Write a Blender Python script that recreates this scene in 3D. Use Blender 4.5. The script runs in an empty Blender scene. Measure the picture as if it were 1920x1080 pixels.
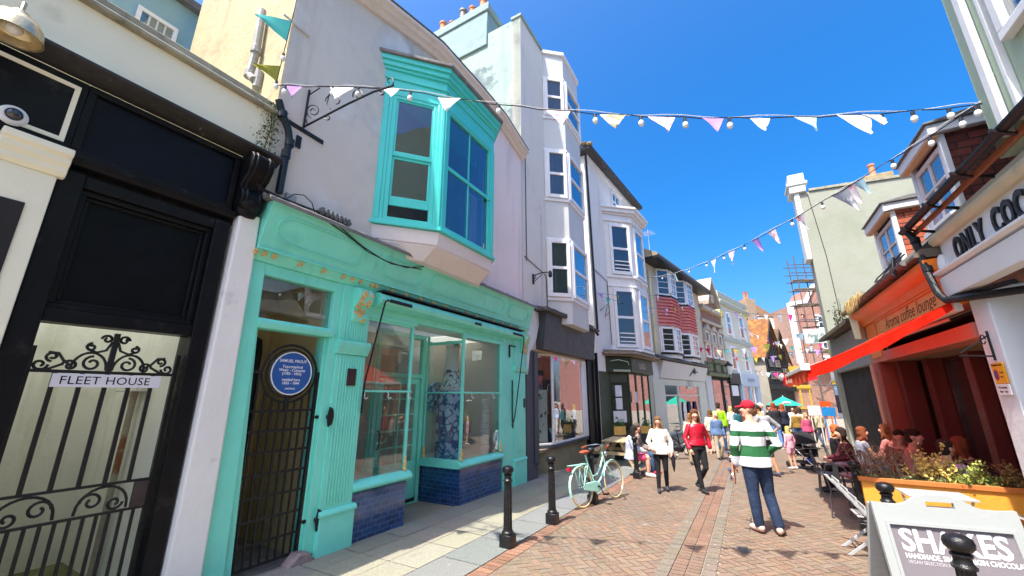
import bpy, bmesh, math, random
from mathutils import Vector, Matrix
R = math.radians
random.seed(11)
S = bpy.context.scene
COL = S.collection

# ------------------------------------------------------------------ camera, sky, sun, exposure
FPX, HCAM = 740.0, 1.8
PITCH = math.atan(201/740.0)
cam = bpy.data.cameras.new('camera'); CAM = bpy.data.objects.new('camera', cam); COL.objects.link(CAM)
cam.sensor_width = 36; cam.lens = 36*FPX/1920; cam.clip_start = .05; cam.clip_end = 2000
CAM.location = (0, 0, HCAM); CAM.rotation_euler = (R(90)+PITCH, 0, 0)
S.camera = CAM
SUN_EL, SUN_AZ = 62.0, 227.0            # azimuth of the sun, measured from +X towards +Y
W_ = bpy.data.worlds.new('World'); S.world = W_; W_.use_nodes = True
nt = W_.node_tree; bg = nt.nodes['Background']
sky = nt.nodes.new('ShaderNodeTexSky'); sky.sky_type = 'NISHITA'; sky.sun_disc = False
sky.sun_elevation = R(SUN_EL); sky.sun_rotation = R(90-SUN_AZ)
sky.altitude = 0; sky.air_density = .9; sky.dust_density = 4.5; sky.ozone_density = 6
hs = nt.nodes.new('ShaderNodeHueSaturation'); hs.inputs['Saturation'].default_value = 1.42; hs.inputs['Value'].default_value = 1.0
nt.links.new(sky.outputs[0], hs.inputs['Color']); nt.links.new(hs.outputs[0], bg.inputs[0])
bg.inputs[1].default_value = .118
sl = bpy.data.lights.new('sun', 'SUN'); sl.energy = 2.8; sl.angle = R(.53); sl.color = (1, .95, .86)
SUN = bpy.data.objects.new('sun', sl); COL.objects.link(SUN)
sv = Vector((math.cos(R(SUN_AZ))*math.cos(R(SUN_EL)), math.sin(R(SUN_AZ))*math.cos(R(SUN_EL)), math.sin(R(SUN_EL))))
SUN.rotation_euler = sv.to_track_quat('Z', 'Y').to_euler(); SUN.location = sv*60
S.view_settings.view_transform = 'Standard'; S.view_settings.look = 'None'
S.view_settings.exposure = 1.62; S.view_settings.gamma = 1

# ------------------------------------------------------------------ survey: where sight lines meet real planes
_c, _s = math.cos(PITCH), math.sin(PITCH)
G0, G1 = -.05, -.018                      # the street falls gently away
def gz(y): return G0+G1*y
def ray(x, y):
    a = (x-960)/FPX; b = (540-y)/FPX
    return (a, _c-b*_s, _s+b*_c)
def gr(x, y, h=0):                        # point h above the street
    r = ray(x, y); t = (G0+h-HCAM)/(r[2]-G1*r[1]); return Vector((r[0]*t, r[1]*t, gz(r[1]*t)+h))
class Fr:                                 # a vertical plane: u along it, z up, o out of it
    def __init__(s, p, ang):
        s.p = Vector((p[0], p[1])); s.a = ang; s.u = Vector((math.cos(R(ang)), math.sin(R(ang)))); s.n = Vector((s.u.y, -s.u.x))
    def W(s, u, z, o=0):
        return Vector((s.p.x+s.u.x*u+s.n.x*o, s.p.y+s.u.y*u+s.n.y*o, z))
    def px(s, x, y, o=0):
        r = ray(x, y); t = (s.n.x*s.p.x+s.n.y*s.p.y+o)/(s.n.x*r[0]+s.n.y*r[1])
        return ((r[0]*t-s.p.x)*s.u.x+(r[1]*t-s.p.y)*s.u.y, r[2]*t+HCAM)
    def pu(s, x, y, u):                   # meets the plane across the facade at u: (o, z)
        r = ray(x, y); t = (s.u.x*s.p.x+s.u.y*s.p.y+u)/(s.u.x*r[0]+s.u.y*r[1])
        return ((r[0]*t-s.p.x)*s.n.x+(r[1]*t-s.p.y)*s.n.y, r[2]*t+HCAM)
    def pz(s, x, y, z):                   # meets the level z: (u, o)
        r = ray(x, y); t = (z-HCAM)/r[2]; dx, dy = r[0]*t-s.p.x, r[1]*t-s.p.y
        return (dx*s.u.x+dy*s.u.y, dx*s.n.x+dy*s.n.y)
    def uo(s, v): d = Vector((v[0], v[1]))-s.p; return d.dot(s.u), d.dot(s.n)
    def sub(s, u, o, da): q = s.W(u, 0, o); return Fr((q.x, q.y), s.a+da)
    def rect(s, x0, y0, x1, y1, o=0):
        a = s.px(x0, y0, o); b = s.px(x1, y1, o); return a[0], b[0], b[1], a[1]
ID = Fr((0, 0), 0)

# ------------------------------------------------------------------ mesh helpers
class MB:
    def __init__(s, fr=ID): s.v = []; s.f = []; s.m = []; s.k = 0; s.fr = fr; s.c = None
    def add(s, pts): i = len(s.v); s.v += [s.fr.W(*p) for p in pts]; return i
    def fc(s, *idx): s.f.append(tuple(idx)); s.m.append(s.k)
    def poly(s, pts): i = s.add(pts); s.fc(*range(i, i+len(pts))); return s
    def box(s, u0, u1, z0, z1, o0, o1): return s.hexa([(u0, z0), (u1, z0), (u1, z1), (u0, z1)], o0, o1)
    def hexa(s, poly, o0, o1):            # polygon in (u,z) carried from o0 to o1
        n = len(poly); i = s.add([(u, z, o0) for u, z in poly]+[(u, z, o1) for u, z in poly])
        s.fc(*range(i+n-1, i-1, -1)); s.fc(*range(i+n, i+2*n))
        for k in range(n): j = (k+1) % n; s.fc(i+k, i+j, i+n+j, i+n+k)
        return s
    def vpr(s, poly, z0, z1):             # polygon in (u,o) carried upwards
        n = len(poly); i = s.add([(u, z0, o) for u, o in poly]+[(u, z1, o) for u, o in poly])
        s.fc(*range(i+n-1, i-1, -1)); s.fc(*range(i+n, i+2*n))
        for k in range(n): j = (k+1) % n; s.fc(i+k, i+j, i+n+j, i+n+k)
        return s
    def ext(s, prof, u0, u1, d0=0, d1=0): # profile in (o,z) carried along u
        n = len(prof); i = s.add([(u0, z+d0, o) for o, z in prof]+[(u1, z+d1, o) for o, z in prof])
        s.fc(*range(i+n-1, i-1, -1)); s.fc(*range(i+n, i+2*n))
        for k in range(n): j = (k+1) % n; s.fc(i+k, i+j, i+n+j, i+n+k)
        return s
    def ring(s, u0, u1, z0, z1, w, o0, o1, wz=None):   # rectangular frame of four butted boxes
        wz = w if wz is None else wz
        s.box(u0, u1, z0, z0+wz, o0, o1); s.box(u0, u1, z1-wz, z1, o0, o1)
        s.box(u0, u0+w, z0+wz, z1-wz, o0, o1); return s.box(u1-w, u1, z0+wz, z1-wz, o0, o1)
    def tube(s, pts, r, n=8, flat=None, world=False):
        P = [Vector(p) for p in pts] if world else [s.fr.W(*p) for p in pts]
        rs = r if isinstance(r, (list, tuple)) else [r]*len(P)
        i0 = len(s.v); up = None
        for k, p in enumerate(P):
            t = (P[min(k+1, len(P)-1)]-P[max(k-1, 0)])
            if t.length < 1e-9: t = Vector((0, 0, 1))
            t.normalize()
            if up is None: up = Vector((0, 0, 1)) if abs(t.z) < .9 else Vector((1, 0, 0))
            a = (up-t*up.dot(t))
            if a.length < 1e-6: a = t.orthogonal()
            a.normalize(); b = t.cross(a); up = a
            for q in range(n):
                w = 2*math.pi*q/n; s.v.append(p+(a*math.cos(w)*(flat or 1)+b*math.sin(w))*rs[k])
        for k in range(len(P)-1):
            for q in range(n):
                j = (q+1) % n; s.fc(i0+k*n+q, i0+k*n+j, i0+(k+1)*n+j, i0+(k+1)*n+q)
        s.fc(*range(i0+n-1, i0-1, -1)); e = i0+(len(P)-1)*n; s.fc(*range(e, e+n)); return s
    def lathe(s, prof, u=0, o=0, n=16, z0=0):
        i0 = len(s.v)
        for r, z in prof: s.add([(u+max(r, 1e-4)*math.cos(2*math.pi*q/n), z0+z, o+max(r, 1e-4)*math.sin(2*math.pi*q/n)) for q in range(n)])
        for k in range(len(prof)-1):
            for q in range(n):
                j = (q+1) % n; s.fc(i0+k*n+q, i0+k*n+j, i0+(k+1)*n+j, i0+(k+1)*n+q)
        s.fc(*range(i0+n-1, i0-1, -1)); e = i0+(len(prof)-1)*n; s.fc(*range(e, e+n)); return s
    def disc(s, c, r, o0, o1, n=28, ry=None):   # disc lying in the plane
        return s.hexa([(c[0]+r*math.cos(2*math.pi*q/n), c[1]+(ry or r)*math.sin(2*math.pi*q/n)) for q in range(n)], o0, o1)
    def hoop(s, c, r, t, o=0, n=32, k=6, a0=0, a1=360):  # circle of wire lying in the plane
        m = max(4, int(n*abs(a1-a0)/360)); return s.tube([(c[0]+r*math.cos(R(a0+(a1-a0)*q/m)), c[1]+r*math.sin(R(a0+(a1-a0)*q/m)), o) for q in range(m+1)], t, k)
    def spiral(s, c, r0, r1, a0, a1, t, o=0, m=18, k=5):
        return s.tube([(c[0]+(r0+(r1-r0)*q/m)*math.cos(R(a0+(a1-a0)*q/m)), c[1]+(r0+(r1-r0)*q/m)*math.sin(R(a0+(a1-a0)*q/m)), o) for q in range(m+1)], t, k)
    def ball(s, c, r, n=12, m=8):         # c=(u,z,o), r scalar or (ru,rz,ro)
        r = r if isinstance(r, (tuple, list)) else (r, r, r); i0 = len(s.v)
        for a in range(m+1):
            t = math.pi*a/m; ct, st = math.cos(t), max(math.sin(t), .002)
            s.add([(c[0]+r[0]*st*math.cos(2*math.pi*q/n), c[1]+r[1]*ct, c[2]+r[2]*st*math.sin(2*math.pi*q/n)) for q in range(n)])
        for a in range(m):
            for q in range(n):
                j = (q+1) % n; s.fc(i0+a*n+q, i0+a*n+j, i0+(a+1)*n+j, i0+(a+1)*n+q)
        return s
    def walls(s, u0, u1, z0, z1, holes, o, dep):    # wall face with openings and their reveals
        us = sorted({u0, u1}|{h for q in holes for h in q[:2]}); zs = sorted({z0, z1}|{h for q in holes for h in q[2:]})
        for a, b in zip(us, us[1:]):
            for c, d in zip(zs, zs[1:]):
                m = ((a+b)/2, (c+d)/2)
                if not any(q[0] < m[0] < q[1] and q[2] < m[1] < q[3] for q in holes):
                    s.poly([(a, c, o), (b, c, o), (b, d, o), (a, d, o)])
        for a, b, c, d in holes:
            for p, q in (((a, c), (b, c)), ((b, c), (b, d)), ((b, d), (a, d)), ((a, d), (a, c))):
                s.poly([(p[0], p[1], o), (q[0], q[1], o), (q[0], q[1], o-dep), (p[0], p[1], o-dep)])
        return s
LOC = {}
def obj(name, mb, mat, parent=None, sm=32, bev=0, loc=None, norm=True):
    if parent is not None: base = LOC[parent.name]
    elif loc is not None: base = Vector(loc)
    else:
        xs = [v.x for v in mb.v]; ys = [v.y for v in mb.v]; base = Vector(((min(xs)+max(xs))/2, (min(ys)+max(ys))/2, min(v.z for v in mb.v)))
    me = bpy.data.meshes.new(name); me.from_pydata([v-base for v in mb.v], [], mb.f)
    for m in (mat if isinstance(mat, (list, tuple)) else [mat]): me.materials.append(m)
    if any(mb.m): me.polygons.foreach_set('material_index', mb.m)
    if norm:
        bm = bmesh.new(); bm.from_mesh(me); bmesh.ops.recalc_face_normals(bm, faces=bm.faces); bm.to_mesh(me); bm.free()
    if sm:
        me.polygons.foreach_set('use_smooth', [True]*len(me.polygons)); me.set_sharp_from_angle(angle=R(sm))
    me.update()
    o = bpy.data.objects.new(name, me); COL.objects.link(o); LOC[o.name] = base
    if parent is not None: o.parent = parent
    else: o.location = base
    if bev:
        b = o.modifiers.new('bevel', 'BEVEL'); b.width = bev; b.segments = 2; b.limit_method = 'ANGLE'; b.angle_limit = R(50)
    return o
def tag(o, label, cat, group=None):
    o['label'] = label; o['category'] = cat
    if group: o['group'] = group
    return o
def thing(name, label, cat, loc=(0, 0, 0), group=None):
    o = bpy.data.objects.new(name, None); COL.objects.link(o); o.location = loc; o.empty_display_size = .2
    LOC[o.name] = Vector(loc); return tag(o, label, cat, group)
def struct(o): o['kind'] = 'structure'; return o
def lab(o, t): o['label'] = t; return o
KIDS = {}
def copy_tree(o, parent=None):
    c = o.copy(); COL.objects.link(c); LOC[c.name] = LOC[o.name].copy()
    if parent is not None: c.parent = parent
    for ch in list(o.children): copy_tree(ch, c)
    return c
def place(o, loc, rz=0, rx=0, ry=0): o.location = loc; o.rotation_euler = (rx, ry, R(rz)); LOC[o.name] = Vector(loc); return o
def text_mb(txt, fr, u0, z0, size, o, shear=0, sx=1, dep=.004, space=1, bold=0, da=0, align='LEFT'):
    cu = bpy.data.curves.new('lettering', 'FONT'); cu.body = txt; cu.size = size; cu.shear = shear; cu.extrude = dep; cu.space_character = space; cu.offset = bold; cu.resolution_u = 3; cu.align_x = align
    ob = bpy.data.objects.new('lettering', cu); COL.objects.link(ob)
    me = bpy.data.meshes.new_from_object(ob.evaluated_get(bpy.context.evaluated_depsgraph_get()))
    bpy.data.objects.remove(ob); bpy.data.curves.remove(cu)
    mb = MB(fr); ca, sa = math.cos(R(da)), math.sin(R(da))
    mb.v = [fr.W(u0+(v.x*sx)*ca-v.y*sa, z0+v.x*sx*sa+v.y*ca, o+v.z) for v in [q.co for q in me.vertices]]
    for p in me.polygons: mb.fc(*p.vertices)
    bpy.data.meshes.remove(me); return mb
def merge(a, b):
    i = len(a.v); a.v += b.v
    for f in b.f: a.fc(*[q+i for q in f])
    return a

# ------------------------------------------------------------------ procedural materials
def hx(t, k=1):
    c = [int(t[i:i+2], 16)/255 for i in (0, 2, 4)]; return tuple(k*(x/12.92 if x < .04045 else ((x+.055)/1.055)**2.4) for x in c)
MATS = {}
def col4(c): return (c[0], c[1], c[2], 1)
def node(t, kind, **kw):
    n = t.nodes.new(kind)
    for k, v in kw.items():
        if k in n.inputs: n.inputs[k].default_value = v
        else: setattr(n, k, v)
    return n
def mixrgb(t, fac, a, b, mode='MIX'):
    n = t.nodes.new('ShaderNodeMix'); n.data_type = 'RGBA'; n.blend_type = mode
    for s, v in ((0, fac), (6, a), (7, b)):
        if hasattr(v, 'links'): t.links.new(v, n.inputs[s])
        else: n.inputs[s].default_value = v if s == 0 else col4(v)
    return n.outputs[2]
def ramp(t, src, lo, hi):
    n = node(t, 'ShaderNodeMapRange', clamp=True); n.inputs[1].default_value = lo; n.inputs[2].default_value = hi
    t.links.new(src, n.inputs[0]); return n.outputs[0]
def M(name, c, rough=.6, var=.12, sc=3, bump=0, bsc=60, metal=0, spec=.4, dirt=None, streak=None, spots=None, coat=0, trans=0):
    """painted / plain surface: colour drifting with noise, optional dirt patches, rain streaks, specks, bump"""
    if name in MATS: return MATS[name]
    m = bpy.data.materials.new(name); m.use_nodes = True; t = m.node_tree; p = t.nodes['Principled BSDF']; L = t.links
    tc = node(t, 'ShaderNodeTexCoord'); co = tc.outputs['Object']
    def noise(scale, det=5, vec=co, rg=.55):
        n = node(t, 'ShaderNodeTexNoise'); n.inputs['Scale'].default_value = scale; n.inputs['Detail'].default_value = det; n.inputs['Roughness'].default_value = rg; L.new(vec, n.inputs['Vector']); return n.outputs['Fac']
    nf = ramp(t, noise(sc), .25, .75)
    out = mixrgb(t, nf, tuple(x*(1-var) for x in c), tuple(min(1, x*(1+var)) for x in c))
    if dirt:                              # (colour, scale, threshold lo, hi)
        out = mixrgb(t, ramp(t, noise(dirt[1], 8, rg=.65), dirt[2], dirt[3]), out, dirt[0])
    if streak:                            # (colour, scale, lo, hi): stretched down the wall
        mp = node(t, 'ShaderNodeMapping'); mp.inputs['Scale'].default_value = (1, 1, .09); L.new(co, mp.inputs[0])
        out = mixrgb(t, ramp(t, noise(streak[1], 6, mp.outputs[0], .6), streak[2], streak[3]), out, streak[0])
    if spots:
        out = mixrgb(t, ramp(t, noise(spots[1], 2), spots[2], spots[3]), out, spots[0])
    L.new(out, p.inputs['Base Color'])
    L.new(ramp2(t, noise(sc*2.3, 4), max(.02, rough-.09), min(1, rough+.09)), p.inputs['Roughness'])
    p.inputs['Metallic'].default_value = metal; p.inputs['Specular IOR Level'].default_value = spec
    if coat: p.inputs['Coat Weight'].default_value = coat; p.inputs['Coat Roughness'].default_value = .08
    if bump:
        b = node(t, 'ShaderNodeBump'); b.inputs['Strength'].default_value = min(1, bump); b.inputs['Distance'].default_value = .02 if bump <= 1 else .02*bump
        L.new(noise(bsc, 6), b.inputs['Height']); L.new(b.outputs[0], p.inputs['Normal'])
    MATS[name] = m; return m
def ramp2(t, src, lo, hi):
    n = node(t, 'ShaderNodeMapRange'); n.inputs[1].default_value = .3; n.inputs[2].default_value = .7; n.inputs[3].default_value = lo; n.inputs[4].default_value = hi
    t.links.new(src, n.inputs[0]); return n.outputs[0]
def BR(name, c1, c2, mortar, ang, bw=.215, bh=.075, mw=.01, rough=.75, off=.5, bump=.5, dirt=None, spec=.3, coat=0, slope=None):
    """courses of brick, tile or slate, laid along a wall that runs at the angle ang (slope: scale of z for roofs)"""
    if name in MATS: return MATS[name]
    m = bpy.data.materials.new(name); m.use_nodes = True; t = m.node_tree; p = t.nodes['Principled BSDF']; L = t.links
    tc = node(t, 'ShaderNodeTexCoord'); co = tc.outputs['Object']
    d = node(t, 'ShaderNodeVectorMath', operation='DOT_PRODUCT'); d.inputs[1].default_value = (math.cos(R(ang)), math.sin(R(ang)), 0); L.new(co, d.inputs[0])
    sp = node(t, 'ShaderNodeSeparateXYZ'); L.new(co, sp.inputs[0])
    zz = sp.outputs[2]
    if slope:
        q = node(t, 'ShaderNodeMath', operation='MULTIPLY'); L.new(zz, q.inputs[0]); q.inputs[1].default_value = slope; zz = q.outputs[0]
    cb = node(t, 'ShaderNodeCombineXYZ'); L.new(d.outputs['Value'], cb.inputs[0]); L.new(zz, cb.inputs[1])
    b = node(t, 'ShaderNodeTexBrick', offset=off); L.new(cb.outputs[0], b.inputs['Vector'])
    b.inputs['Color1'].default_value = col4(c1); b.inputs['Color2'].default_value = col4(c2); b.inputs['Mortar'].default_value = col4(mortar)
    b.inputs['Scale'].default_value = 1; b.inputs['Brick Width'].default_value = bw; b.inputs['Row Height'].default_value = bh; b.inputs['Mortar Size'].default_value = mw; b.inputs['Mortar Smooth'].default_value = .15; b.inputs['Bias'].default_value = 0
    n = node(t, 'ShaderNodeTexNoise'); n.inputs['Scale'].default_value = 5; n.inputs['Detail'].default_value = 6; L.new(co, n.inputs['Vector'])
    out = mixrgb(t, .55, b.outputs['Color'], n.outputs['Fac'], 'OVERLAY')
    if dirt:
        n2 = node(t, 'ShaderNodeTexNoise'); n2.inputs['Scale'].default_value = dirt[1]; n2.inputs['Detail'].default_value = 8; n2.inputs['Roughness'].default_value = .65; L.new(co, n2.inputs['Vector'])
        out = mixrgb(t, ramp(t, n2.outputs['Fac'], dirt[2], dirt[3]), out, dirt[0])
    L.new(out, p.inputs['Base Color']); p.inputs['Roughness'].default_value = rough; p.inputs['Specular IOR Level'].default_value = spec
    if coat: p.inputs['Coat Weight'].default_value = coat; p.inputs['Coat Roughness'].default_value = .12
    if bump:
        iv = node(t, 'ShaderNodeMath', operation='SUBTRACT'); iv.inputs[0].default_value = 1; L.new(b.outputs['Fac'], iv.inputs[1])
        ad = node(t, 'ShaderNodeMath', operation='MULTIPLY_ADD'); L.new(n.outputs['Fac'], ad.inputs[0]); ad.inputs[1].default_value = .35; L.new(iv.outputs[0], ad.inputs[2])
        bp = node(t, 'ShaderNodeBump'); bp.inputs['Strength'].default_value = bump; bp.inputs['Distance'].default_value = .012; L.new(ad.outputs[0], bp.inputs['Height']); L.new(bp.outputs[0], p.inputs['Normal'])
    MATS[name] = m; return m
def GLASS(name, tint=(.86, .9, .9), refl=1.0, rough=0.0, ior=1.5):
    if name in MATS: return MATS[name]
    m = bpy.data.materials.new(name); m.use_nodes = True; t = m.node_tree; t.nodes.clear(); L = t.links
    o = node(t, 'ShaderNodeOutputMaterial'); mx = node(t, 'ShaderNodeMixShader'); tr = node(t, 'ShaderNodeBsdfTransparent'); gl = node(t, 'ShaderNodeBsdfGlossy')
    tr.inputs[0].default_value = col4(tint); gl.inputs['Roughness'].default_value = rough; gl.inputs['Color'].default_value = (.95, .97, 1, 1)
    tc = node(t, 'ShaderNodeTexCoord'); nz = node(t, 'ShaderNodeTexNoise'); nz.inputs['Scale'].default_value = 1.3; L.new(tc.outputs['Object'], nz.inputs['Vector'])
    bp = node(t, 'ShaderNodeBump'); bp.inputs['Strength'].default_value = .12; bp.inputs['Distance'].default_value = .02; L.new(nz.outputs['Fac'], bp.inputs['Height']); L.new(bp.outputs[0], gl.inputs['Normal'])
    lw = node(t, 'ShaderNodeLayerWeight', Blend=.5); pw_ = node(t, 'ShaderNodeMath', operation='POWER'); L.new(lw.outputs['Facing'], pw_.inputs[0]); pw_.inputs[1].default_value = 4.0; ml = node(t, 'ShaderNodeMath', operation='MULTIPLY_ADD', use_clamp=True); L.new(pw_.outputs[0], ml.inputs[0]); ml.inputs[1].default_value = .75*refl; ml.inputs[2].default_value = .05*refl
    L.new(ml.outputs[0], mx.inputs[0]); L.new(tr.outputs[0], mx.inputs[1]); L.new(gl.outputs[0], mx.inputs[2]); L.new(mx.outputs[0], o.inputs[0]); MATS[name] = m; return m
def CLOTHM(name, c, transl=.5, var=.08, pat=None):
    """thin woven cloth that lets light through"""
    if name in MATS: return MATS[name]
    m = bpy.data.materials.new(name); m.use_nodes = True; t = m.node_tree; t.nodes.clear(); L = t.links
    o = node(t, 'ShaderNodeOutputMaterial'); mx = node(t, 'ShaderNodeMixShader'); df = node(t, 'ShaderNodeBsdfDiffuse'); tl = node(t, 'ShaderNodeBsdfTranslucent')
    tc = node(t, 'ShaderNodeTexCoord'); nz = node(t, 'ShaderNodeTexNoise'); nz.inputs['Scale'].default_value = 9; L.new(tc.outputs['Object'], nz.inputs['Vector'])
    out = mixrgb(t, nz.outputs['Fac'], tuple(x*(1-var) for x in c), tuple(min(1, x*(1+var)) for x in c))
    if pat: out = mixrgb(t, ramp(t, nz.outputs['Fac'], .56, .6), out, pat)
    L.new(out, df.inputs[0]); L.new(out, tl.inputs[0]); mx.inputs[0].default_value = transl
    L.new(df.outputs[0], mx.inputs[1]); L.new(tl.outputs[0], mx.inputs[2]); L.new(mx.outputs[0], o.inputs[0]); MATS[name] = m; return m
def EMIT(name, c, k):
    m = bpy.data.materials.new(name); m.use_nodes = True; p = m.node_tree.nodes['Principled BSDF']; p.inputs['Emission Color'].default_value = col4(c); p.inputs['Emission Strength'].default_value = k; p.inputs['Base Color'].default_value = col4(c); MATS[name] = m; return m
# ------------------------------------------------------------------ building lines, surveyed from the street
L = Fr((-2.26, 6.05), 60)                                   # left side, first straight
Dp = L.W(10.77, 0); D = Fr((Dp.x, Dp.y), 55)
Ep = D.W(7.86, 0); E = Fr((Ep.x, Ep.y), 50)
Fp = E.W(11.0, 0); F = Fr((Fp.x, Fp.y), 47)
Gp = F.W(4.87, 0); G = Fr((Gp.x, Gp.y), 45)
q_ = L.W(0, 0, 7.6); RF = Fr((q_.x, q_.y), 240)             # right side, u runs back towards the camera
def gzL(u, o=0): return gz(L.W(u, 0, o).y)

# ------------------------------------------------------------------ ground
def ATT(name, rough=.8, bump=.4, grime=(.16, .13, .1), ga=.75):
    m = bpy.data.materials.new(name); m.use_nodes = True; t = m.node_tree; p = t.nodes['Principled BSDF']; K = t.links
    a = node(t, 'ShaderNodeVertexColor', layer_name='tint'); tc = node(t, 'ShaderNodeTexCoord')
    def nz(sc, det): n = node(t, 'ShaderNodeTexNoise'); n.inputs['Scale'].default_value = sc; n.inputs['Detail'].default_value = det; n.inputs['Roughness'].default_value = .62; K.new(tc.outputs['Object'], n.inputs['Vector']); return n.outputs['Fac']
    out = mixrgb(t, .5, a.outputs[0], nz(38, 6), 'OVERLAY'); out = mixrgb(t, ramp(t, nz(.55, 7), .5, .78), out, grime)
    g2 = node(t, 'ShaderNodeMix', data_type='FLOAT'); out = mixrgb(t, ramp(t, nz(2.6, 8), .6, ga), out, tuple(x*.75 for x in grime))
    out = mixrgb(t, ramp(t, nz(7.5, 3), .70, .715), out, (.34, .32, .28))
    K.new(out, p.inputs['Base Color']); p.inputs['Roughness'].default_value = rough; p.inputs['Specular IOR Level'].default_value = .25
    b = node(t, 'ShaderNodeBump'); b.inputs['Strength'].default_value = bump; b.inputs['Distance'].default_value = .006; K.new(nz(90, 5), b.inputs['Height']); K.new(b.outputs[0], p.inputs['Normal']); MATS[name] = m; return m
def tiles(name, quads, mat):              # quads: (4 (u,o) corners in L, colour, tilt)
    mb = MB(L); cols = []
    for pts, c, dz in quads:
        i = mb.add([(u, gzL(u, o)+dz+random.uniform(-.0012, .0012), o) for u, o in pts]); mb.fc(i, i+1, i+2, i+3); cols += [c]*4
    o = obj(name, mb, mat, sm=0, norm=False); a = o.data.color_attributes.new('tint', 'FLOAT_COLOR', 'POINT')
    a.data.foreach_set('color', [x for c in cols for x in (*c, 1)]); return struct(o)
def jit(c, k=.16): f = 1+random.uniform(-k, k); return tuple(min(1, x*f*(1+random.uniform(-.04, .04))) for x in c)
base = MB()
for y0, y1 in ((-30, 20), (20, 60), (60, 400)):
    base.poly([(-300, gz(y0)-.012, -y0), (400, gz(y0)-.012, -y0), (400, gz(y1)-.012, -y1), (-300, gz(y1)-.012, -y1)])
struct(obj('ground', base, M('ground_mortar', (.30, .245, .185), .9, .2, 1.5, .6, 40), sm=0, norm=False))
mBrickAtt = ATT('street_brick', .78, .5)
PAL = [(.215, .145, .10), (.225, .152, .107), (.208, .144, .105), (.204, .15, .11), (.226, .141, .095), (.20, .148, .109)]
q = []; w = .105; ca = math.cos(R(45)); g = .0038
def inside(u, o): return (2.02 < o < 3.86 or 4.35 < o < (7.6 if u < 12.6 else 9.5)) and -5 < u < 24
for i in range(-60, 300):
    for j in range(-60, 300):
        d_ = (i-j) % 4
        if d_ == 0: r_ = (i*w+g, j*w+g, (i+2)*w-g, (j+1)*w-g)
        elif d_ == 3: r_ = (i*w+g, j*w+g, (i+1)*w-g, (j+2)*w-g)
        else: continue
        P_ = []
        for x, y in ((r_[0], r_[1]), (r_[2], r_[1]), (r_[2], r_[3]), (r_[0], r_[3])): P_.append(((x-y)*ca, (x+y)*ca-2))
        cu = sum(p[0] for p in P_)/4; co = sum(p[1] for p in P_)/4
        if inside(cu, co):
            zone = .5+.5*math.sin(cu*.5+co*.9); c = random.choice(PAL); c = tuple(a*(1-.35*zone)+b*.35*zone for a, b in zip(c, (.215, .18, .125)))
            q.append((P_, jit(c, .09), -.003))
tiles('brick_road', q, mBrickAtt)
q = []
for k in range(-25, 228):                 # red centre band laid across, with a grey course on each side
    u = k*.105
    q.append(([(u, 3.95), (u+.097, 3.95), (u+.097, 4.095), (u, 4.095)], jit((.213, .128, .089), .12), .003)); q.append(([(u+.03, 4.105), (u+.127, 4.105), (u+.127, 4.25), (u+.03, 4.25)], jit((.216, .131, .09), .12), .003))
for k in range(-12, 114):
    for o0 in (3.80, 4.265): u = k*.21+(0 if o0 < 4 else .09); q.append(([(u, o0), (u+.2, o0), (u+.2, o0+.14), (u, o0+.14)], jit((.192, .158, .122), .08), .004))
for k in range(-40, 150):                 # a header course beside the kerb
    u = k*.105; q.append(([(u, 2.0), (u+.096, 2.0), (u+.096, 2.2), (u, 2.2)], jit((.26, .14, .09), .2), .003))
tiles('brick_gutter', q, mBrickAtt)
mSlab = ATT('pavement_stone', .82, .5, (.25, .22, .16), .85)
q = []
u = -6.2
while u < 13:
    ln = random.choice((.62, .75, .9)); o0 = -.02
    for ww in (.46, .5, .46): q.append(([(u+.005, o0+.005), (u+ln-.005, o0+.005), (u+ln-.005, min(o0+ww, 1.4)-.005), (u+.005, min(o0+ww, 1.4)-.005)], jit((.30, .275, .21) if o0 > .3 else (.27, .25, .20), .08), .006)); o0 += ww
    u += ln
tiles('pavement', q, mSlab)
mKerb = ATT('kerb_stone', .75, .4, (.2, .2, .19), .9)
q = []; u = -6
while u < 13:
    ln = random.uniform(.8, 1.15); q.append(([(u+.006, 1.41), (u+ln-.006, 1.41), (u+ln-.006, 1.99), (u+.006, 1.99)], jit((.19, .195, .19), .1), .008)); u += ln
tiles('kerb', q, mKerb)
fp = MB()                                  # pavement and far road beyond the bend
for fr_, u1 in ((D, 7.9), (E, 11), (F, 4.9), (G, 8.6)):
    fp.fr = fr_; n_ = 6
    for k in range(n_):
        a, b = u1*k/n_, u1*(k+1)/n_; P_ = []
        for uu, oo in ((a, 0), (b, 0), (b, 1.9), (a, 1.9)): z = gz(fr_.W(uu, 0, oo).y)+.01; P_.append((uu, z, oo))
        fp.poly(P_)
struct(obj('pavement', fp, M('far_pavement', (.27, .24, .19), .85, .15, 2, .3, 30), sm=0, norm=False))
# an iron cover let into the bricks
pc = gr(1395, 1031); mc = MB(Fr((pc.x, pc.y), 75)); z_ = gz(pc.y)+.002; mc.box(-.11, .11, z_, z_+.006, -.06, .06)
for k in range(4): mc.box(-.09+k*.05, -.06+k*.05, z_+.006, z_+.009, -.045, .045)
tag(obj('drain_cover', mc, M('iron_cover', (.12, .115, .11), .6, .3, 30, .3, 80, .4)), 'small square iron cover let into the brick street in front of the man in stripes', 'drain cover')
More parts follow.
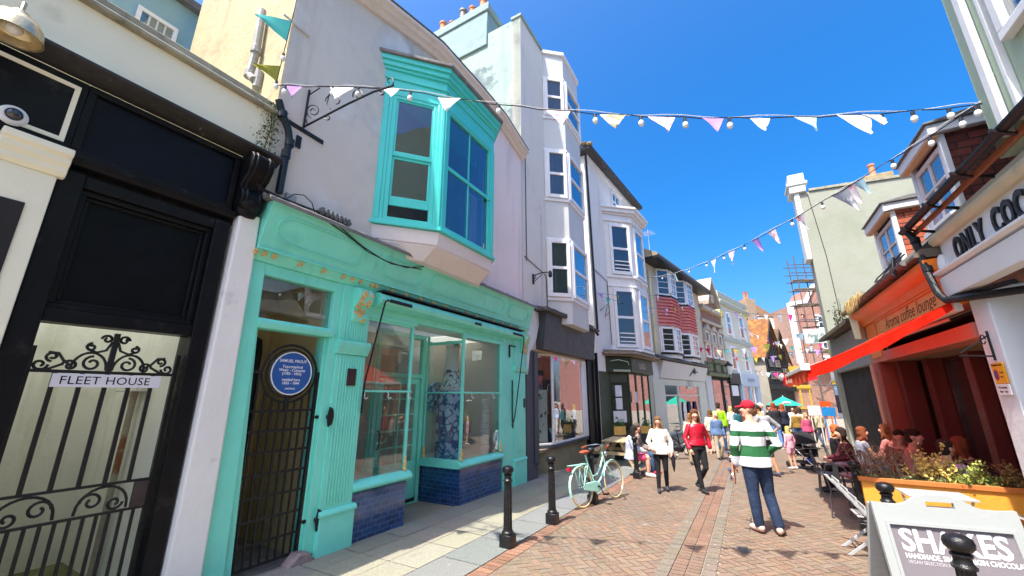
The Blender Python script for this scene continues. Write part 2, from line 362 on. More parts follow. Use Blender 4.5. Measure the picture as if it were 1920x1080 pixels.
# ------------------------------------------------------------------ shared finishes
GREY_DIRT = (.2, .19, .15)
mCream = M('cream_paint', hx('f3eed2'), .7, .04, 1.2, .25, 14, dirt=((.42, .4, .27), .9, .62, .86), streak=((.4, .37, .25), 2.5, .62, .85))
mBlack = M('black_gloss_paint', (.006, .006, .007), .42, .3, 4, .25, 30, spec=.2, dirt=((.05, .045, .04), 3, .6, .8))
mNavy = M('navy_black_paint', (.003, .004, .011), .4, .3, 2, .15, 12, spec=.18)
mIron = M('black_iron', (.014, .014, .015), .4, .3, 10, .3, 70, .2, spec=.4)
mWhiteWall = M('white_render', hx('e4e0e2'), .78, .05, .9, .35, 9, dirt=((.55, .52, .5), 1.1, .6, .85), streak=((.5, .47, .44), 3, .66, .9))
mCoping = M('weathered_coping', (.36, .34, .25), .85, .25, 3, .6, 25, dirt=((.12, .11, .06), 4, .5, .75))
mWhite = M('white_gloss_paint', hx('eceae8'), .38, .04, 3, .1, 20, dirt=((.5, .48, .44), 3, .66, .9))
mLead = M('lead_flashing', (.22, .205, .19), .6, .22, 6, .5, 16, .2, dirt=((.1, .09, .08), 5, .5, .8))
mTeal = M('teal_gloss_paint', hx('80e8d0'), .38, .07, 2.4, .28, 13, spec=.45, coat=.12, dirt=(hx('52b8a3'), 1.4, .58, .9), streak=(hx('5cc6b0'), 5, .6, .85))
mTealHi = M('teal_bay_paint', hx('4fd6cb'), .36, .05, 2, .12, 14, spec=.5, coat=.2)
mGold = M('gold_paint', (.72, .5, .2), .42, .25, 30, .3, 60, .25)
mGlass = GLASS('shop_glass', (.9, .93, .92), 1.9)
mPane = GLASS('window_glass', (.82, .85, .86), 1.5)
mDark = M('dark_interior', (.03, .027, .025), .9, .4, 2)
mRoomWall = M('room_wall', (.4, .37, .3), .85, .1, 1)
mCurtain = M('net_curtain', (.72, .72, .7), .9, .1, 6, .6, 5)
mSlate = M('slate_grey', (.16, .155, .15), .7, .3, 5, .5, 20)
mConc = M('rough_stone', (.2, .18, .16), .9, .3, 8, 1, 14)
mOchre = M('ochre_plaster', (.55, .43, .2), .85, .15, 1.5, .3, 20, dirt=((.12, .1, .06), 1.5, .5, .8))

def win(par, fr, u0, u1, z0, z1, o, cols=1, rows=2, fw=.06, bar=.028, fm=None, pm=None, dep=.09, meet=True, curt=0, name='window', bk=.14, sill=0, back=None):
    """sash or casement: frame standing from o to o+dep, glass, dark sheet behind for the shade of the room"""
    fm = fm or mWhite; pm = pm or mPane
    mb = MB(fr); mb.ring(u0, u1, z0, z1, fw, o, o+dep, fw*1.15); a, b, c, d = u0+fw, u1-fw, z0+fw*1.15, z1-fw*1.15
    zs = [c+(d-c)*k/rows for k in range(1, rows)]
    for k, z in enumerate(zs): hb = bar*(1.5 if meet and rows % 2 == 0 and k == rows//2-1 else .6); mb.box(a, b, z-hb, z+hb, o+.02, o+dep-.015)
    edges = [c]+zs+[d]
    for k in range(1, cols):
        u = a+(b-a)*k/cols
        for e0, e1 in zip(edges, edges[1:]): mb.box(u-bar*.55, u+bar*.55, e0+bar*.9 if e0 != c else c, e1-bar*.9 if e1 != d else d, o+.024, o+dep-.02)
    if sill: mb.box(u0-.05, u1+.05, z0-.06, z0-.003, o, o+dep+sill)
    w = obj(name, mb, fm, par, bev=.004)
    obj('pane', MB(fr).box(a, b, c, d, o+.034, o+.04), pm, w, sm=0)
    obj('room_shade_sheet', MB(fr).poly([(a-.02, c-.02, o+dep-bk-.02), (b+.02, c-.02, o+dep-bk-.02), (b+.02, d+.02, o+dep-bk-.02), (a-.02, d+.02, o+dep-bk-.02)]), back or mDark, w, sm=0)  # flat dark sheet: shade of the unlit room put in as colour
    if curt:
        cb = MB(fr)
        for s_, e_ in (((a, a+(b-a)*curt),) if curt < .5 else ((a, b),)):
            n = max(4, int((e_-s_)/.03)); P_ = []
            for k in range(n+1): P_.append((s_+(e_-s_)*k/n, o+.008+.008*math.sin(k*1.9)+random.uniform(-.002, .002)))
            for p, r_ in zip(P_, P_[1:]): cb.poly([(p[0], c, p[1]), (r_[0], c, r_[1]), (r_[0], d, r_[1]), (p[0], d, p[1])])
        obj('curtain', cb, mCurtain, w, sm=60, norm=False)
    return w

# ------------------------------------------------------------------ passage building, black and cream, on the far left
A = thing('passage_building', 'cream walled single storey building with black panelled front and iron passage gate', 'building', L.W(-3, gzL(-3)))
obj('wall', MB(L).box(-7, -1.81, 4.75, 5.40, -.3, 0), mCream, A, bev=.008)
obj('coping', MB(L).ext([(-.36, 5.4), (.07, 5.4), (.07, 5.44), (.04, 5.47), (.04, 5.55), (-.36, 5.57)], -7, -1.80), mCoping, A, bev=.012)
obj('ledge', MB(L).ext([(0, 4.62), (.1, 4.63), (.21, 4.70), (.21, 4.735), (0, 4.75)], -7, -1.72), M('peeling_black', (.03, .028, .026), .55, .4, 6, .5, 20, dirt=((.42, .4, .34), 6, .62, .7)), A, bev=.005)
obj('batten', MB(L).box(-3.95, -3.33, 4.755, 4.86, 0, .03), mCream, A, bev=.004)
fb = MB(L); fb.box(-7, -1.83, 3.74, 4.62, -.22, -.04); fb.box(-7, -3.42, 3.88, 4.60, -.04, .03); fb.ring(-3.42, -2.10, 3.88, 4.60, .06, -.04, .035); fb.ext([(-.04, 3.78), (.05, 3.79), (.08, 3.84), (.08, 3.87), (-.04, 3.88)], -3.42, -2.06)
obj('fascia', fb, mBlack, A, bev=.006)
obj('fascia_panel', MB(L).box(-3.36, -2.16, 3.94, 4.54, -.04, -.005), mNavy, A)
obj('sign_border', MB(L).ring(-5.6, -3.47, 3.96, 4.53, .035, .03, .042), mCream, A)
# pilaster with cap and black inset
pl = MB(L); pl.box(-3.76, -3.44, -.1, 3.62, -.3, .06); pl.ext([(-.3, 3.62), (.07, 3.62), (.10, 3.66), (.10, 3.70), (.13, 3.74), (.13, 3.79), (.16, 3.81), (.16, 3.87), (-.3, 3.88)], -3.80, -3.40)
obj('pilaster', pl, mCream, A, bev=.008)
obj('pilaster_inset', MB(L).box(-3.72, -3.56, .3, 3.32, .06, .072), M('brown_black', (.02, .014, .015), .4, .3, 3), A, bev=.004)
obj('shop_wall', MB(L).box(-7, -3.78, -.2, 3.74, -.4, -.05), mBlack, A)
# frame round the gate and the boarded panel over it
fr_ = MB(L)
fr_.box(-3.43, -3.27, -.15, 3.74, -.26, .02); fr_.box(-2.22, -2.07, -.15, 3.74, -.26, .02); fr_.box(-3.27, -2.22, 2.40, 2.51, -.2, .0); fr_.box(-3.27, -2.22, 3.62, 3.74, -.2, .0)
fr_.ring(-3.27, -2.22, 2.51, 3.62, .05, -.2, -.04); fr_.ring(-3.22, -2.27, 2.56, 3.57, .035, -.2, -.075)
obj('door_frame', fr_, mBlack, A, bev=.008)
obj('boarded_panel', MB(L).box(-3.185, -2.305, 2.595, 3.535, -.2, -.1), M('soot_panel', (.003, .004, .005), .5, .5, 6, .2, 60, spec=.15, spots=((.6, .6, .58), 7, .775, .78)), A)
# console bracket carrying the ledge
pf = [(-.02, 3.93), (.10, 3.93), (.17, 3.97), (.20, 4.05), (.17, 4.14), (.11, 4.19), (.12, 4.24), (.22, 4.33), (.28, 4.44), (.29, 4.56), (.24, 4.62), (-.02, 4.62)]
cb = MB(L); cb.ext(pf, -2.09, -1.83); cb.ext([(p[0]+.02 if p[0] > 0 else p[0], p[1]) for p in pf], -2.05, -2.01); cb.ext([(p[0]+.02 if p[0] > 0 else p[0], p[1]) for p in pf], -1.91, -1.87); cb.ball((-1.96, 3.98, .12), (.13, .1, .1)); cb.lathe([(.02, -.12), (.1, -.1), (.13, -.02), (.11, .02)], -1.96, .05, 12, 3.94)
obj('console_bracket', cb, mBlack, A, bev=.012)
# white pier
wp = MB(L); wp.hexa([(-2.06, -.2), (-1.74, -.2), (-1.80, 3.90), (-2.03, 3.90)], -.34, .10)
obj('pier', wp, M('chipped_white', hx('f0ece4'), .75, .05, 1.5, .5, 10, dirt=((.45, .42, .38), 2.2, .62, .84), spots=((.05, .05, .05), 7, .765, .775)), A, bev=.02)
# the passage behind the gate, brightened through an added sheet overhead
mPass = M('passage_plaster', (.82, .82, .72), .85, .08, 1.6, .4, 12, dirt=((.45, .47, .32), 1.1, .56, .85), streak=((.5, .5, .36), 3, .56, .85))
pw = MB(L); pw.box(-2.16, -2.0, -.3, 3.2, -2.2, -.27); pw.box(-4.2, -2.0, -.3, 3.2, -2.4, -2.2); pw.box(-4.3, -4.15, -.3, 3.2, -4.2, -.4)
obj('passage_wall', pw, mPass, A)
obj('fill_light_sheet', MB(L).poly([(-4.2, 3.0, -2.2), (-2.1, 3.0, -2.2), (-2.1, 3.0, -.3), (-4.2, 3.0, -.3)]), CLOTHM('passage_fill_sheet', (.62, .66, .66), .6), A, sm=0)  # added translucent sheet, out of sight, spreading soft daylight into the passage
obj('passage_floor', MB(L).box(-4.2, -2.1, -.3, -.08, -4.2, -.2), M('mossy_stone', (.2, .2, .1), .9, .3, 3, .8, 15, dirt=((.09, .13, .03), 2.5, .4, .62)), A)
obj('passage_pipe', MB(L).tube([(-2.22, 1.95, -1.1), (-2.22, -.1, -1.1)], .03), M('rust_pipe', (.4, .36, .26), .7, .3, 4, dirt=((.25, .1, .04), 4, .5, .6)), A)
obj('fuse_box', MB(L).box(-2.28, -2.17, 1.84, 2.0, -1.5, -.9), mPass, A, bev=.01)
obj('bin_box', MB(L).box(-3.55, -3.28, -.1, .75, -1.5, -1.1), M('bin_brown', (.06, .02, .015), .6), A, bev=.02)
# iron gate: frame, bars, scroll bands
gt = MB(L); o_ = -.10
gt.box(-3.27, -3.23, -.06, 2.2, o_-.02, o_+.02); gt.box(-2.27, -2.235, -.06, 2.2, o_-.02, o_+.02); gt.box(-3.23, -2.27, 1.985, 2.012, o_-.012, o_+.012)
for z in (1.02, .78): gt.box(-3.23, -2.27, z, z+.022, o_-.012, o_+.012)
gt.box(-3.23, -2.27, .02, .05, o_-.012, o_+.012); gt.box(-2.775, -2.735, 1.985, 2.36, o_-.016, o_+.016)
for k in range(1, 6):
    u = -3.25+k*.1655; gt.box(u-.015, u+.015, 1.042, 1.985, o_-.013, o_+.013)
for k in range(1, 12):
    u = -3.25+k*.0828; gt.box(u-.012, u+.012, .05, .78, o_-.009, o_+.009)
gate = obj('gate', gt, mIron, A, bev=.002)
sc = MB(L); t_ = .0115
def scrolls(mb, u, z, w, h, s=1, o=o_):
    mb.spiral((u+s*w*.16, z+h*.26), h*.26, h*.06, 180 if s > 0 else 0, (180+400) if s > 0 else -400, t_, o)
    mb.spiral((u+s*w*.5, z+h*.34), h*.34, h*.08, 0 if s > 0 else 180, 500 if s > 0 else 180-500, t_, o)
    mb.tube([(u+s*w*(.84-.84*math.cos(R(a)))*.5, z+h*(.2+.8*math.sin(R(a))), o) for a in range(0, 190, 18)], t_, 5)
for s in (-1, 1):
    c0 = -2.755
    sc.tube([(c0+s*(.02+.23*(1-math.cos(R(a)))/2), 2.02+.15*math.sin(R(a)), o_) for a in range(0, 181, 15)], t_, 5)
    sc.spiral((c0+s*.12, 2.075), .065, .02, 90, 90-s*430, t_, o_); sc.spiral((c0+s*.255, 2.05), .05, .014, 0 if s > 0 else 180, (420 if s > 0 else -240), t_, o_)
    sc.spiral((c0+s*.43, 2.05), .048, .012, 180 if s > 0 else 0, (180+430) if s > 0 else -430, t_, o_); sc.spiral((c0+s*.37, 2.12), .042, .012, 270, 270+s*420, t_, o_)
    sc.tube([(c0+s*.25, 2.05, o_), (c0+s*.3, 2.09, o_), (c0+s*.34, 2.15, o_), (c0+s*.40, 2.155, o_)], t_, 5); sc.tube([(c0+s*.30, 2.06, o_), (c0+s*.38, 2.012, o_), (c0+s*.44, 2.01, o_)], t_, 5)
    sc.spiral((c0+s*.06, 2.30), .04, .012, 180 if s < 0 else 0, (180-430) if s < 0 else 430, t_, o_); sc.spiral((c0+s*.15, 2.22), .035, .01, 90, 90-s*430, t_, o_)
    sc.tube([(c0+s*.02, 2.28, o_), (c0+s*.05, 2.20, o_), (c0+s*.11, 2.175, o_), (c0+s*.17, 2.20, o_)], t_, 5)
obj('scrollwork', sc, mIron, gate); sc = MB(L)
for u0, s in ((-3.2, 1), (-2.4, -1)): 
    sc.tube([(u0+s*(.17-.17*math.cos(R(a))), .81+.2*max(0, math.sin(R(a)))**.8, o_) for a in range(0, 181, 15)], t_, 5)
    sc.spiral((u0+s*.09, .865), .06, .015, 180 if s > 0 else 0, (180+430) if s > 0 else -430, t_, o_); sc.spiral((u0+s*.245, .90), .075, .02, 0 if s > 0 else 180, 420 if s > 0 else -240, t_, o_)
obj('scrollwork', sc, mIron, gate)
obj('lock_box', MB(L).box(-2.37, -2.275, .80, 1.02, o_-.03, o_+.03), M('rusty_iron', (.06, .04, .035), .7, .4, 8, .4, 40), gate, bev=.003)
sg = thing('house_sign', 'long white nameplate with black capitals fixed to the scrolled iron gate', 'sign', L.W(-2.75, 1.87, -.07))
obj('plate', MB(L).box(-3.10, -2.36, 1.868, 1.98, -.085, -.07), M('sign_white', hx('e6e2e6'), .35, .03, 5), sg, bev=.003)
tx = text_mb('FLEET HOUSE', L, -3.055, 1.893, .098, -.069, sx=.98, space=1.06, dep=.001); obj('lettering', tx, mBlack, sg, sm=0)
# dome camera and brass lamp
cu, cz = L.px(25, 216, .05)
sc_ = thing('security_camera', 'white dome security camera on the black sign panel', 'camera', L.W(cu, cz, .04))
hsg = MB(L)
for k, (r_, o1) in enumerate(((.085, .045), (.08, .06), (.07, .07))): hsg.disc((cu, cz), r_, .03 if k == 0 else o1-.015, o1)
obj('housing', hsg, mWhite, sc_, bev=.003)
obj('dome', MB(L).ball((cu, cz, .07), (.052, .052, .045), 18, 12), M('smoked_dome', (.02, .02, .03), .06, .1, spec=.8, coat=.5), sc_)
lu, lz = L.px(28, 52, .32)
lm = thing('wall_lamp', 'brass dome shaped wall lamp over the black sign panel', 'lamp', L.W(lu, lz, .32))
mBrass = M('worn_brass', (.62, .52, .32), .34, .25, 7, .2, 30, .8, dirt=((.3, .3, .24), 5, .55, .8))
sh = MB(L); sh.lathe([(.02, .16), (.05, .15), (.06, .12), (.11, .09), (.15, .03), (.165, -.05), (.17, -.07), (.155, -.065), (.14, .0), (.05, .08)], lu, .32, 28, lz); obj('shade', sh, mBrass, lm)
obj('arm', MB(L).tube([(lu, lz+.15, .32), (lu, lz+.26, .30), (lu, lz+.3, .2), (lu, lz+.27, 0)], .015), mBrass, lm); obj('bulb', MB(L).ball((lu, lz-.01, .32), .05), M('lamp_glass', (.8, .8, .75), .2), lm)

# ivy hanging off the end of the parapet
def leaf(mb, c, s, rnd):
    a = Vector((rnd.gauss(0, 1), rnd.gauss(0, 1), rnd.gauss(0, 1))).normalized(); b = a.orthogonal().normalized(); b = Matrix.Rotation(rnd.uniform(0, 6.3), 3, a) @ b; d = a.cross(b); c = Vector(c)
    i = len(mb.v); mb.v += [c-b*s*.5, c+d*s*.32, c+b*s*.6, c-d*s*.32]; mb.fc(i, i+1, i+2, i+3)
rn = random.Random(3)
iv = thing('ivy', 'small green ivy trailing down the right end of the cream parapet', 'plant', L.W(-1.85, 4.8, .03))
lv = MB()
for k in range(420):
    z = rn.uniform(4.72, 5.52); sp = .05+.05*math.sin((z-4.7)*6)**2; leaf(lv, L.W(-1.86+rn.gauss(0, sp), z, .03+abs(rn.gauss(0, .035))), rn.uniform(.018, .04), rn)
obj('leaves', lv, M('ivy_leaf', (.06, .10, .025), .5, .5, 30, dirt=((.35, .38, .25), 22, .58, .64)), iv, sm=0, norm=False)
obj('stem', MB(L).tube([(-1.88, 5.5, .02), (-1.84, 5.2, .03), (-1.87, 4.9, .02), (-1.85, 4.72, .02)], .006, 5), M('twig', (.12, .08, .05), .8), iv)

# pale blue house behind the parapet
H1 = thing('rear_house', 'pale blue rendered house glimpsed behind the cream parapet', 'house', L.W(-4, 0, -4.2))
hw = MB(L); oz = -4.2
a0 = L.px(300, -14, oz); a1 = L.px(372, 30, oz); b = L.rect(248, 4, 340, 72, oz)
obj('wall', MB(L).box(-14, a1[0]+1.5, 0, a1[1], oz-4, oz), M('pale_blue_render', hx('93b4b8'), .8, .06, 1, .4, 12, streak=((.35, .4, .4), 2, .6, .9)), H1)
obj('eaves', MB(L).box(-14, a1[0]+1.6, a1[1]+.004, a1[1]+.16, oz-4.1, oz+.16), mSlate, H1)
w0 = L.px(258, 12, oz); w1 = L.px(332, 62, oz)
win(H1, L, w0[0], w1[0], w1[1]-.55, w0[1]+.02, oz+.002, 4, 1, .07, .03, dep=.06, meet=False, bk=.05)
# ------------------------------------------------------------------ turquoise shop with the oriel window
B = thing('teal_shop', 'white building with turquoise shopfront and turquoise oriel window', 'shop', L.W(1.5, gzL(1.5)))
mPink = M('pinkish_render', hx('f4e2db'), .78, .04, .9, .3, 9, dirt=((.6, .48, .42), 1.0, .6, .9), streak=((.5, .42, .4), 3, .55, .9))
mPatch = M('patched_render', hx('dad3ca'), .8, .05, .8, .9, 5, dirt=((.5, .5, .52), .55, .48, .62), streak=((.42, .40, .38), 2.5, .54, .85), spots=((.78, .77, .76), 1.1, .56, .72))
TOP = [(-1.8, 8.05), (-.93, 8.38), (1.13, 8.93), (2.45, 8.97), (3.8, 8.95), (5.12, 8.60)]
obj('wall', MB(L).hexa([(-1.8, 4.0), (2.45, 4.0)]+TOP[3::-1], -.3, 0), mPatch, B)
obj('wall', MB(L).hexa([(2.452, 4.0), (5.12, 4.0)]+TOP[5:2:-1], -.3, 0), mPink, B)
oe = L.pu(372, 40, -1.8)[0]
obj('side_wall', MB(L).box(-1.81, -1.6, 4.0, 11.5, oe, -.004), M('rough_cream_render', hx('b9ab84'), .85, .07, 1.2, 1.2, 6, dirt=((.38, .29, .17), 1.3, .5, .75), streak=((.25, .2, .13), 3, .55, .85)), B)
cn = MB(L); cp = [(0, 0), (.06, .0), (.10, .07), (.16, .10), (.18, .17), (.24, .20), (.24, .28), (0, .30)]
for (a, za), (b, zb) in zip(TOP, TOP[1:]): i = cn.add([(a, z+za, o) for o, z in cp]+[(b, z+zb, o) for o, z in cp]); n = len(cp); [cn.fc(i+k, i+(k+1) % n, i+n+(k+1) % n, i+n+k) for k in range(n)]; cn.fc(*range(i, i+n)); cn.fc(*range(i+n, i+2*n))
obj('cornice', cn, M('cornice_stone', hx('e2d5c8'), .8, .1, 3, .4, 20, dirt=((.5, .45, .38), 2, .58, .85)), B, bev=.006)
rf = MB(L)
for (a, za), (b, zb) in zip(TOP, TOP[1:]):
    rf.hexa([(a, za+.305), (b, zb+.305), (b, zb+.32), (a, za+.32)], -.5, .25)
obj('roof', rf, mLead, B)
# fascia: leaning board with raised panels, moulding, flashing
FZ0, FZ1, FO0, FO1 = 3.535, 4.06, .12, .29
fs = MB(L); fs.ext([(0, 3.38), (.05, 3.385), (.07, 3.43), (.10, 3.455), (.115, 3.50), (.15, 3.505), (.15, 3.53), (FO0, FZ0), (FO1, FZ1), (FO1+.02, FZ1+.03), (0, FZ1+.05)], -1.79, 5.22)
obj('fascia', fs, mTeal, B, bev=.004)
def fpt(u, t, d=.004): return (u, FZ0+(FZ1-FZ0)*t, FO0+(FO1-FO0)*t+d)
def pxf(x, y): return L.px(x, y, .2)[0]
for x0, x1, y0, y1 in ((517, 681, 440, 480), (714, 791, 515, 530), (805, 944, 555, 580), (953, 989, 598, 605)):
    a, b = pxf(x0, y0), pxf(x1, y1); pm = MB(L)
    for ins, rr in ((0, .02), (.045, .011)):
        P_ = []; c0, c1 = .2+ins*1.2, .84-ins*1.2; ru = min((c1-c0)*.29, .16)
        for k in range(9): t = R(90+180*k/8); P_.append(fpt(a+ins+ru+ru*math.cos(t), (c0+c1)/2+(c1-c0)/2*math.sin(t)))
        for k in range(9): t = R(270+180*k/8); P_.append(fpt(b-ins-ru+ru*math.cos(t), (c0+c1)/2+(c1-c0)/2*math.sin(t)))
        pm.tube(P_+[P_[0]], rr*.6, 6)
    obj('fascia_panel', pm, mTeal, B)
fl = MB(L); fl.ext([(0, 4.115), (.34, 4.09), (.35, 4.06), (.36, 4.06), (.36, 4.11), (.30, 4.15), (0, 4.20)], -1.86, 5.30)
for k in range(7): fl.ext([(0, 4.2), (.30, 4.15), (.30, 4.17), (0, 4.22)], -1.2+k, -1.17+k)
obj('flashing', fl, mLead, B, bev=.006)
for k, (x, y) in enumerate(((479, 476), (495, 481), (513, 488), (562, 503), (606, 515), (644, 526), (660, 529), (676, 532), (697, 541), (705, 544), (735, 554), (761, 562), (788, 571), (812, 578), (834, 585), (854, 591), (873, 597), (893, 603), (910, 607), (925, 611), (942, 614), (958, 618), (972, 622))):
    u = L.px(x, y, .12)[0]; ro = MB(L); z = 3.46
    ro.disc((u, z), .028, .08, .128, 14)
    for p in range(6): ro.ball((u+.024*math.cos(p*1.047), z+.024*math.sin(p*1.047), .13), (.013, .013, .01), 6, 4)
    ro.ball((u, z, .135), (.012, .012, .01), 6, 4); obj('rosette', ro, mGold, B)
# timber front
def flut(mb, u0, u1, z0, z1, o, n):
    w = (u1-u0)/n
    for k in range(n): mb.box(u0+k*w+w*.18, u1-(n-1-k)*w-w*.18, z0, z1, o, o+.012)
tf = MB(L)
tf.hexa([(-1.50, -.2), (-1.74, -.2), (-1.79, 3.38), (-1.62, 3.38)], -.18, .03); tf.box(-1.62, -.60, 3.24, 3.38, -.15, .02); tf.ext([(-.1, 2.575), (.04, 2.58), (.06, 2.62), (.06, 2.66), (.03, 2.70), (-.1, 2.71)], -1.60, -.57); tf.box(-.62, -.50, -.1, 3.38, -.2, .03); tf.box(-.66, -.62, -.1, 2.575, -.2, -.02)
tf.hexa([(-1.5, -.2), (-1.40, -.2), (-1.555, 2.575), (-1.62, 2.575)], -.2, -.02)
tf.box(-.50, .0, .34, 2.36, -.2, .06); tf.box(-.50, .0, 2.56, 3.38, -.2, .06); flut(tf, -.44, -.06, 2.58, 2.95, .06, 9); flut(tf, -.45, -.05, .42, 2.34, .06, 9)
tf.ext([(-.2, 2.36), (.08, 2.365), (.085, 2.40), (.12, 2.46), (.13, 2.52), (.12, 2.56), (-.2, 2.57)], -.52, .03)
tf.box(-.50, .03, -.28, .30, -.2, .10); tf.ext([(-.2, .30), (.12, .30), (.12, .33), (.09, .37), (-.2, .38)], -.52, .05)
tf.box(4.05, 4.55, -.34, 3.38, -.2, .03); tf.box(4.55, 5.12, .3, 2.36, -.2, .05); tf.box(4.55, 5.12, 2.53, 3.38, -.2, .05); tf.ext([(-.2, 2.36), (.07, 2.365), (.11, 2.44), (.11, 2.52), (-.2, 2.53)], 4.52, 5.15); tf.box(4.53, 5.14, -.38, .30, -.2, .07); tf.ext([(-.2, .3), (.09, .3), (.06, .35), (-.2, .36)], 4.52, 5.15); tf.box(4.68, 5.0, .5, 2.2, .05, .062)
tf.box(0, 4.05, 3.04, 3.38, -.12, .02); tf.box(0, 1.10, 2.98, 3.04, -.06, .03)
obj('shopfront', tf, mTeal, B, bev=.006)
# gilded corbels
for u0, u1 in ((-.34, -.08), (4.86, 5.10)):
    c = MB(L); pf = [(.05, 2.84), (.10, 2.86), (.13, 2.93), (.10, 3.0), (.11, 3.06), (.20, 3.14), (.23, 3.24), (.21, 3.32), (.14, 3.36), (.05, 3.36)]
    c.ext(pf, u0, u1); k_ = obj('corbel', c, mTeal, B, bev=.008)
    rr = random.Random(int(u0*10)); g = MB(L)
    for k in range(46):
        t = rr.random(); q = t*(len(pf)-4)+1; i = int(q); f_ = q-i; o = pf[i][0]*(1-f_)+pf[i+1][0]*f_; z = pf[i][1]*(1-f_)+pf[i+1][1]*f_
        g.ball((u0+.03+(u1-u0-.06)*rr.random(), z, o), (rr.uniform(.015, .04), rr.uniform(.015, .035), .018), 7, 5)
    obj('gilt_foliage', g, mGold, k_)
# transom light over the passage gate, passage behind
obj('transom_pane', MB(L).box(-1.61, -.61, 2.70, 3.25, -.05, -.045), mGlass, B, sm=0)
pv = MB(L); pv.box(-.60, -.45, -.2, 3.5, -1.5, -.21); pv.box(-1.95, -1.8, -.2, 3.5, -1.5, -.21); pv.box(-1.95, -.45, -.2, 3.5, -1.7, -1.5)
obj('passage_wall', pv, mOchre, B); obj('passage_floor', MB(L).box(-1.8, -.6, -.3, -.13, -1.5, -.1), mConc, B); obj('passage_ceiling', MB(L).box(-1.8, -.6, 3.4, 3.5, -.5, -.2), mOchre, B)
obj('passage_pipe', MB(L).tube([(-1.5, 2.62, -.9), (-1.1, 2.58, -1.0), (-1.02, 2.55, -1.0), (-1.0, 2.4, -1.0), (-1.0, -.1, -1.0)], .05), mIron, B)
obj('step_stone', MB(L).hexa([(-.9, -.25), (-.52, -.25), (-.51, -.14), (-.6, -.04), (-.74, -.02), (-.86, -.12)], -.05, .12), M('worn_pinkish_stone', (.3, .22, .2), .9, .3, 9, 1, 10), B, bev=.03)
# lattice gate with a ring for the plaque
pcx, pcz = -1.06, 2.07
gg = MB(L); o_ = -.05; GB = -.06; GL, GR = -1.47, -.66
def gl(z): return GL-.075*(z/2.05)
for z in [GB, .17, .41, .65, .89, 1.13, 1.37, 1.6]:
    gg.box(gl(z), GR, z, z+.03, o_-.004, o_+.004)
for k in range(10):
    a = k/9; u0 = gl(0)+(GR-gl(0))*a; u1 = gl(2.05)+(GR-gl(2.05))*a; d_ = abs((u0*.25+u1*.75)-pcx); zt = 2.07 if d_ > .36 else 2.07-math.sqrt(max(0, .36**2-min(.36, d_)**2))
    f_ = zt/2.07; gg.hexa([(u0-.011, GB), (u0+.011, GB), (u0+(u1-u0)*f_+.011, zt), (u0+(u1-u0)*f_-.011, zt)], o_-.01, o_+.01)
gg.hexa([(GL-.02, GB), (GL+.02, GB), (GL-.055, 2.1), (GL-.095, 2.1)], o_-.02, o_+.02); gg.box(GR-.035, GR, GB, 2.1, o_-.02, o_+.02)
gg.box(gl(2.07), pcx-.345, 2.05, 2.09, o_-.012, o_+.012); gg.box(pcx+.345, GR, 2.05, 2.09, o_-.012, o_+.012); gg.box(pcx-.03, pcx+.03, 1.6, 1.82, o_-.012, o_+.012)
gg.hoop((pcx, pcz), .355, .016, o_); gg.hoop((pcx, pcz), .30, .012, o_)
gate2 = obj('gate', gg, mIron, B, bev=.002)
lab(gate2, 'black iron lattice gate with a ring round the blue plaque')
hg = MB(L)
for z in (1.52, .28): hg = MB(L); hg.box(-.66, -.52, z-.02, z+.02, -.05, .0); hg.hexa([(-.52, z-.13), (-.47, z-.1), (-.45, z), (-.47, z+.1), (-.52, z+.13), (-.545, z)], .061, .085); hg.box(-.535, -.505, z-.02, z+.02, -.01, .07); obj('hinge', hg, mIron, gate2, bev=.004)
pq = thing('blue_plaque', 'round blue commemorative plaque with white lettering in the ring of the black gate', 'plaque', L.W(pcx, pcz, 0))
obj('disc', MB(L).disc((pcx, pcz), .268, o_+.012, o_+.034, 48), M('plaque_blue', hx('1d5a9e'), .35, .08, 4, spec=.5), pq)
rm = MB(L).hoop((pcx, pcz), .262, .008, o_+.036, 48, 5); obj('rim', rm, mWhite, pq)
tt = MB(L)
for s_, z, t in ((.047, .135, 'SAMUEL PROUT'), (.043, .065, 'Topographical'), (.043, .022, 'Water - Colourist'), (.043, -.021, '(1783 - 1852)'), (.043, -.095, 'resided here'), (.043, -.138, '1835 - 1844'), (.026, -.20, 'HASTINGS')):
    merge(tt, text_mb(t, L, pcx, pcz+z, s_*1.08, o_+.0345, dep=.0006, align='CENTER', bold=.0008))
obj('lettering', tt, mWhite, pq, sm=0)
obj('vent_plate', MB(L).box(-.31, -.16, 1.93, 2.17, .075, .09), M('vent_brown', (.045, .02, .02), .5, .3, 12), B, bev=.005)

# shop windows either side of the recessed door
W1a, W1b, W2a, W2b = .0, 1.06, 2.45, 3.95
RD = -.95
mTile = BR('navy_glazed_tile', hx('0f3262'), hx('1f4d82'), hx('54708f'), 60, .155, .076, .005, .14, bump=.35, dirt=(hx('3a5a7c'), 1.6, .52, .8), spec=.55, coat=.5)
mTileX = BR('navy_glazed_tile_return', hx('12305f'), hx('1d4478'), hx('4b6484'), -30, .155, .076, .005, .14, bump=.35, spec=.55, coat=.5)
obj('stall_riser', MB(L).box(W1a, W1b, -.35, .47, -.1, .03), mTile, B, bev=.004)
obj('stall_riser', MB(L).box(W1b-.06, W1b, -.35, .47, RD, -.1), mTileX, B, bev=.004)
obj('stall_riser', MB(L).box(W2a+.06, W2b, -.45, .44, -.08, .05), mTile, B, bev=.004)
obj('stall_riser', MB(L).box(W2a, W2a+.06, -.45, .44, RD, .05), mTileX, B, bev=.004)
sl_ = MB(L); zp = [(-.1, .48), (.05, .485), (.10, .52), (.10, .55), (.06, .60), (-.02, .63), (-.1, .63)]
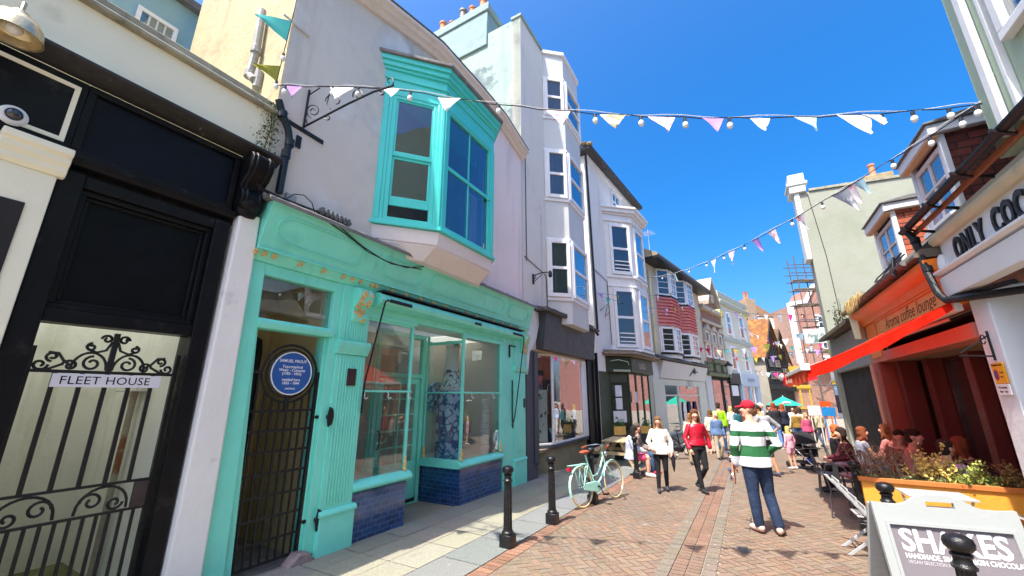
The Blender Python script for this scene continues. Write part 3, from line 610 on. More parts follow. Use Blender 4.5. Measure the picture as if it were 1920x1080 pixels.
sl_.ext(zp, W1a, W1b+.07); sl_.box(W1b-.06, W1b+.07, .48, .63, RD, -.1)
obj('window_sill', sl_, mTeal, B, bev=.006); sl_ = MB(L)
sl_.ext([(o+.02, z-.04) for o, z in zp], W2a-.07, W2b+.02); sl_.box(W2a-.07, W2a+.06, .44, .59, RD, -.08)
obj('window_sill', sl_, mTeal, B, bev=.006)
bars = MB(L)
bars.box(W1b-.05, W1b, .63, 3.0, -.05, .0); bars.box(W1a, W1b, 1.845, 1.875, -.045, .03); bars.box(W1a, W1b-.05, 2.94, 3.0, -.05, .0); bars.box(W1b-.04, W1b-.005, .63, 3.0, RD, RD+.05)
bars.box(W2a, W2a+.055, .59, 3.04, .0, .05); bars.box(W2b-.05, W2b+.1, .59, 3.04, .0, .05); bars.box(W2a+.055, W2b-.05, 2.96, 3.04, .0, .05); bars.box(W2a+.055, W2b-.05, 1.835, 1.865, .005, .07); bars.box(W2a-.02, W2a+.012, 1.835, 1.865, RD+.05, .0); bars.box(W2a, W2a+.05, .59, 3.04, RD, RD+.05); bars.box(W2a, W2a+.05, 2.84, 2.90, RD+.05, .0)
obj('glazing_bars', bars, mTeal, B, bev=.004)
for u, o in ((W1b-.025, .0), (W2a+.028, .05), (W2b-.02, .05), (W2a+.01, RD+.06)):
    obj('bar_finial', MB(L).lathe([(.035, 0), (.036, .03), (.022, .05), (.034, .08), (.03, .13), (.018, .17), (.024, .19), (.014, .22)], u, o, 12, .585 if u > 2 else .625), mGold, B)
for u, z, o in ((W1a+.06, 1.82, .05), (W1a+.52, 1.82, .05), (W1b-.1, 1.82, .05), (W2a+.3, 1.81, .075), (W2a+1.1, 1.81, .075)):
    obj('bar_hook', MB(L).tube([(u, z+.03, o-.02), (u, z-.01, o), (u-.02, z-.05, o+.01), (u+.01, z-.075, o+.02), (u+.04, z-.05, o+.025)], .007, 5), mWhite, B)
obj('shop_pane', MB(L).box(W1a, W1b-.05, .63, 2.94, -.03, -.024), mGlass, B, sm=0)
obj('shop_pane', MB(L).box(W1b-.03, W1b-.024, .63, 3.0, RD+.05, -.05), mGlass, B, sm=0)
obj('shop_pane', MB(L).box(W2a+.055, W2b-.05, .59, 2.96, .02, .026), mGlass, B, sm=0)
obj('shop_pane', MB(L).box(W2a+.02, W2a+.026, .59, 3.0, RD+.05, .0), mGlass, B, sm=0)
# interior: plaster walls, display floors, recess ceiling
inn = MB(L); inn.box(-.44, -.02, -.1, 3.3, -1.7, -.2); inn.box(-.44, 4.3, -.1, 3.3, -1.85, -1.7); inn.box(4.05, 4.3, -.1, 3.3, -1.7, -.2)
obj('interior_wall', inn, M('shop_interior', (.6, .57, .49), .85, .1, 1.2), B)
mFillSheet = CLOTHM('fill_light_sheet', (.5, .5, .47), .6)
obj('fill_light_sheet', MB(L).poly([(-.02, 3.08, -1.7), (4.05, 3.08, -1.7), (4.05, 3.08, -.62), (-.02, 3.08, -.62)]), mFillSheet, B, sm=0)  # added translucent sheet, there to brighten the shop inside
obj('fill_light_sheet', MB(L).poly([(-1.8, 3.42, -1.5), (-.6, 3.42, -1.5), (-.6, 3.42, -.5), (-1.8, 3.42, -.5)]), mFillSheet, B, sm=0)  # same added sheet above the lattice gate passage
obj('interior_ceiling', MB(L).box(-.02, 4.05, 3.06, 3.12, -.62, -.12), M('shop_ceiling', (.6, .75, .7), .7), B)
dfl = MB(L); dfl.box(-.02, W1b-.06, .46, .52, -1.7, -.1); dfl.box(W2a+.06, 4.05, .42, .48, -1.7, -.08); obj('display_floor', dfl, M('display_grey', (.6, .6, .57), .5, .15, 4), B)
obj('interior_floor', MB(L).box(-.02, 4.05, -.35, -.12, -1.7, RD), mDark, B)
# recessed door with small panes, light over it
dm = MB(L); o0, o1 = RD-.05, RD
dm.ring(1.10, 2.42, -.28, 3.04, .09, o0-.03, o1+.02); dm.box(1.19, 2.33, 2.14, 2.22, o0-.03, o1+.02); dm.box(1.22, 2.30, -.14, .55, o0, o1); dm.box(1.22, 1.33, .55, 2.12, o0, o1); dm.box(2.19, 2.30, .55, 2.12, o0, o1); dm.box(1.33, 2.19, 2.02, 2.12, o0, o1); dm.box(1.745, 1.775, .55, 2.02, o0, o1)
for k in range(1, 5): z = .55+k*.294; dm.box(1.33, 1.745, z-.012, z+.012, o0+.01, o1-.01); dm.box(1.775, 2.19, z-.012, z+.012, o0+.01, o1-.01)
dr = obj('door', dm, mTeal, B, bev=.004)
obj('pane', MB(L).box(1.33, 2.19, .55, 2.02, o0+.02, o0+.026), mGlass, dr, sm=0); obj('pane', MB(L).box(1.19, 2.33, 2.22, 2.95, o0+.02, o0+.026), mGlass, dr, sm=0)
obj('door_handle', MB(L).tube([(1.27, .85, o1), (1.27, .87, o1+.05), (1.27, 1.15, o1+.05), (1.27, 1.17, o1)], .014, 7), mIron, dr)
# window display: Delft style tower, dish
def pat_mat(name, c1, c2, sc, th, rough=.25):
    m = bpy.data.materials.new(name); m.use_nodes = True; t = m.node_tree; p = t.nodes['Principled BSDF']
    tc = node(t, 'ShaderNodeTexCoord'); v = node(t, 'ShaderNodeTexVoronoi', feature='DISTANCE_TO_EDGE'); v.inputs['Scale'].default_value = sc; nz = node(t, 'ShaderNodeTexNoise'); nz.inputs['Scale'].default_value = sc*.8; nz.inputs['Detail'].default_value = 6
    t.links.new(tc.outputs['Object'], v.inputs['Vector']); t.links.new(tc.outputs['Object'], nz.inputs['Vector']); ml = node(t, 'ShaderNodeMath', operation='ADD'); t.links.new(v.outputs['Distance'], ml.inputs[0]); t.links.new(nz.outputs['Fac'], ml.inputs[1])
    t.links.new(mixrgb(t, ramp(t, ml.outputs[0], th, th+.06), c1, c2), p.inputs['Base Color']); p.inputs['Roughness'].default_value = rough; p.inputs['Coat Weight'].default_value = .4; MATS[name] = m; return m
mDelft = pat_mat('delft_blue', hx('24498a'), hx('a9c0dc'), 7, .60); mDelftW = pat_mat('delft_white', hx('22386a'), hx('dfe2e2'), 10, .50)
tw = thing('delft_tower', 'tall blue and white glazed ceramic tower displayed in the right turquoise shop window', 'ornament', L.W(3.1, .48, -.75))
obj('body', MB(L).lathe([(.30, 0), (.31, .05), (.30, .1), (.31, .6), (.31, 1.3), (.29, 1.38), (.25, 1.42)], 3.1, -.75, 32, .48), mDelft, tw)
obj('shoulder', MB(L).lathe([(.25, 0), (.26, .05), (.22, .12), (.18, .3), (.16, .45)], 3.1, -.75, 32, 1.9), mDelftW, tw)
obj('neck', MB(L).lathe([(.16, 0), (.15, .1), (.145, .48), (.15, .5)], 3.1, -.75, 32, 2.35), M('delft_plain', hx('e0e1de'), .25, .04, 3, spots=(hx('22386a'), 5, .7, .72)), tw)
obj('crown', MB(L).lathe([(.15, 0), (.17, .03), (.16, .1), (.165, .14)], 3.1, -.75, 32, 2.85), mDelftW, tw)
ds = MB(L); ds.disc((3.62, 1.75), .36, -1.66, -1.63, 36); ds.hoop((3.62, 1.75), .34, .03, -1.62, 36, 6); ds.ball((3.62, 1.75, -1.62), (.22, .22, .03), 16, 8)
dsh = tag(obj('wall_dish', ds, mDelft), 'large dark round dish behind the ceramic tower in the turquoise shop', 'dish')
wc = MB(L)
for k in range(11): t = k/10; wc.box(W2b-.28+.02*math.sin(k), W2b-.06+.02*math.sin(k*2), .5+t*1.1, .62+t*1.1, -.34, -.22)
tag(obj('hanging_cloth', wc, mCurtain, bev=.03), 'white cloth hanging at the right end of the turquoise shop window', 'cloth')
# roller awning box with its black folding rods
aw = MB(L); aw.ext([(.02, 3.16), (.10, 3.15), (.22, 3.19), (.25, 3.25), (.23, 3.33), (.15, 3.37), (.02, 3.375)], .06, 4.72); bx = obj('awning_box', aw, mTeal, B, bev=.004)
sl2 = MB(L); sl2.box(.06, 4.72, 3.372, 3.392, .10, .27)
for a, b in ((.22, .70), (2.55, 2.78), (4.15, 4.62)): sl2.box(a, b, 3.225, 3.275, .235, .26)
obj('awning_slot', sl2, mIron, bx)
rods = MB(L); rods.tube([(.62, 3.235, .27), (.14, 3.24, .27), (.10, 3.2, .27), (.06, 2.9, .24), (-.02, 2.0, .12), (-.02, 1.55, .10)], .014, 6); obj('awning_rod', rods, mIron, bx); rods = MB(L); rods.tube([(4.25, 3.24, .27), (4.62, 3.24, .27), (4.66, 3.18, .27), (4.62, 2.5, .2), (4.48, 1.3, .1), (4.40, 1.1, .07)], .014, 6); rods.tube([(4.45, 2.15, .05), (4.43, 1.4, .06), (4.42, 1.05, .08)], .016, 6); rods.box(4.3, 4.34, 2.7, 3.0, .03, .06); rods.box(4.3, 4.62, 2.97, 3.0, .03, .06)
obj('awning_rod', rods, mIron, bx)
obj('bell_plate', MB(L).box(4.98, 5.07, 1.5, 1.72, .05, .07), mIron, B)

# ------------------------------------------------------------------ oriel
BZ0, BZ1, BZ2 = 4.53, 7.62, 7.98
FL = L.sub(-.1, 0, -40.3); FF = L.sub(.75, .72, 0); FRt = L.sub(2.45, .72, 41)
LL, LF, LR = 1.114, 1.70, .95
oriel = MB(L); ftp = [(-.1, 0), (.75, .72), (2.45, .72), (3.17, .0)]
def grow(p, d): return [(p[0][0]-d*1.1, p[0][1]), (p[1][0]-d*.45, p[1][1]+d), (p[2][0]+d*.45, p[2][1]+d), (p[3][0]+d*1.1, p[3][1])]
for d, z0, z1 in ((0, 7.1, 7.42), (.03, 7.42, 7.47), (.02, 7.47, 7.60), (.06, 7.60, 7.66), (.10, 7.66, 7.76), (.14, 7.76, 7.86), (.05, BZ0, BZ0+.05), (.02, BZ0+.05, BZ0+.10)):
    oriel.vpr(grow(ftp, d), z0, z1)
for fr_, ln in ((FL, LL), (FF, LF), (FRt, LR)):
    oriel.fr = fr_; oriel.box(0, .16 if fr_ is not FF else .10, BZ0+.1, 7.1, -.12, 0); oriel.box(ln-(.13 if fr_ is not FF else .10), ln, BZ0+.1, 7.1, -.12, 0)
    oriel.box(0.02, .10 if fr_ is not FF else .06, BZ0+.1, 7.1, .0, .018); oriel.box(ln-.07, ln-.01, BZ0+.1, 7.1, .0, .018)
ori = obj('oriel_window', oriel, mTealHi, B, bev=.006)
# left sash, slightly open at the foot
u0, u1 = .16, LL-.13; zb, zt = BZ0+.1, 7.1; zm = 5.90
s1 = MB(FL); s1.ring(u0, u1, zb, zt, .075, -.10, -.012, .06); s1.box(u0+.075, u1-.075, zm-.03, zm+.03, -.08, -.03); s1.ring(u0+.075, u1-.075, zm+.03, zt-.06, .035, -.07, -.035); s1.ring(u0+.075, u1-.075, zb+.42, zm-.03, .04, -.095, -.06, .05); s1.box(u0+.075, u1-.075, zb+.30, zb+.42, -.095, -.06)
obj('sash', s1, mTealHi, ori, bev=.004)
mPaneHi = GLASS('upper_glass', (.7, .74, .76), 1.9)
obj('pane', MB(FL).box(u0+.1, u1-.1, zm+.03, zt-.08, -.052, -.046), mPaneHi, ori, sm=0); obj('pane', MB(FL).box(u0+.1, u1-.1, zb+.44, zm-.05, -.08, -.074), mPaneHi, ori, sm=0)
s2 = MB(FF); u0, u1 = .10, LF-.10; s2.ring(u0, u1, zb, zt, .07, -.10, -.012, .055); s2.box(u0+.07, u1-.07, zm-.035, zm+.035, -.08, -.03); um = (u0+u1)/2; s2.box(um-.016, um+.016, zb+.055, zm-.035, -.08, -.04); s2.box(um-.016, um+.016, zm+.035, zt-.055, -.08, -.04); s2.box(u1-.12, u1-.06, zm-.08, zm-.03, -.03, .03)
obj('sash', s2, mTealHi, ori, bev=.004)
for a, b in ((u0+.07, um-.016), (um+.016, u1-.07)):
    for c, d in ((zb+.055, zm-.035), (zm+.035, zt-.055)): obj('pane', MB(FF).box(a, b, c, d, -.062, -.056), mPaneHi, ori, sm=0)
s3 = MB(FRt); s3.ring(.16, LR-.13, zb, zt, .075, -.10, -.012, .06); s3.box(.235, LR-.205, zm-.03, zm+.03, -.08, -.03); obj('sash', s3, mTealHi, ori, bev=.004); obj('pane', MB(FRt).box(.235, LR-.205, zb+.06, zt-.06, -.06, -.054), mPaneHi, ori, sm=0)
rm_ = MB(L); rm_.box(0, 3.0, zb, zt, -.02, .004); obj('room_shade_sheet', rm_, M('room_dim', (.13, .115, .11), .9, .4, 1.5), ori)
cbm = MB(FF); cbm.box(LF-.35, LF-.17, zb+.06, zt-.06, -.2, -.17); c2_ = MB(FF)
for k in range(12): a_ = LF*.56+k*.045; c2_.box(a_, a_+.036, zb+.05, zm-.05, -.19-.012*(k % 2), -.175-.012*(k % 2))
obj('curtain', c2_, M('grey_curtain', (.42, .42, .46), .9, .1, 8), ori)
obj('curtain', cbm, M('purple_curtain', (.12, .06, .16), .9, .2, 8), ori)
ps = MB(FF); ps.lathe([(.05, 0), (.06, .10), (.065, .13), (.05, .135)], .36, -.15, 14, zb+.02); obj('plant_pot', ps, M('terracotta', (.5, .24, .14), .8), ori)
# lead roof and plaster corbel beneath
rfm = MB(L); rfm.vpr(grow(ftp, .19), 7.862, 7.93); rfm.vpr(grow(ftp, .10), 7.932, 7.98); rfm.vpr(grow(ftp, .03), 7.982, 8.05); obj('oriel_roof', rfm, mLead, B, bev=.012)
cbl = MB(L); lo = [(.02, 0), (.70, .42), (2.40, .42), (2.95, 0)]; mid = [(-.06, 0), (.745, .69), (2.42, .69), (3.1, 0)]
def tier(mb, p, zp, r_, zr): i = mb.add([(u, zp, o) for u, o in p]+[(u, zr, o) for u, o in r_]); n = len(p); [mb.fc(i+k, i+k+1, i+n+k+1, i+n+k) for k in range(n-1)]; mb.fc(*range(i, i+n)); mb.fc(*range(i+n, i+2*n))
tier(cbl, lo, 4.02, mid, 4.27); tier(cbl, mid, 4.272, [(-.1, 0), (.75, .72), (2.45, .71), (3.15, 0)], BZ0-.002)
obj('oriel_corbel', cbl, M('rough_white_plaster', hx('e6ddd8'), .8, .06, 1, 1.3, 5, dirt=((.62, .5, .44), .8, .55, .85)), B, bev=.02)

# ------------------------------------------------------------------ ironwork, pipes and cables on the wall
UB = -1.42
def bp(x, y): o, z = L.pu(x, y, UB); return (UB, z, max(o, .005))
bk = MB(L)
bk.tube([bp(566, 178), bp(562, 243)], .018, 6); bk.tube([bp(562, 242), bp(600, 222), bp(650, 196), bp(700, 172), bp(738, 160)], .014, 6); bk.tube([bp(575, 166), bp(620, 162), bp(680, 164), bp(722, 166)], .011, 6)
def bspi(x, y, r0, r1, a0, a1, n=18): bk.tube([bp(x+(r0+(r1-r0)*q/n)*math.cos(R(a0+(a1-a0)*q/n)), y-(r0+(r1-r0)*q/n)*math.sin(R(a0+(a1-a0)*q/n))) for q in range(n+1)], .008, 5)
bk.tube([bp(600, 165), bp(580, 178), bp(570, 200), bp(568, 222), bp(576, 232)], .009, 5); bspi(588, 208, 14, 3, 250, -330); bspi(628, 190, 18, 6, 180, -60); bspi(672, 178, 11, 3, 200, -240); bk.tube([bp(630, 165), bp(617, 178), bp(613, 195), bp(620, 204)], .009, 5); bspi(614, 221, 4, 4, 0, 360); bspi(716, 174, 4, 4, 0, 360); bspi(731, 152, 8, 3, -60, 260)
obj('iron_bracket', bk, mIron, B)
a = L.px(530, 222); b = L.px(605, 268); c = L.px(557, 262); br2 = MB(L); br2.hexa([(a[0], a[1]-.03), (b[0], b[1]-.03), (b[0], b[1]+.03), (a[0], a[1]+.03)], .002, .02); br2.box(c[0]-.02, c[0]+.05, c[1]-.12, c[1]+.06, .002, .025); obj('iron_strap', br2, mIron, B)
dp = MB(L); pts = [(523, 188), (530, 215), (541, 245), (543, 268), (536, 290), (523, 362)]; P_ = [L.px(x, y, .09) for x, y in pts]; dp.tube([(p[0], p[1], .09) for p in P_], .047, 10)
for k in (1, 3, 4): dp.tube([(P_[k][0], P_[k][1]+.05, .09), (P_[k][0], P_[k][1]-.05, .09)], .058, 10)
obj('drainpipe', dp, M('pipe_black', (.012, .018, .02), .35, .3, 6), B)
gp = MB(L); P_ = [L.pu(x, y, -1.9) for x, y in ((492, 20), (480, 95), (468, 140), (476, 150))]; gp.tube([(-1.9, p[1], p[0]) for p in P_], .055, 10)
for q in ((.0, 1), (.0, 2)): p = P_[q[1]]; gp.tube([(-1.9, p[1]+.05, p[0]), (-1.9, p[1]-.05, p[0])], .07, 10)
p = L.pu(484, 152, -1.85); gp.tube([(-1.85, p[1]+.15, p[0]), (-1.85, p[1]-.12, p[0])], .06, 10); obj('soil_pipe', gp, M('grey_pipe', (.3, .29, .27), .6, .2, 5, .3, 20, dirt=((.5, .48, .42), 6, .55, .7)), B)
cbw = MB(L)
def wpts(l, o): return [(*L.px(x, y, o), o) for x, y in l]
cbw.tube(wpts(((483, 346), (505, 362), (545, 380), (590, 395), (640, 428), (680, 462), (720, 488), (762, 502), (795, 500)), .30), .009, 5); cbw.tube(wpts(((484, 352), (520, 372), (570, 392), (610, 412), (650, 440), (690, 472), (735, 495), (790, 505)), .31), .009, 5)
cbw.tube(wpts(((486, 350), (530, 371), (580, 390), (620, 405)), .2), .008, 5); cbw.tube(wpts(((538, 372), (552, 364), (570, 366), (585, 380), (590, 398)), .1), .007, 5)
obj('cable', cbw, mIron, B)
jb = MB(L); a = L.px(600, 396, .2); 
for k in range(7): jb.box(a[0]+k*.07, a[0]+k*.07+.045, a[1]-.05-k*.002, a[1]+.06-k*.002, .15, .25)
jb.box(a[0]-.03, a[0]+.5, a[1]-.03, a[1]+.02, .17, .23); obj('cable_joint', jb, M('joint_grey', (.12, .12, .12), .5, .4, 20), B, bev=.01)
a = L.px(543, 372, .03); obj('junction_box', MB(L).box(a[0]-.06, a[0]+.08, a[1]-.06, a[1]+.06, 0, .06), M('box_grey', (.4, .4, .41), .5), B, bev=.008)
a = L.px(530, 28); b = L.px(580, 70); obj('conduit', MB(L).tube([(a[0], a[1], .02), (b[0], b[1], .02)], .016, 6), M('conduit_grey', (.55, .55, .56), .5), B)
# ------------------------------------------------------------------ left row beyond the turquoise shop
def pw(par, fr, u0, u1, z0, z1, o=0, **k):            # window standing on a wall face
    k.setdefault('bk', .055); k.setdefault('dep', .09); return win(par, fr, u0, u1, z0, z1, o, **k)
def faces(fr, ft):                                    # frames for the faces of a canted bay
    out = []
    for (a, b), (c, d) in zip(ft, ft[1:]): out.append((fr.sub(a, b, -math.degrees(math.atan2(d-b, c-a))), math.hypot(c-a, d-b)))
    return out
def off(ft, d): return [(ft[0][0]-d, ft[0][1])]+[(u+(-d*.45 if k == 0 else d*.45), o+d) for k, (u, o) in enumerate(ft[1:3])]+[(ft[3][0]+d, ft[3][1])]

# ---- C: tall grey-green house with a four storey bay over a charcoal shop
C = thing('tall_bay_house', 'tall pale green and grey house with a narrow full height bay over a charcoal shopfront', 'house', L.W(7.5, gzL(7.5)))
mGreen = M('patchy_green_render', hx('9db3a4'), .82, .07, .7, .5, 8, dirt=((.17, .21, .215), .5, .54, .59), streak=((.2, .26, .23), 1.2, .56, .8), spots=((.5, .52, .40), .9, .6, .68))
mGreyW = M('grey_render', hx('e3dcd0'), .8, .04, 1, .3, 9, dirt=((.5, .5, .5), 1.2, .58, .9), streak=((.45, .45, .44), 2.2, .56, .88))
mGreyP = M('grey_panel', hx('d0cfca'), .7, .04, 1.5, .2, 10, streak=((.46, .46, .45), 3, .56, .88))
obj('side_wall', MB(L).box(5.07, 5.3, 4, 14.12, -4.25, -.004), mGreen, C)
obj('wall', MB(L).box(5.07, 9.85, 3.0, 14.10, -.3, 0), mGreyW, C)
obj('parapet', MB(L).box(5.03, 9.88, 14.12, 14.24, -.35, .05), M('parapet_green', hx('98a89a'), .8, .15, 3), C, bev=.02)
ch = MB(L); ch.box(5.0, 5.9, 13.6, 15.1, -4.3, -1.3); ch.box(4.95, 5.95, 15.102, 15.4, -4.38, -1.22); ch.box(4.99, 5.91, 15.402, 15.5, -4.33, -1.27)
cs = obj('chimney_stack', ch, M('stack_render', hx('90a5a0'), .85, .12, 1.5, .5, 10, dirt=((.3, .36, .36), 1.4, .55, .75)), C, bev=.02)
mPot = M('terracotta_pot', (.56, .23, .11), .75, .18, 6, .2, 30)
for k, (o, s) in enumerate(((-3.75, 1), (-3.3, .75), (-2.75, 1.05), (-2.3, .9), (-1.8, 1))):
    obj('chimney_pot', MB(L).lathe([(.16*s, 0), (.17*s, .05), (.14*s, .1), (.125*s, .75*s), (.155*s, .78*s), (.155*s, .86*s), (.12*s, .87*s)], 5.45, o, 14, 15.5), mPot if k != 2 else mLead, cs)
ft = [(6.72, 0), (7.25, .6), (8.78, .58), (9.35, 0)]
bm_ = MB(L)
bm_.vpr(ft, 3.9, 14.05); obj('bay', bm_, mGreyP, C, bev=.012)
bt = MB(L)
LV = [(12.95, 11.35), (9.95, 8.15), (6.65, 4.75)]
for zt_, zb_ in LV:
    obj('string_course', MB(L).vpr(off(ft, .05), zb_-.12, zb_-.0), mWhite, C, bev=.012); obj('string_course', MB(L).vpr(off(ft, .04), zt_+.0, zt_+.07), mWhite, C, bev=.012)
bt.vpr(off(ft, .07), 14.05, 14.2); obj('string_course', bt, mWhite, C, bev=.012)
for fi, (fr_, ln) in enumerate(faces(L, ft)):
    for k, (zt_, zb_) in enumerate(LV):
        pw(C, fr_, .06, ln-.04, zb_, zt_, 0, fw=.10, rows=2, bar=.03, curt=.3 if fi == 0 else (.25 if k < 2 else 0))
        if fi < 2: obj('pilaster', MB(fr_).box(-.0, .06, zb_, zt_, .0, .06), mWhite, C)
obj('downpipe', MB(L).tube([(9.80, 14.1, .06), (9.80, 10, .06), (9.9, 7, .06), (10.0, 4.3, .06), (10.3, 4.15, .3), (10.45, 4.0, .35)], .05, 8), MATS['pipe_black'], C)
obj('conduit', MB(L).tube([(6.35, 7.4, .02), (6.33, 4.2, .02)], .02, 6), MATS['conduit_grey'], C)
mChar = M('charcoal_paint', hx('45474a'), .5, .08, 2, .15, 14, dirt=((.03, .03, .03), 1.2, .6, .9))
a = L.px(1023, 586, .32); b = L.px(1138, 631, .32); c = L.px(1017, 652, .25); d_ = L.px(1128, 680, .25)
u0, u1, zt_, zb_ = a[0], 10.15, (a[1]+b[1])/2, (c[1]+d_[1])/2
sf = MB(L); sf.ext([(0, zb_), (.24, zb_), (.34, zt_), (0, zt_+.02)], u0, u1); obj('fascia', sf, mChar, C, bev=.006)
mPeelRoof = M('peeling_ledge', (.09, .085, .08), .8, .4, 5, .6, 14, dirt=((.4, .38, .35), 5, .6, .66))
rl = MB(L); rl.ext([(0, zt_+.03), (.46, zt_+.0), (.48, zt_+.07), (0, zt_+.2)], u0-.25, u1+.15)
for k in range(26): rl.box(u0-.2+k*.155, u0-.2+k*.155+.12, zt_+.075, zt_+.11+random.uniform(0, .03), .36, .47)
obj('ledge', rl, mPeelRoof, C, bev=.01)
# flaking left pillar, curved white piece above
pl = MB(L); pl.box(5.22, 5.78, -.45, 2.95, -.2, .06); pl.box(5.55, 5.72, .1, 2.95, .06, .14)
obj('pillar', pl, M('flaking_grey', hx('55555c'), .75, .1, 2, .8, 9, dirt=((.42, .37, .28), .9, .62, .66)), C, bev=.03)
cp_ = MB(L); cp_.hexa([(5.2, 2.3), (5.32, 2.9), (5.72, 3.28), (5.85, 3.6), (6.1, 4.1), (5.30, 4.1), (5.2, 3.6)], -.1, .10); obj('curved_console', cp_, M('chalky_white', hx('d8e0dc'), .8, .06, 2), C, bev=.03)
# shop window: angled left light, long right light
us = [5.82, 6.75, 9.55]; ft2 = [(5.82, -.55), (6.85, .05), (9.35, .05), (9.5, -.3)]
lw = MB(L); zS, zH = .45, 2.98
lw.vpr([(5.8, -.6), (6.85, .10), (9.6, .10), (9.6, -.6)], zS-.1, zS); obj('window_sill', lw, mChar, C, bev=.01)
rs = MB(L); rs.vpr([(5.82, -.55), (6.85, .03), (9.55, .03), (9.55, -.55)], -.5, zS-.1); obj('stall_riser', rs, M('olive_stone', hx('8c8264'), .85, .15, 2, .5, 14, dirt=((.2, .2, .1), 1.5, .5, .7)), C)
for k, (fr_, ln) in enumerate(faces(L, ft2)[:2]):
    fm_ = MB(fr_); fm_.ring(0, ln, zS, zH, .05, -.05, .0); w_ = obj('shop_window', fm_, mWhite, C, bev=.004); obj('pane', MB(fr_).box(.05, ln-.05, zS+.05, zH-.05, -.03, -.024), mGlass, w_, sm=0)
hd = MB(L); hd.box(5.8, 9.7, zH+.0, zb_-.003, -.6, .05); obj('lintel', hd, M('raw_timber', (.5, .4, .26), .7, .15, 4), C)
jm = MB(L); jm.hexa([(9.36, zS), (9.72, zS), (9.72, zH), (9.30, zH)], -.06, .07); obj('jamb', jm, mWhite, C, bev=.02)
bd = MB(L); bd.box(9.73, 10.6, -.5, zb_+.1, -.3, .12); bd.tube([(10.45, zb_+.3, .22), (10.45, -.4, .2)], .06, 8); obj('black_boarding', bd, mBlack, C, bev=.01)
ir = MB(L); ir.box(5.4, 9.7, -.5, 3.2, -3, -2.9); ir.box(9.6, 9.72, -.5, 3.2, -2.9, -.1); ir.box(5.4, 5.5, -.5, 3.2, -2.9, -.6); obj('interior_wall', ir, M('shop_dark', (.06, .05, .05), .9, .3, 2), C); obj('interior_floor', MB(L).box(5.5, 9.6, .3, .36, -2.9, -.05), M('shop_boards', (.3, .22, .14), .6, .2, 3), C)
# clothes and bits in that window
mClo = [M('cloth_%s' % n, hx(c_), .85, .2, 9) for n, c_ in (('orange', 'e08a1e'), ('grey', '7a7c84'), ('navy', '2a3450'), ('pink', 'd88a98'), ('white', 'e6e6e2'), ('teal', '5fa8a8'), ('brown', '6a4430'), ('mint', 'a9c9b4'), ('cream', 'e8dcc0'), ('red', 'b42a2e'), ('green', '3f7a44'))]
rr = random.Random(5)
def garment(u, z, o, m, h=.8, w=.3, fr=L, label='garment hanging in the window of the charcoal shop'):
    g = MB(fr); n = 10; P_ = []
    for k in range(n+1):
        t = k/n; ww = w*(.35+.65*min(1, t*4))*(1+.08*math.sin(k*2)); P_.append((ww, z-h*t))
    for s_ in (0, 1):
        pass
    i = g.add([(u-ww/2, zz, o+.05) for ww, zz in P_]+[(u+ww/2, zz, o+.05) for ww, zz in P_]+[(u, zz, o+.12) for ww, zz in P_]+[(u, zz, o-.02) for ww, zz in P_])
    m_ = n+1
    for k in range(n):
        for a_, b_ in ((0, 2), (2, 1), (1, 3), (3, 0)): g.fc(i+a_*m_+k, i+b_*m_+k, i+b_*m_+k+1, i+a_*m_+k+1)
    g.tube([(u-w*.2, z, o+.05), (u, z+.06, o+.05), (u+w*.2, z, o+.05)], .008, 5)
    ob = obj('garment', g, m); return tag(ob, label, 'clothes', 'clothes in the charcoal shop window')
for k in range(9):
    u = 6.5+k*.33; m_ = mClo[(2, 0, 1, 3, 6, 7, 4, 9, 2)[k]]
    cn_ = ('navy', 'orange', 'grey', 'pink', 'brown', 'mint', 'white', 'red', 'dark blue')[k]
    garment(u, 2.1+.3*(k % 3 == 0), -.55-.18*(k % 2), m_, .9, .34, label=cn_+' garment on a hanger in the charcoal shop window')
for k in range(4): obj('timber_batten', MB(L).box(6.2+k*.28, 6.26+k*.28, 1.9, 3.0, -1.1, -1.04), MATS['raw_timber'], C)
sk = MB(L); sk.fr = faces(L, ft2)[0][0]
sc3 = thing('pattern_screen', 'white screen printed with drinks glasses and lemons inside the charcoal shop window', 'screen', L.W(6.2, .5, -.5))
obj('cloth', MB(sk.fr).box(.12, 1.05, .5, 1.95, -.16, -.13), M('pale_print', hx('d5d8d2'), .7, .05, 4, spots=(hx('c8cf5a'), 3.2, .66, .68)), sc3)
pr = MB(sk.fr)
for k in range(26):
    u, z = rr.uniform(.17, 1.0), rr.uniform(.6, 1.9); a = rr.uniform(0, 3); s_ = rr.uniform(.05, .1); pr.poly([(u+s_*math.cos(a+q)*(.6 if i_ % 2 else 1), z+s_*math.sin(a+q)*(.6 if i_ % 2 else 1.3), -.127+k*.0001) for i_, q in enumerate((0, 1.2, 2.6, 4.1))]); pr.m[-1] = k % 4
obj('print', pr, [mClo[5], mClo[6], mClo[7], M('lime', hx('b9c24a'), .7)], sc3, sm=0)
for k in range(14):
    x_ = MB(L); u = rr.uniform(7.0, 9.2); z = .36; h_ = rr.uniform(.15, .5); x_.lathe([(.06, 0), (.1, h_*.3), (.08, h_*.8), (.03, h_)], u, rr.uniform(-.5, -.15), 10, z)
    tag(obj('shop_ornament', x_, mClo[rr.randrange(len(mClo))]), 'small coloured ornament standing along the sill of the charcoal shop window', 'ornament', 'ornaments in the charcoal shop window')
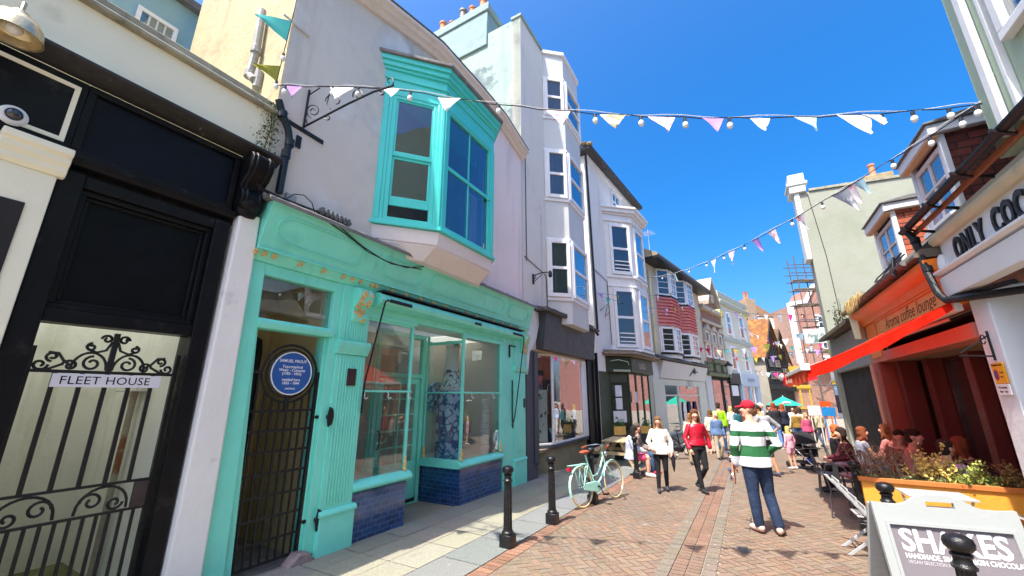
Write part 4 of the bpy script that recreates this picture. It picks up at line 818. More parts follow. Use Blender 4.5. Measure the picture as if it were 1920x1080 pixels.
wl = MB(L); a = L.px(1000, 520, .02); wl.box(a[0]-.03, a[0]+.05, a[1]-.2, a[1]+.1, .0, .03); wl.tube([(a[0], a[1]+.05, .03), (a[0], a[1]+.1, .3), (a[0], a[1]+.08, .55)], .016, 6); wl.spiral((a[0], a[1]-.02), .1, .02, 0, 400, .01, .06); wl.tube([(a[0], a[1]-.15, .03), (a[0], a[1]+.05, .3)], .012, 6); wl.lathe([(.03, 0), (.06, .04), (.05, .16), (.02, .2)], a[0], .56, 10, a[1]-.08)
tag(obj('wall_bracket', wl, mIron), 'small black scrolled bracket lamp on the tall grey house', 'lamp')

# ---- D: lilac white house
Dh = thing('lilac_house', 'lilac white house with a canted two storey bay above a dark green shop', 'house', D.W(4, gz(D.W(4, 0).y)))
mLil = M('lilac_render', hx('ece5dc'), .8, .04, 1, .5, 6, dirt=((.55, .55, .6), .9, .6, .9), streak=((.46, .46, .47), 2.5, .56, .9))
dw = MB(D); dw.hexa([(.42, -.6), (7.1, -.6), (7.1, 12.35), (.25, 12.25)], -6, 0); obj('wall', dw, mLil, Dh, bev=.03)
dr_ = MB(D); dr_.ext([(-6.2, 12.36), (.0, 12.30), (.42, 12.32), (.42, 12.5), (-3, 14.3), (-6.2, 12.6)], .0, 7.3); obj('roof', dr_, M('dark_roof', (.06, .06, .065), .7, .3, 3, .6, 20), Dh, bev=.03)
mRT = M('lichen_tile', (.33, .27, .18), .85, .35, 8, .8, 15)
vt = MB(D)
for k in range(9): vt.ball((.05, 12.55+k*.1, .35-k*.22), (.16, .09, .15), 8, 5)
obj('verge_tile', vt, mRT, Dh); obj('downpipe', MB(D).tube([(.18, 12.2, .08), (.3, 8, .08), (.4, 4.3, .08)], .05, 8), MATS['pipe_black'], Dh)
obj('soffit_board', MB(D).box(.3, 7.15, 12.05, 12.29, .005, .08), mWhite, Dh)
q = D.rect(1143, 348, 1158, 388); pw(Dh, D, q[0], q[1]+.15, 10.75, 11.85, 0, cols=2, rows=2, fw=.08, meet=False)
ft = [(2.05, 0), (3.15, .9), (4.85, .9), (5.9, 0)]
bd = MB(D); bd.vpr(ft, 3.5, 10.2); obj('bay', bd, mLil, Dh, bev=.02)
bt = MB(D)
for d_, z0, z1 in ((.10, 9.72, 9.8), (.06, 9.8, 10.05), (.14, 10.05, 10.15), (.26, 10.15, 10.32), (.34, 10.32, 10.44), (.08, 6.95, 7.06), (.06, 6.52, 6.6), (.10, 3.62, 3.74)): (bt.vpr(off(ft, d_), z0, z1) if z0 > 9 else obj('bay_sill', MB(D).vpr(off(ft, d_), z0, z1), mWhite, Dh, bev=.02))
obj('bay_cornice', bt, M('lilac_trim', hx('eae6e2'), .6, .04, 2), Dh, bev=.02)
for fi, (fr_, ln) in enumerate(faces(D, ft)):
    for k, (z0, z1) in enumerate(((7.12, 9.6), (3.8, 6.45))):
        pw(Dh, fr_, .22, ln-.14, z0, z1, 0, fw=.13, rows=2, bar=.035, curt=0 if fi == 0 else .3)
        g_ = MB(fr_); 
        for j in range(3): g_.box(.38, ln-.30, z0+.22+j*.18, z0+.27+j*.18, .10, .13)
        if fi == 0: obj('window_guard', g_, mWhite, Dh)
# dark green shop, bowed front
mBot = M('bottle_green', hx('39422a'), .45, .15, 3, .1, 20); mFasc = M('fascia_green', hx('4a5a30'), .5, .1, 3)
fs = [(1.2, 0), (2.2, .75), (5.2, .75), (6.2, 0)]
tmb = MB(D); tmb.vpr(off(fs, .0), 2.72, 3.35); obj('fascia', tmb, mBot, Dh, bev=.02)
tt2 = MB(D); tt2.vpr(off(fs, .28), 3.36, 3.42); tt2.vpr(off(fs, .36), 3.425, 3.5); tt2.vpr(off(fs, .2), 3.505, 3.62); obj('shop_cornice', tt2, M('brown_lead', (.25, .19, .14), .7, .25, 5, .5, 16, dirt=((.5, .46, .4), 4, .56, .7)), Dh, bev=.015)
fr0, ln0 = faces(D, fs)[0]; fr1, ln1 = faces(D, fs)[1]
def letters(txt, fr, u, z, size, o, m, label, cat='sign', sx=1, shear=0, par=None, align='CENTER', bold=0, space=1):
    return obj('lettering', text_mb(txt, fr, u, z, size, o, shear, sx, .004, space, bold, 0, align), m, par, sm=0)
obj('lettering', text_mb('LADLE', fr1, 1.0, 2.92, .36, .004, 0, .75, .004, 1.1), M('sign_silver', hx('c8c8be'), .5), Dh, sm=0)
lc = MB(fr0); lc.box(.35, 1.15, 2.74, 2.82, .01, .03); lc.tube([(.2, 3.15, .03), (.5, 3.2, .2), (.9, 3.12, .25), (1.0, 3.0, .15)], .018, 6); obj('lamp_arm', lc, M('silver_arm', hx('b4b8a8'), .4, .1, 4), Dh)
for fi, (fr_, ln) in enumerate(faces(D, [(1.5, 0), (2.3, .55), (5.1, .55), (6.0, 0)])):
    n = (1, 3, 1)[fi]
    for k in range(n):
        a, b = ln*k/n, ln*(k+1)/n; f_ = MB(fr_); f_.ring(a, b, .35, 2.7, .05, -.06, 0); w_ = obj('shop_window', f_, mBot, Dh); obj('pane', MB(fr_).box(a+.05, b-.05, .4, 2.65, -.04, -.034), mGlass, w_, sm=0)
obj('stall_riser', MB(D).vpr([(1.5, 0), (2.3, .55), (5.1, .55), (6.0, 0)], -.6, .35), mBot, Dh, bev=.01)
obj('shop_wall', MB(D).box(.45, 7.05, -.6, 2.72, -.3, .004), mBot, Dh)
for k, (fi, u, z) in enumerate(((0, .45, 1.75), (0, .45, 1.25), (0, .3, .75), (0, .6, .75), (1, .45, 1.5))):
    fr_, ln = (fr0, ln0) if fi == 0 else (fr1, ln1); obj('menu_sheet', MB(fr_).box(u, u+.3, z, z+.44, -.12, -.11), M('paper', hx('dadadc'), .8), Dh)
obj('pier', MB(D).box(6.15, 7.1, -.7, 3.35, 0, .12), M('sage_pier', hx('b9b8a6'), .7, .08, 2), Dh, bev=.02)

# ---- E: buff house, two red tiled bays
Eh = thing('red_tiled_house', 'buff house with two shallow bays hung with red tiles above a pale grey shop', 'house', E.W(5, gz(E.W(5, 0).y)))
mBuff = M('buff_render', hx('cbbfa8'), .85, .06, 1, .5, 6, dirt=((.4, .36, .3), .8, .6, .9))
obj('wall', MB(E).box(.0, 11, -.8, 9.55, -6, 0), mBuff, Eh, bev=.03)
er = MB(E); er.ext([(-6.2, 9.56), (.9, 9.50), (.95, 9.62), (-2.8, 11.8), (-6.2, 9.8)], -.15, 11.1); obj('roof', er, mRT, Eh); er2 = MB(E); er2.ext([(.0, 9.36), (.93, 9.36), (.96, 9.5), (0, 9.5)], -.15, 11.1); obj('eaves', er2, mIron, Eh)
for u in (.9, 9.6):
    c_ = MB(E); c_.box(u, u+.8, 10, 12.2, -3.2, -2.4); c_.lathe([(.2, 0), (.16, .1), (.15, .6), (.19, .65)], u+.4, -2.8, 12, 12.2); obj('chimney', c_, BR('stack_brick', (.42, .17, .1), (.5, .24, .14), (.4, .36, .3), 50), Eh)
mTileR = M('red_hung_tile', hx('d98078'), .7, .16, 7, .4, 18)
for (xa, xb, xc), pw_ in (((1228, 1252, 1262), 0), ((1262, 1281, 1292), 1)):
    dpt = .55; u0 = E.px(xa+4, 575)[0]; u1 = E.px(xb+7, 575, dpt)[0]; u2 = E.px(xc+8, 580, dpt)[0]; u3 = u2+.7
    ft = [(u0, 0), (u1, dpt), (u2, dpt), (u3, 0)]
    b_ = MB(E); b_.vpr(ft, 3.9, 9.35); obj('bay', b_, mWhite, Eh)
    tl = MB(E)
    for k in range(9): z = 5.75+k*.2; d0, d1 = .15, .03; tier(tl, off(ft, d0), z+.05, off(ft, d1), z+.23)
    obj('tile_hanging', tl, mTileR, Eh, sm=0)
    obj('bay_sill', MB(E).vpr(off(ft, .1), 7.55, 7.63), mIron, Eh); obj('bay_sill', MB(E).vpr(off(ft, .1), 4.1, 4.2), mIron, Eh)
    for fi, (fr_, ln) in enumerate(faces(E, ft)):
        pw(Eh, fr_, .08, ln-.05, 7.64, 9.3, 0, cols=1 if fi != 1 else 2, rows=4, fw=.09, bar=.03, meet=False, curt=0 if fi == 0 else .9); pw(Eh, fr_, .08, ln-.05, 4.22, 5.7, 0, cols=1 if fi != 1 else 2, rows=4, fw=.09, bar=.03, meet=False, curt=0 if fi == 0 else .9)
obj('rainwater_pipe', MB(E).tube([(.55, 8.9, .1), (.55, 4, .1)], .07, 8), M('cream_pipe', hx('dcd2ac'), .6), Eh)
ef = MB(E); ef.ext([(0, 2.72), (.15, 2.72), (.42, 3.66), (0, 3.7)], .6, 9.4); ef.hexa([(-.3, 2.6), (.6, 2.72), (.6, 3.68), (-.3, 3.68)], 0, .12); obj('fascia', ef, M('pale_grey_fascia', hx('d6d3cf'), .6, .04, 2), Eh, bev=.02)
sq = MB(Fr(E.p, E.a)); 
sqp = [(5.6, 3.0), (5.9, 3.25), (6.3, 3.5), (6.1, 3.2), (6.5, 3.4), (6.4, 3.15), (7.0, 3.3)]; sq.tube([(u, z, .19+(z-2.72)/.94*.27) for u, z in sqp], .03, 5); obj('painted_flourish', sq, mChar, Eh)
el = MB(E); el.ext([(0, 3.72), (.5, 3.70), (.55, 3.8), (0, 4.05)], -.1, 9.8); obj('ledge', el, mPeelRoof, Eh)
mCreamS = M('sage_cream_paint', hx('d3d3c2'), .6, .05, 2)
es = MB(E); es.box(-.4, 1.2, -.7, 2.7, 0, .12); es.box(5.4, 6.6, 2.2, 2.7, 0, .1); es.box(1.2, 9.4, 2.45, 2.7, 0, .1); es.box(7.9, 9.4, -.8, 2.45, 0, .12); obj('shopfront', es, mCreamS, Eh, bev=.02)
for a, b in ((1.2, 3.6), (3.6, 7.9)):
    f_ = MB(E); f_.ring(a, b, -.3, 2.45, .1, 0, .1); f_.box(a+.1, b-.1, 1.75, 1.83, .01, .09); w_ = obj('shop_window', f_, mCreamS, Eh); obj('pane', MB(E).box(a+.1, b-.1, -.2, 2.35, .03, .04), mGlass, w_, sm=0); obj('room_shade_sheet', MB(E).poly([(a, -.3, .012), (b, -.3, .012), (b, 2.45, .012), (a, 2.45, .012)]), M('shop_dim', (.07, .06, .08), .9), w_, sm=0)
for u in (4.4, 5.4, 6.6): garment(u, 1.4, .05, mClo[2] if u > 5 else mClo[4], 1.1, .6, E, 'dress on a stand in the window of the pale grey shop')['group'] = 'dresses in the pale grey shop window'

# ---- F: brick gabled house over olive shop
Fh = thing('gabled_brick_house', 'red brick house with a stone gable and white window hoods above an olive shop', 'house', F.W(2.4, gz(F.W(2.4, 0).y)))
mBrickF = BR('red_brick_far', (.28, .10, .07), (.34, .14, .09), (.36, .3, .25), 47)
obj('wall', MB(F).hexa([(-.2, -1), (4.9, -1), (4.9, 8.4), (3.9, 8.6), (2.5, 10.6), (1.2, 9.0), (-.2, 8.7)], -6, 0), mBrickF, Fh)
mStoneF = M('grey_stone_trim', hx('b7aa98'), .8, .1, 3, .3, 15)
ft_ = MB(F)
for (a, za), (b, zb) in zip([(.9, 8.8), (2.5, 11.0), (4.1, 8.9)], [(2.5, 11.0), (4.1, 8.9)]): ft_.hexa([(a, za), (b, zb), (b, zb+.35), (a, za+.35)], -1.2, .45)
ft_.box(-.3, 5.0, 8.3, 8.62, 0, .35); ft_.box(-.3, 5.0, 7.3, 7.55, 0, .2); ft_.box(2.2, 2.9, 9.2, 9.9, 0, .3); ft_.box(-.3, 5.0, 5.7, 5.9, 0, .15)
obj('gable_trim', ft_, mStoneF, Fh, bev=.03)
for k in range(3):
    a = .1+k*1.65; pw(Fh, F, a, a+1.15, 4.6, 6.7, 0, rows=2, fw=.12); h_ = MB(F); h_.hexa([(a-.1, 6.75), (a+1.25, 6.75), (a+.57, 7.2)], .0, .25); h_.box(a-.25, a-.02, 5.6, 6.75, 0, .22); h_.box(a+1.17, a+1.4, 5.6, 6.75, 0, .22); obj('window_hood', h_, mStoneF, Fh, bev=.02)
mOlive = M('olive_paint', hx('6b7050'), .5, .1, 3)
fo = MB(F); fo.box(-.6, 5.1, 3.2, 3.45, 0, .3); fo.box(-.6, 5.1, 3.45, 4.25, 0, .12); fo.box(1.3, 3.2, 4.25, 4.5, 0, .2); obj('fascia', fo, mOlive, Fh, bev=.02)
for a in (-.4, 1.45, 3.35): obj('fascia_panel', MB(F).ring(a, a+1.6, 3.5, 4.2, .07, .12, .18), mBot, Fh)
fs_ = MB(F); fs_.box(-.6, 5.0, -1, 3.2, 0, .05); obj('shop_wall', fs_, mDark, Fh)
for a, b in ((.2, 2.6), (2.9, 4.8)):
    f_ = MB(F); f_.ring(a, b, -.2, 3.0, .09, .055, .14); w_ = obj('shop_window', f_, mIron, Fh); obj('pane', MB(F).box(a+.09, b-.09, -.1, 2.9, .09, .1), mGlass, w_, sm=0)
obj('blind', MB(F).box(.4, 2.4, -.2, 1.9, .06, .07), M('olive_blind', hx('7a775a'), .8), Fh); obj('pier', MB(F).box(-1.1, .15, -1, 3.2, 0, .15), mGreyP, Fh)
obj('teal_poster', MB(F).box(3.1, 4.4, .4, 1.8, .06, .07), MATS['cloth_teal'], Fh)

# ---- G: cream house with white embrasures
Gh = thing('cream_corner_house', 'cream stuccoed house with a heavy cornice above a black shop and a pale blue shop', 'house', G.W(4, gz(G.W(4, 0).y)))
mGc = M('cream_stucco', hx('d2d1bf'), .8, .05, 1, .3, 9, dirt=((.45, .45, .36), .9, .6, .9)); mGy = M('yellow_side', hx('dcd6a2'), .8, .05, 1)
obj('wall', MB(G).box(.05, 8.6, -1, 10.3, -7, 0), mGc, Gh); obj('side_wall', MB(G).box(.0, .05, 3, 10.6, -7, .12), mGy, Gh)
gc = MB(G); gc.box(.0, 8.7, 10.3, 10.75, -7, .12); gc.ext([(0, 9.6), (.2, 9.62), (.3, 9.8), (.3, 9.95), (0, 10)], .0, 8.75); gc.box(0, 8.7, 6.4, 6.75, 0, .14); obj('cornice', gc, M('grey_green_trim', hx('a9b2a8'), .7, .08, 2), Gh, bev=.03)
for a in (1.6, 5.4):
    for z0, z1 in ((7.0, 9.2), (3.95, 6.0)):
        pw(Gh, G, a, a+1.2, z0, z1, 0, rows=2, fw=.12); r_ = MB(G); r_.hexa([(a+1.22, z0-.2), (a+1.75, z0-.2), (a+1.3, z1+.1), (a+1.22, z1+.1)], 0, .09); obj('shutter', r_, mWhite, Gh)
gb = MB(G); gb.box(-.2, 2.6, 2.75, 3.6, 0, .25); obj('fascia', gb, mIron, Gh); obj('shop_wall', MB(G).box(0, 2.6, -1, 2.75, .0, .05), mDark, Gh); obj('shop_sign', MB(G).box(.4, 2.0, 1.75, 2.6, .06, .12), mWhite, Gh)
mPB = M('pale_blue_paint', hx('b4c1cc'), .6, .05, 2); gp_ = MB(G); gp_.box(2.65, 8.3, 2.6, 3.75, 0, .3); gp_.box(2.65, 3.3, -1, 2.6, 0, .25); gp_.box(7.5, 8.3, -1, 2.6, 0, .25); gp_.box(5.2, 5.5, -1, 2.6, 0, .25); obj('shopfront', gp_, mPB, Gh, bev=.02); obj('name_board', MB(G).box(4.3, 6.6, 3.0, 3.3, .3, .32), M('slate_blue', hx('8795a4'), .6), Gh)
for a, b in ((3.3, 5.2), (5.5, 7.5)):
    f_ = MB(G); f_.ring(a, b, .2, 2.6, .1, .05, .15); w_ = obj('shop_window', f_, mPB, Gh); obj('pane', MB(G).box(a+.1, b-.1, .3, 2.5, .1, .11), mGlass, w_, sm=0); obj('display', MB(G).box(a+.1, b-.1, .3, 2.3, .03, .06), M('shop_teal', hx('7fb4b0'), .8, .5, 1.3), w_)
# street lamp on the brick house
q = F.px(1366, 690, .8); sl1 = thing('street_lamp', 'black wall mounted lantern on the brick gabled house', 'lamp', F.W(q[0], q[1], .8))
lb = MB(F); lb.tube([(q[0], q[1]-.9, 0), (q[0], q[1]-.85, .8)], .03, 6); lb.tube([(q[0], q[1]-.6, 0), (q[0], q[1]-.2, .4), (q[0], q[1]-.85, .8)], .02, 6); lb.tube([(q[0], q[1]-.85, .8), (q[0], q[1]-.5, .8)], .03, 6); obj('bracket', lb, mIron, sl1)
lg = MB(F); lg.lathe([(.16, 0), (.3, .65)], q[0], .8, 4, q[1]-.5); obj('lantern', lg, M('lantern_glass', (.5, .5, .48), .2), sl1); lt = MB(F); lt.lathe([(.34, 0), (.34, .05), (.12, .25), (.05, .38)], q[0], .8, 4, q[1]+.15); obj('cap', lt, mIron, sl1)
# ------------------------------------------------------------------ right side
def gzR(u, o=0): return gz(RF.W(u, 0, o).y)
K = thing('chocolate_shop', 'white fronted shop under a tall green wall with large black capitals over its window', 'shop', RF.W(0, gzR(0)))
mGreenK = M('sage_render', hx('b4c4a8'), .8, .05, 1.1, .4, 9, dirt=((.33, .36, .28), 1.3, .6, .9), streak=((.36, .38, .3), 2, .6, .9))
mWhiteK = M('shop_white', hx('e6e6e4'), .5, .04, 2, .15, 12, dirt=((.5, .49, .46), 2, .64, .95))
obj('upper_wall', MB(RF).box(-1.62, 6, 4.2, 13, -5, -.002), mGreenK, K)
tr = MB(RF)
for x0, x1 in ((1799, 1812), (1842, 1850)): a = RF.px(x0, 4); b = RF.px(x1, 4); tr.box(a[0], b[0], 4.3, 13, 0, .06)
obj('white_batten', tr, mWhiteK, K, bev=.006)
a = RF.px(1872, 10); f_ = MB(RF); f_.ring(a[0]+.02, a[0]+1.1, 5.05, 7, .10, 0, .09); w_ = obj('window', f_, mWhiteK, K, bev=.01); obj('pane', MB(RF).box(a[0]+.12, a[0]+1.0, 5.15, 6.9, .02, .03), mPane, w_, sm=0); obj('room_shade_sheet', MB(RF).poly([(a[0]+.1, 5.1, .004), (a[0]+1, 5.1, .004), (a[0]+1, 6.9, .004), (a[0]+.1, 6.9, .004)]), mDark, w_, sm=0)
rk = MB(RF); rk.ext([(.24, 4.22), (.24, 4.27), (-3.0, 7.4), (-3.2, 7.3)], -3.7, -1.63); rk.ext([(.24, 4.22), (.24, 4.26), (.0, 4.5), (0, 4.4)], -1.62, 6); obj('lean_to_roof', rk, M('old_slate', (.09, .085, .085), .75, .35, 4, .6, 18, dirt=((.22, .2, .12), 3, .55, .75)), K)
gt_ = MB(RF); n_ = 9
prof_ = [(.25+.075*math.cos(R(180+180*k/8)), 4.20+.075*math.sin(R(180+180*k/8))) for k in range(9)]+[(.312-.0, 4.20), (.25-.055*math.cos(R(180)), 4.2)][:1]
gt_.ext([(.25+.055*math.cos(R(180+180*k/8)), 4.2+.055*math.sin(R(180+180*k/8))) for k in range(9)], -3.72, 6)
for k in range(12): u = -3.45+k*.85; gt_.ext([(.0, 4.04), (.02, 4.04), (.2, 4.10), (.34, 4.17), (.345, 4.2), (.33, 4.2), (.2, 4.12), (0, 4.07)], u, u+.035)
obj('gutter', gt_, mIron, K)
obj('gutter_reflection', MB(RF).box(-3.66, 6, 4.08, 4.14, .15, .18), M('gutter_reflected_orange', hx('9a5430'), .6, .1, 5), K)  # thin orange strip paints the light reflected under the gutter
fk = MB(RF); fk.ext([(0, 3.98), (.06, 3.98), (.11, 3.94), (.12, 3.88), (.08, 3.82), (0, 3.82)], -3.40, 6); obj('cove', fk, M('cove_cream', hx('d8c9a6'), .7, .1, 3, .3, 12, dirt=((.45, .4, .3), 3, .56, .8)), K, bev=.006)
obj('sign_board', MB(RF).box(-3.34, 6, 3.39, 4.06, -.2, .03), mWhiteK, K)
kk = MB(RF); kk.ext([(0, 3.36), (.16, 3.36), (.19, 3.39), (.19, 3.42), (.12, 3.45), (0, 3.46)], -3.42, 6); kk.ext([(0, 3.06), (.14, 3.06), (.155, 3.33), (0, 3.34)], -3.28, 6); obj('board_moulding', kk, mWhiteK, K, bev=.008)
ltr = text_mb('ONLY  COCOA', RF, -2.95, 3.48, .40, .034, sx=.66, dep=.02, space=1.12, bold=.012); obj('lettering', ltr, M('letter_black', (.008, .008, .008), .4), K, sm=0)
co_ = MB(RF); co_.ball((-3.30, 3.52, .06), (.06, .16, .06), 10, 8); co_.ball((-3.22, 3.42, .1), (.05, .05, .05)); obj('scroll_end', co_, mWhiteK, K)
pk = MB(RF); pk.box(-3.12, -2.70, -.3, 3.06, -.45, .0); obj('pillar', pk, M('bluish_white', hx('dde2e4'), .7, .05, 1.3, .3, 9, dirt=((.5, .48, .45), 1.2, .62, .9), spots=((.25, .25, .25), 9, .76, .775)), K, bev=.012)
fw_ = MB(RF); fw_.box(-2.28, -2.21, .6, 3.06, -.36, -.28); fw_.box(-2.69, 6, .5, .6, -.45, -.2); fw_.box(-2.21, 6, 2.96, 3.06, -.36, -.28); w_ = obj('shop_window', fw_, mWhiteK, K, bev=.004); obj('pane', MB(RF).box(-2.21, 6, .6, 2.96, -.34, -.335), mGlass, w_, sm=0); obj('pane', MB(RF).box(-2.69, -2.28, .6, 3.0, -.42, -.415), mGlass, w_, sm=0)
obj('stall_riser', MB(RF).box(-2.69, 6, -.3, .5, -.45, -.25), mWhiteK, K)
ik = MB(RF); ik.box(-3.1, 6, -.2, 3.06, -3, -2.9); obj('interior_wall', ik, M('choc_interior', (.12, .06, .05), .9, .3, 2), K); obj('interior_ceiling', MB(RF).box(-2.69, 6, 3.0, 3.055, -2.9, -.45), mWhiteK, K)
rr = random.Random(9)
for k in range(16):
    g = MB(RF); u = rr.uniform(-2.6, -.6); z = rr.choice((.62, 1.1, 1.6, 2.1, 2.5)); o = -.62; h_ = rr.uniform(.12, .3); g.lathe([(.09, 0), (.1, h_*.5), (.07, h_)], u, o, 10, z); tag(obj('gift_tin', g, [mClo[3], mClo[4], mClo[9], mClo[6], mClo[5]][k % 5]), 'coloured tin on the shelves of the chocolate shop window', 'tin', 'tins in the chocolate shop')
obj('shelf', MB(RF).box(-2.68, 5, 1.05, 1.09, -.8, -.5), mWhiteK, K)
fl_ = MB(RF)
for k in range(14): a = k*2.4; fl_.ball((-2.12+.05*math.cos(a)*(k/14), 2.68+.06*math.sin(a)*(k/14), -.5), .025, 6, 4)
tag(obj('paper_flower', fl_, M('hot_pink', hx('e0409a'), .7)), 'bright pink paper flower hanging in the chocolate shop window', 'flower')
cu_ = MB(RF)
for k in range(9): cu_.box(-2.15, -1.5, 2.1+k*.055, 2.13+k*.055, -.60, -.57)
tag(obj('striped_cloth', cu_, mClo[8]), 'striped cloth hanging in the chocolate shop window', 'cloth')
dk = MB(RF); P_ = [RF.px(x, y, o) + (o,) for x, y, o in ((1741, 445, .22), (1760, 490, .18), (1790, 535, .12), (1800, 548, .10))]
dk.tube([(-3.56, 4.14, .25), (-3.52, 4.0, .2), (-3.36, 3.45, .22), (-3.22, 3.12, .22), (-3.1, 3.0, .2), (-2.75, 2.96, .1), (-2.3, 2.92, -.2), (-2.28, 2.9, -.25)], .045, 10); dk.tube([(-3.14, 3.03, .14), (-2.3, 3.02, -.1)], .03, 8)
for z, u in ((3.98, -3.515), (3.5, -3.375)): dk.tube([(u, z+.04, .205), (u+.02, z-.04, .21)], .056, 10)
obj('downpipe', dk, mIron, K)
# parking plate on the pillar
ps_ = thing('restriction_sign', 'yellow and white no waiting plate on the white pillar', 'sign', RF.W(-2.85, 1.9, .01))
a = RF.px(1845, 676, .02); b = RF.px(1888, 738, .02); u0, u1, z1, z0 = -3.02, -2.76, 2.17, 1.80
obj('yellow_plate', MB(RF).box(u0, u1, z0+.13, z1, .004, .02), M('sign_yellow', hx('e9a51c'), .4, .05, 8), ps_, bev=.004); obj('white_plate', MB(RF).box(u0, u1, z0, z0+.127, .004, .019), mWhite, ps_, bev=.004)
rd = MB(RF); rd.disc((u0+.075, z0+.235), .05, .02, .023, 20, .065); obj('red_disc', rd, M('sign_red', hx('c23038'), .4), ps_); bd_ = MB(RF); bd_.disc((u0+.075, z0+.235), .037, .0232, .025, 20, .05); obj('blue_disc', bd_, M('sign_blue', hx('3d3f86'), .4), ps_)
tz = text_mb('Pedestrian Zone', RF, u0+.015, z1-.035, .034, .0205, dep=.001, bold=.0008); merge(tz, text_mb('At any', RF, u0+.15, z0+.25, .03, .0205, dep=.001)); merge(tz, text_mb('time', RF, u0+.15, z0+.2, .03, .0205, dep=.001)); obj('lettering', tz, mBlack, ps_, sm=0); tz = text_mb('No loading', RF, u0+.03, z0+.075, .04, .0195, dep=.001); merge(tz, text_mb('10am - 5pm', RF, u0+.03, z0+.03, .036, .0195, dep=.001)); obj('lettering', tz, mBlack, ps_, sm=0)
ib = MB(RF); ib.tube([(-2.9, 2.55, .01), (-2.9, 2.2, .01)], .012, 6); ib.spiral((-2.9, 2.45), .06, .05, 0, 330, .007, .06); ib.tube([(-2.9, 2.25, .01), (-2.9, 2.27, .3)], .01, 6); ib.tube([(-2.9, 2.5, .01), (-2.9, 2.3, .28)], .008, 6); tag(obj('iron_bracket', ib, mIron), 'small black iron sign bracket above the yellow plate on the white pillar', 'bracket')

# ---- J: orange coffee lounge
J = thing('coffee_lounge', 'single storey coffee lounge with an orange script lettered fascia and two tile hung dormers', 'cafe', RF.W(-5.5, gzR(-5.5)))
mOr = M('orange_paint', hx('ef7a1c'), .4, .07, 2, .15, 14, dirt=((.4, .15, .03), 2, .62, .9)); mOrS = M('sign_orange', hx('f0a050'), .45, .06, 2)
mRedP = M('terracotta_paint', hx('8f3c2c'), .5, .1, 2, .2, 14, dirt=((.2, .05, .03), 1.5, .6, .85))
jc = MB(RF); jc.ext([(0, 3.34), (.06, 3.345), (.09, 3.40), (.10, 3.46), (.2, 3.52), (.24, 3.58), (.24, 3.64), (0, 3.66)], -8.1, -3.36); obj('cornice', jc, mOr, J, bev=.006)
ext_ = MB(RF); ext_.ring(-7.1, -3.13, 2.95, 3.335, .035, 0, .07); ext_.box(-7.9, -7.15, 2.6, 3.33, 0, .05); obj('sign_frame', ext_, mOr, J, bev=.005)
obj('sign_board', MB(RF).box(-7.065, -3.165, 2.985, 3.30, 0, .045), mOrS, J)
tx = text_mb('Aroma coffee lounge', RF, -6.45, 3.075, .30, .046, shear=.35, sx=1.02, dep=.001, space=.98); tx.box(-6.95, -6.6, 3.06, 3.066, .046, .048); tx.box(-6.6, -5.6, 3.02, 3.026, .046, .048); tx.box(-3.75, -3.2, 3.17, 3.176, .046, .048); tx.box(-3.75, -3.2, 3.2, 3.206, .046, .048)
obj('lettering', tx, M('brown_letter', hx('5a2a12'), .6), J, sm=0)
jw = MB(RF); jw.box(-8.1, -3.13, 2.95, 3.66, -.25, -.002); jw.box(-8.1, -3.13, 2.50, 2.70, -.25, .03); obj('beam', jw, M('pinkish_beam', hx('c9705c'), .6, .08, 2), J, bev=.01)
cl = MB(RF); cl.box(-7.95, -7.55, -.5, 2.5, -.3, .05)
obj('column', cl, mRedP, J, bev=.012); cl = MB(RF); cl.box(-7.5, -7.25, -.5, 2.5, -.5, -.2); cl.box(-7.05, -6.75, -.5, 2.5, -.8, -.5)
obj('column', cl, M('recess_shaded_red', (.13, .025, .018), .45), J, bev=.012); cl = MB(RF); cl.box(-5.5, -5.25, -.5, 2.5, -.85, -.58); obj('column', cl, M('recess_shaded_red', (.13, .025, .018), .45), J, bev=.012)  # darker red on the set back columns: recess shade put into the colour
ww = MB(RF); ww.ring(-6.75, -5.5, .5, 2.5, .07, -.8, -.72); ww.ring(-5.25, -4.1, -.3, 2.5, .09, -.85, -.75); ww.box(-5.16, -4.19, 1.95, 2.02, -.85, -.75); ww.ring(-4.1, -3.13, .5, 2.5, .07, -.8, -.72); wj = obj('shopfront', ww, M('dark_red_frame', (.05, .012, .010), .35), J, bev=.006)
for a, b, z0 in ((-6.68, -5.57, .55), (-5.16, -4.19, .0), (-4.03, -3.2, .55)): obj('pane', MB(RF).box(a, b, z0, 2.45, -.78, -.774), mGlass, wj, sm=0)
obj('stall_riser', MB(RF).box(-6.75, -5.5, -.5, .5, -.85, -.7), MATS['recess_shaded_red'], J); obj('stall_riser', MB(RF).box(-4.1, -3.13, -.5, .5, -.85, -.7), MATS['recess_shaded_red'], J)
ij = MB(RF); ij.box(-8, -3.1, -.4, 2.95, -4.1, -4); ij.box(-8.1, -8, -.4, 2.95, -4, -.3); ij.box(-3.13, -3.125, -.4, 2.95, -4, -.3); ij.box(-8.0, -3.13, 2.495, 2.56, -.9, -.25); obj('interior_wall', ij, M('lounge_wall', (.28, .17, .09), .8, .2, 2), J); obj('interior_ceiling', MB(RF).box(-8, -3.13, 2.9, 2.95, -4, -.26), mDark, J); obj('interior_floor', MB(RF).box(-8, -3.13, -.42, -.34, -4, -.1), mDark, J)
obj('counter', MB(RF).box(-5.0, -3.2, -.3, 1.05, -2.2, -1.5), M('counter_dark', (.05, .012, .012), .3), J, bev=.02)
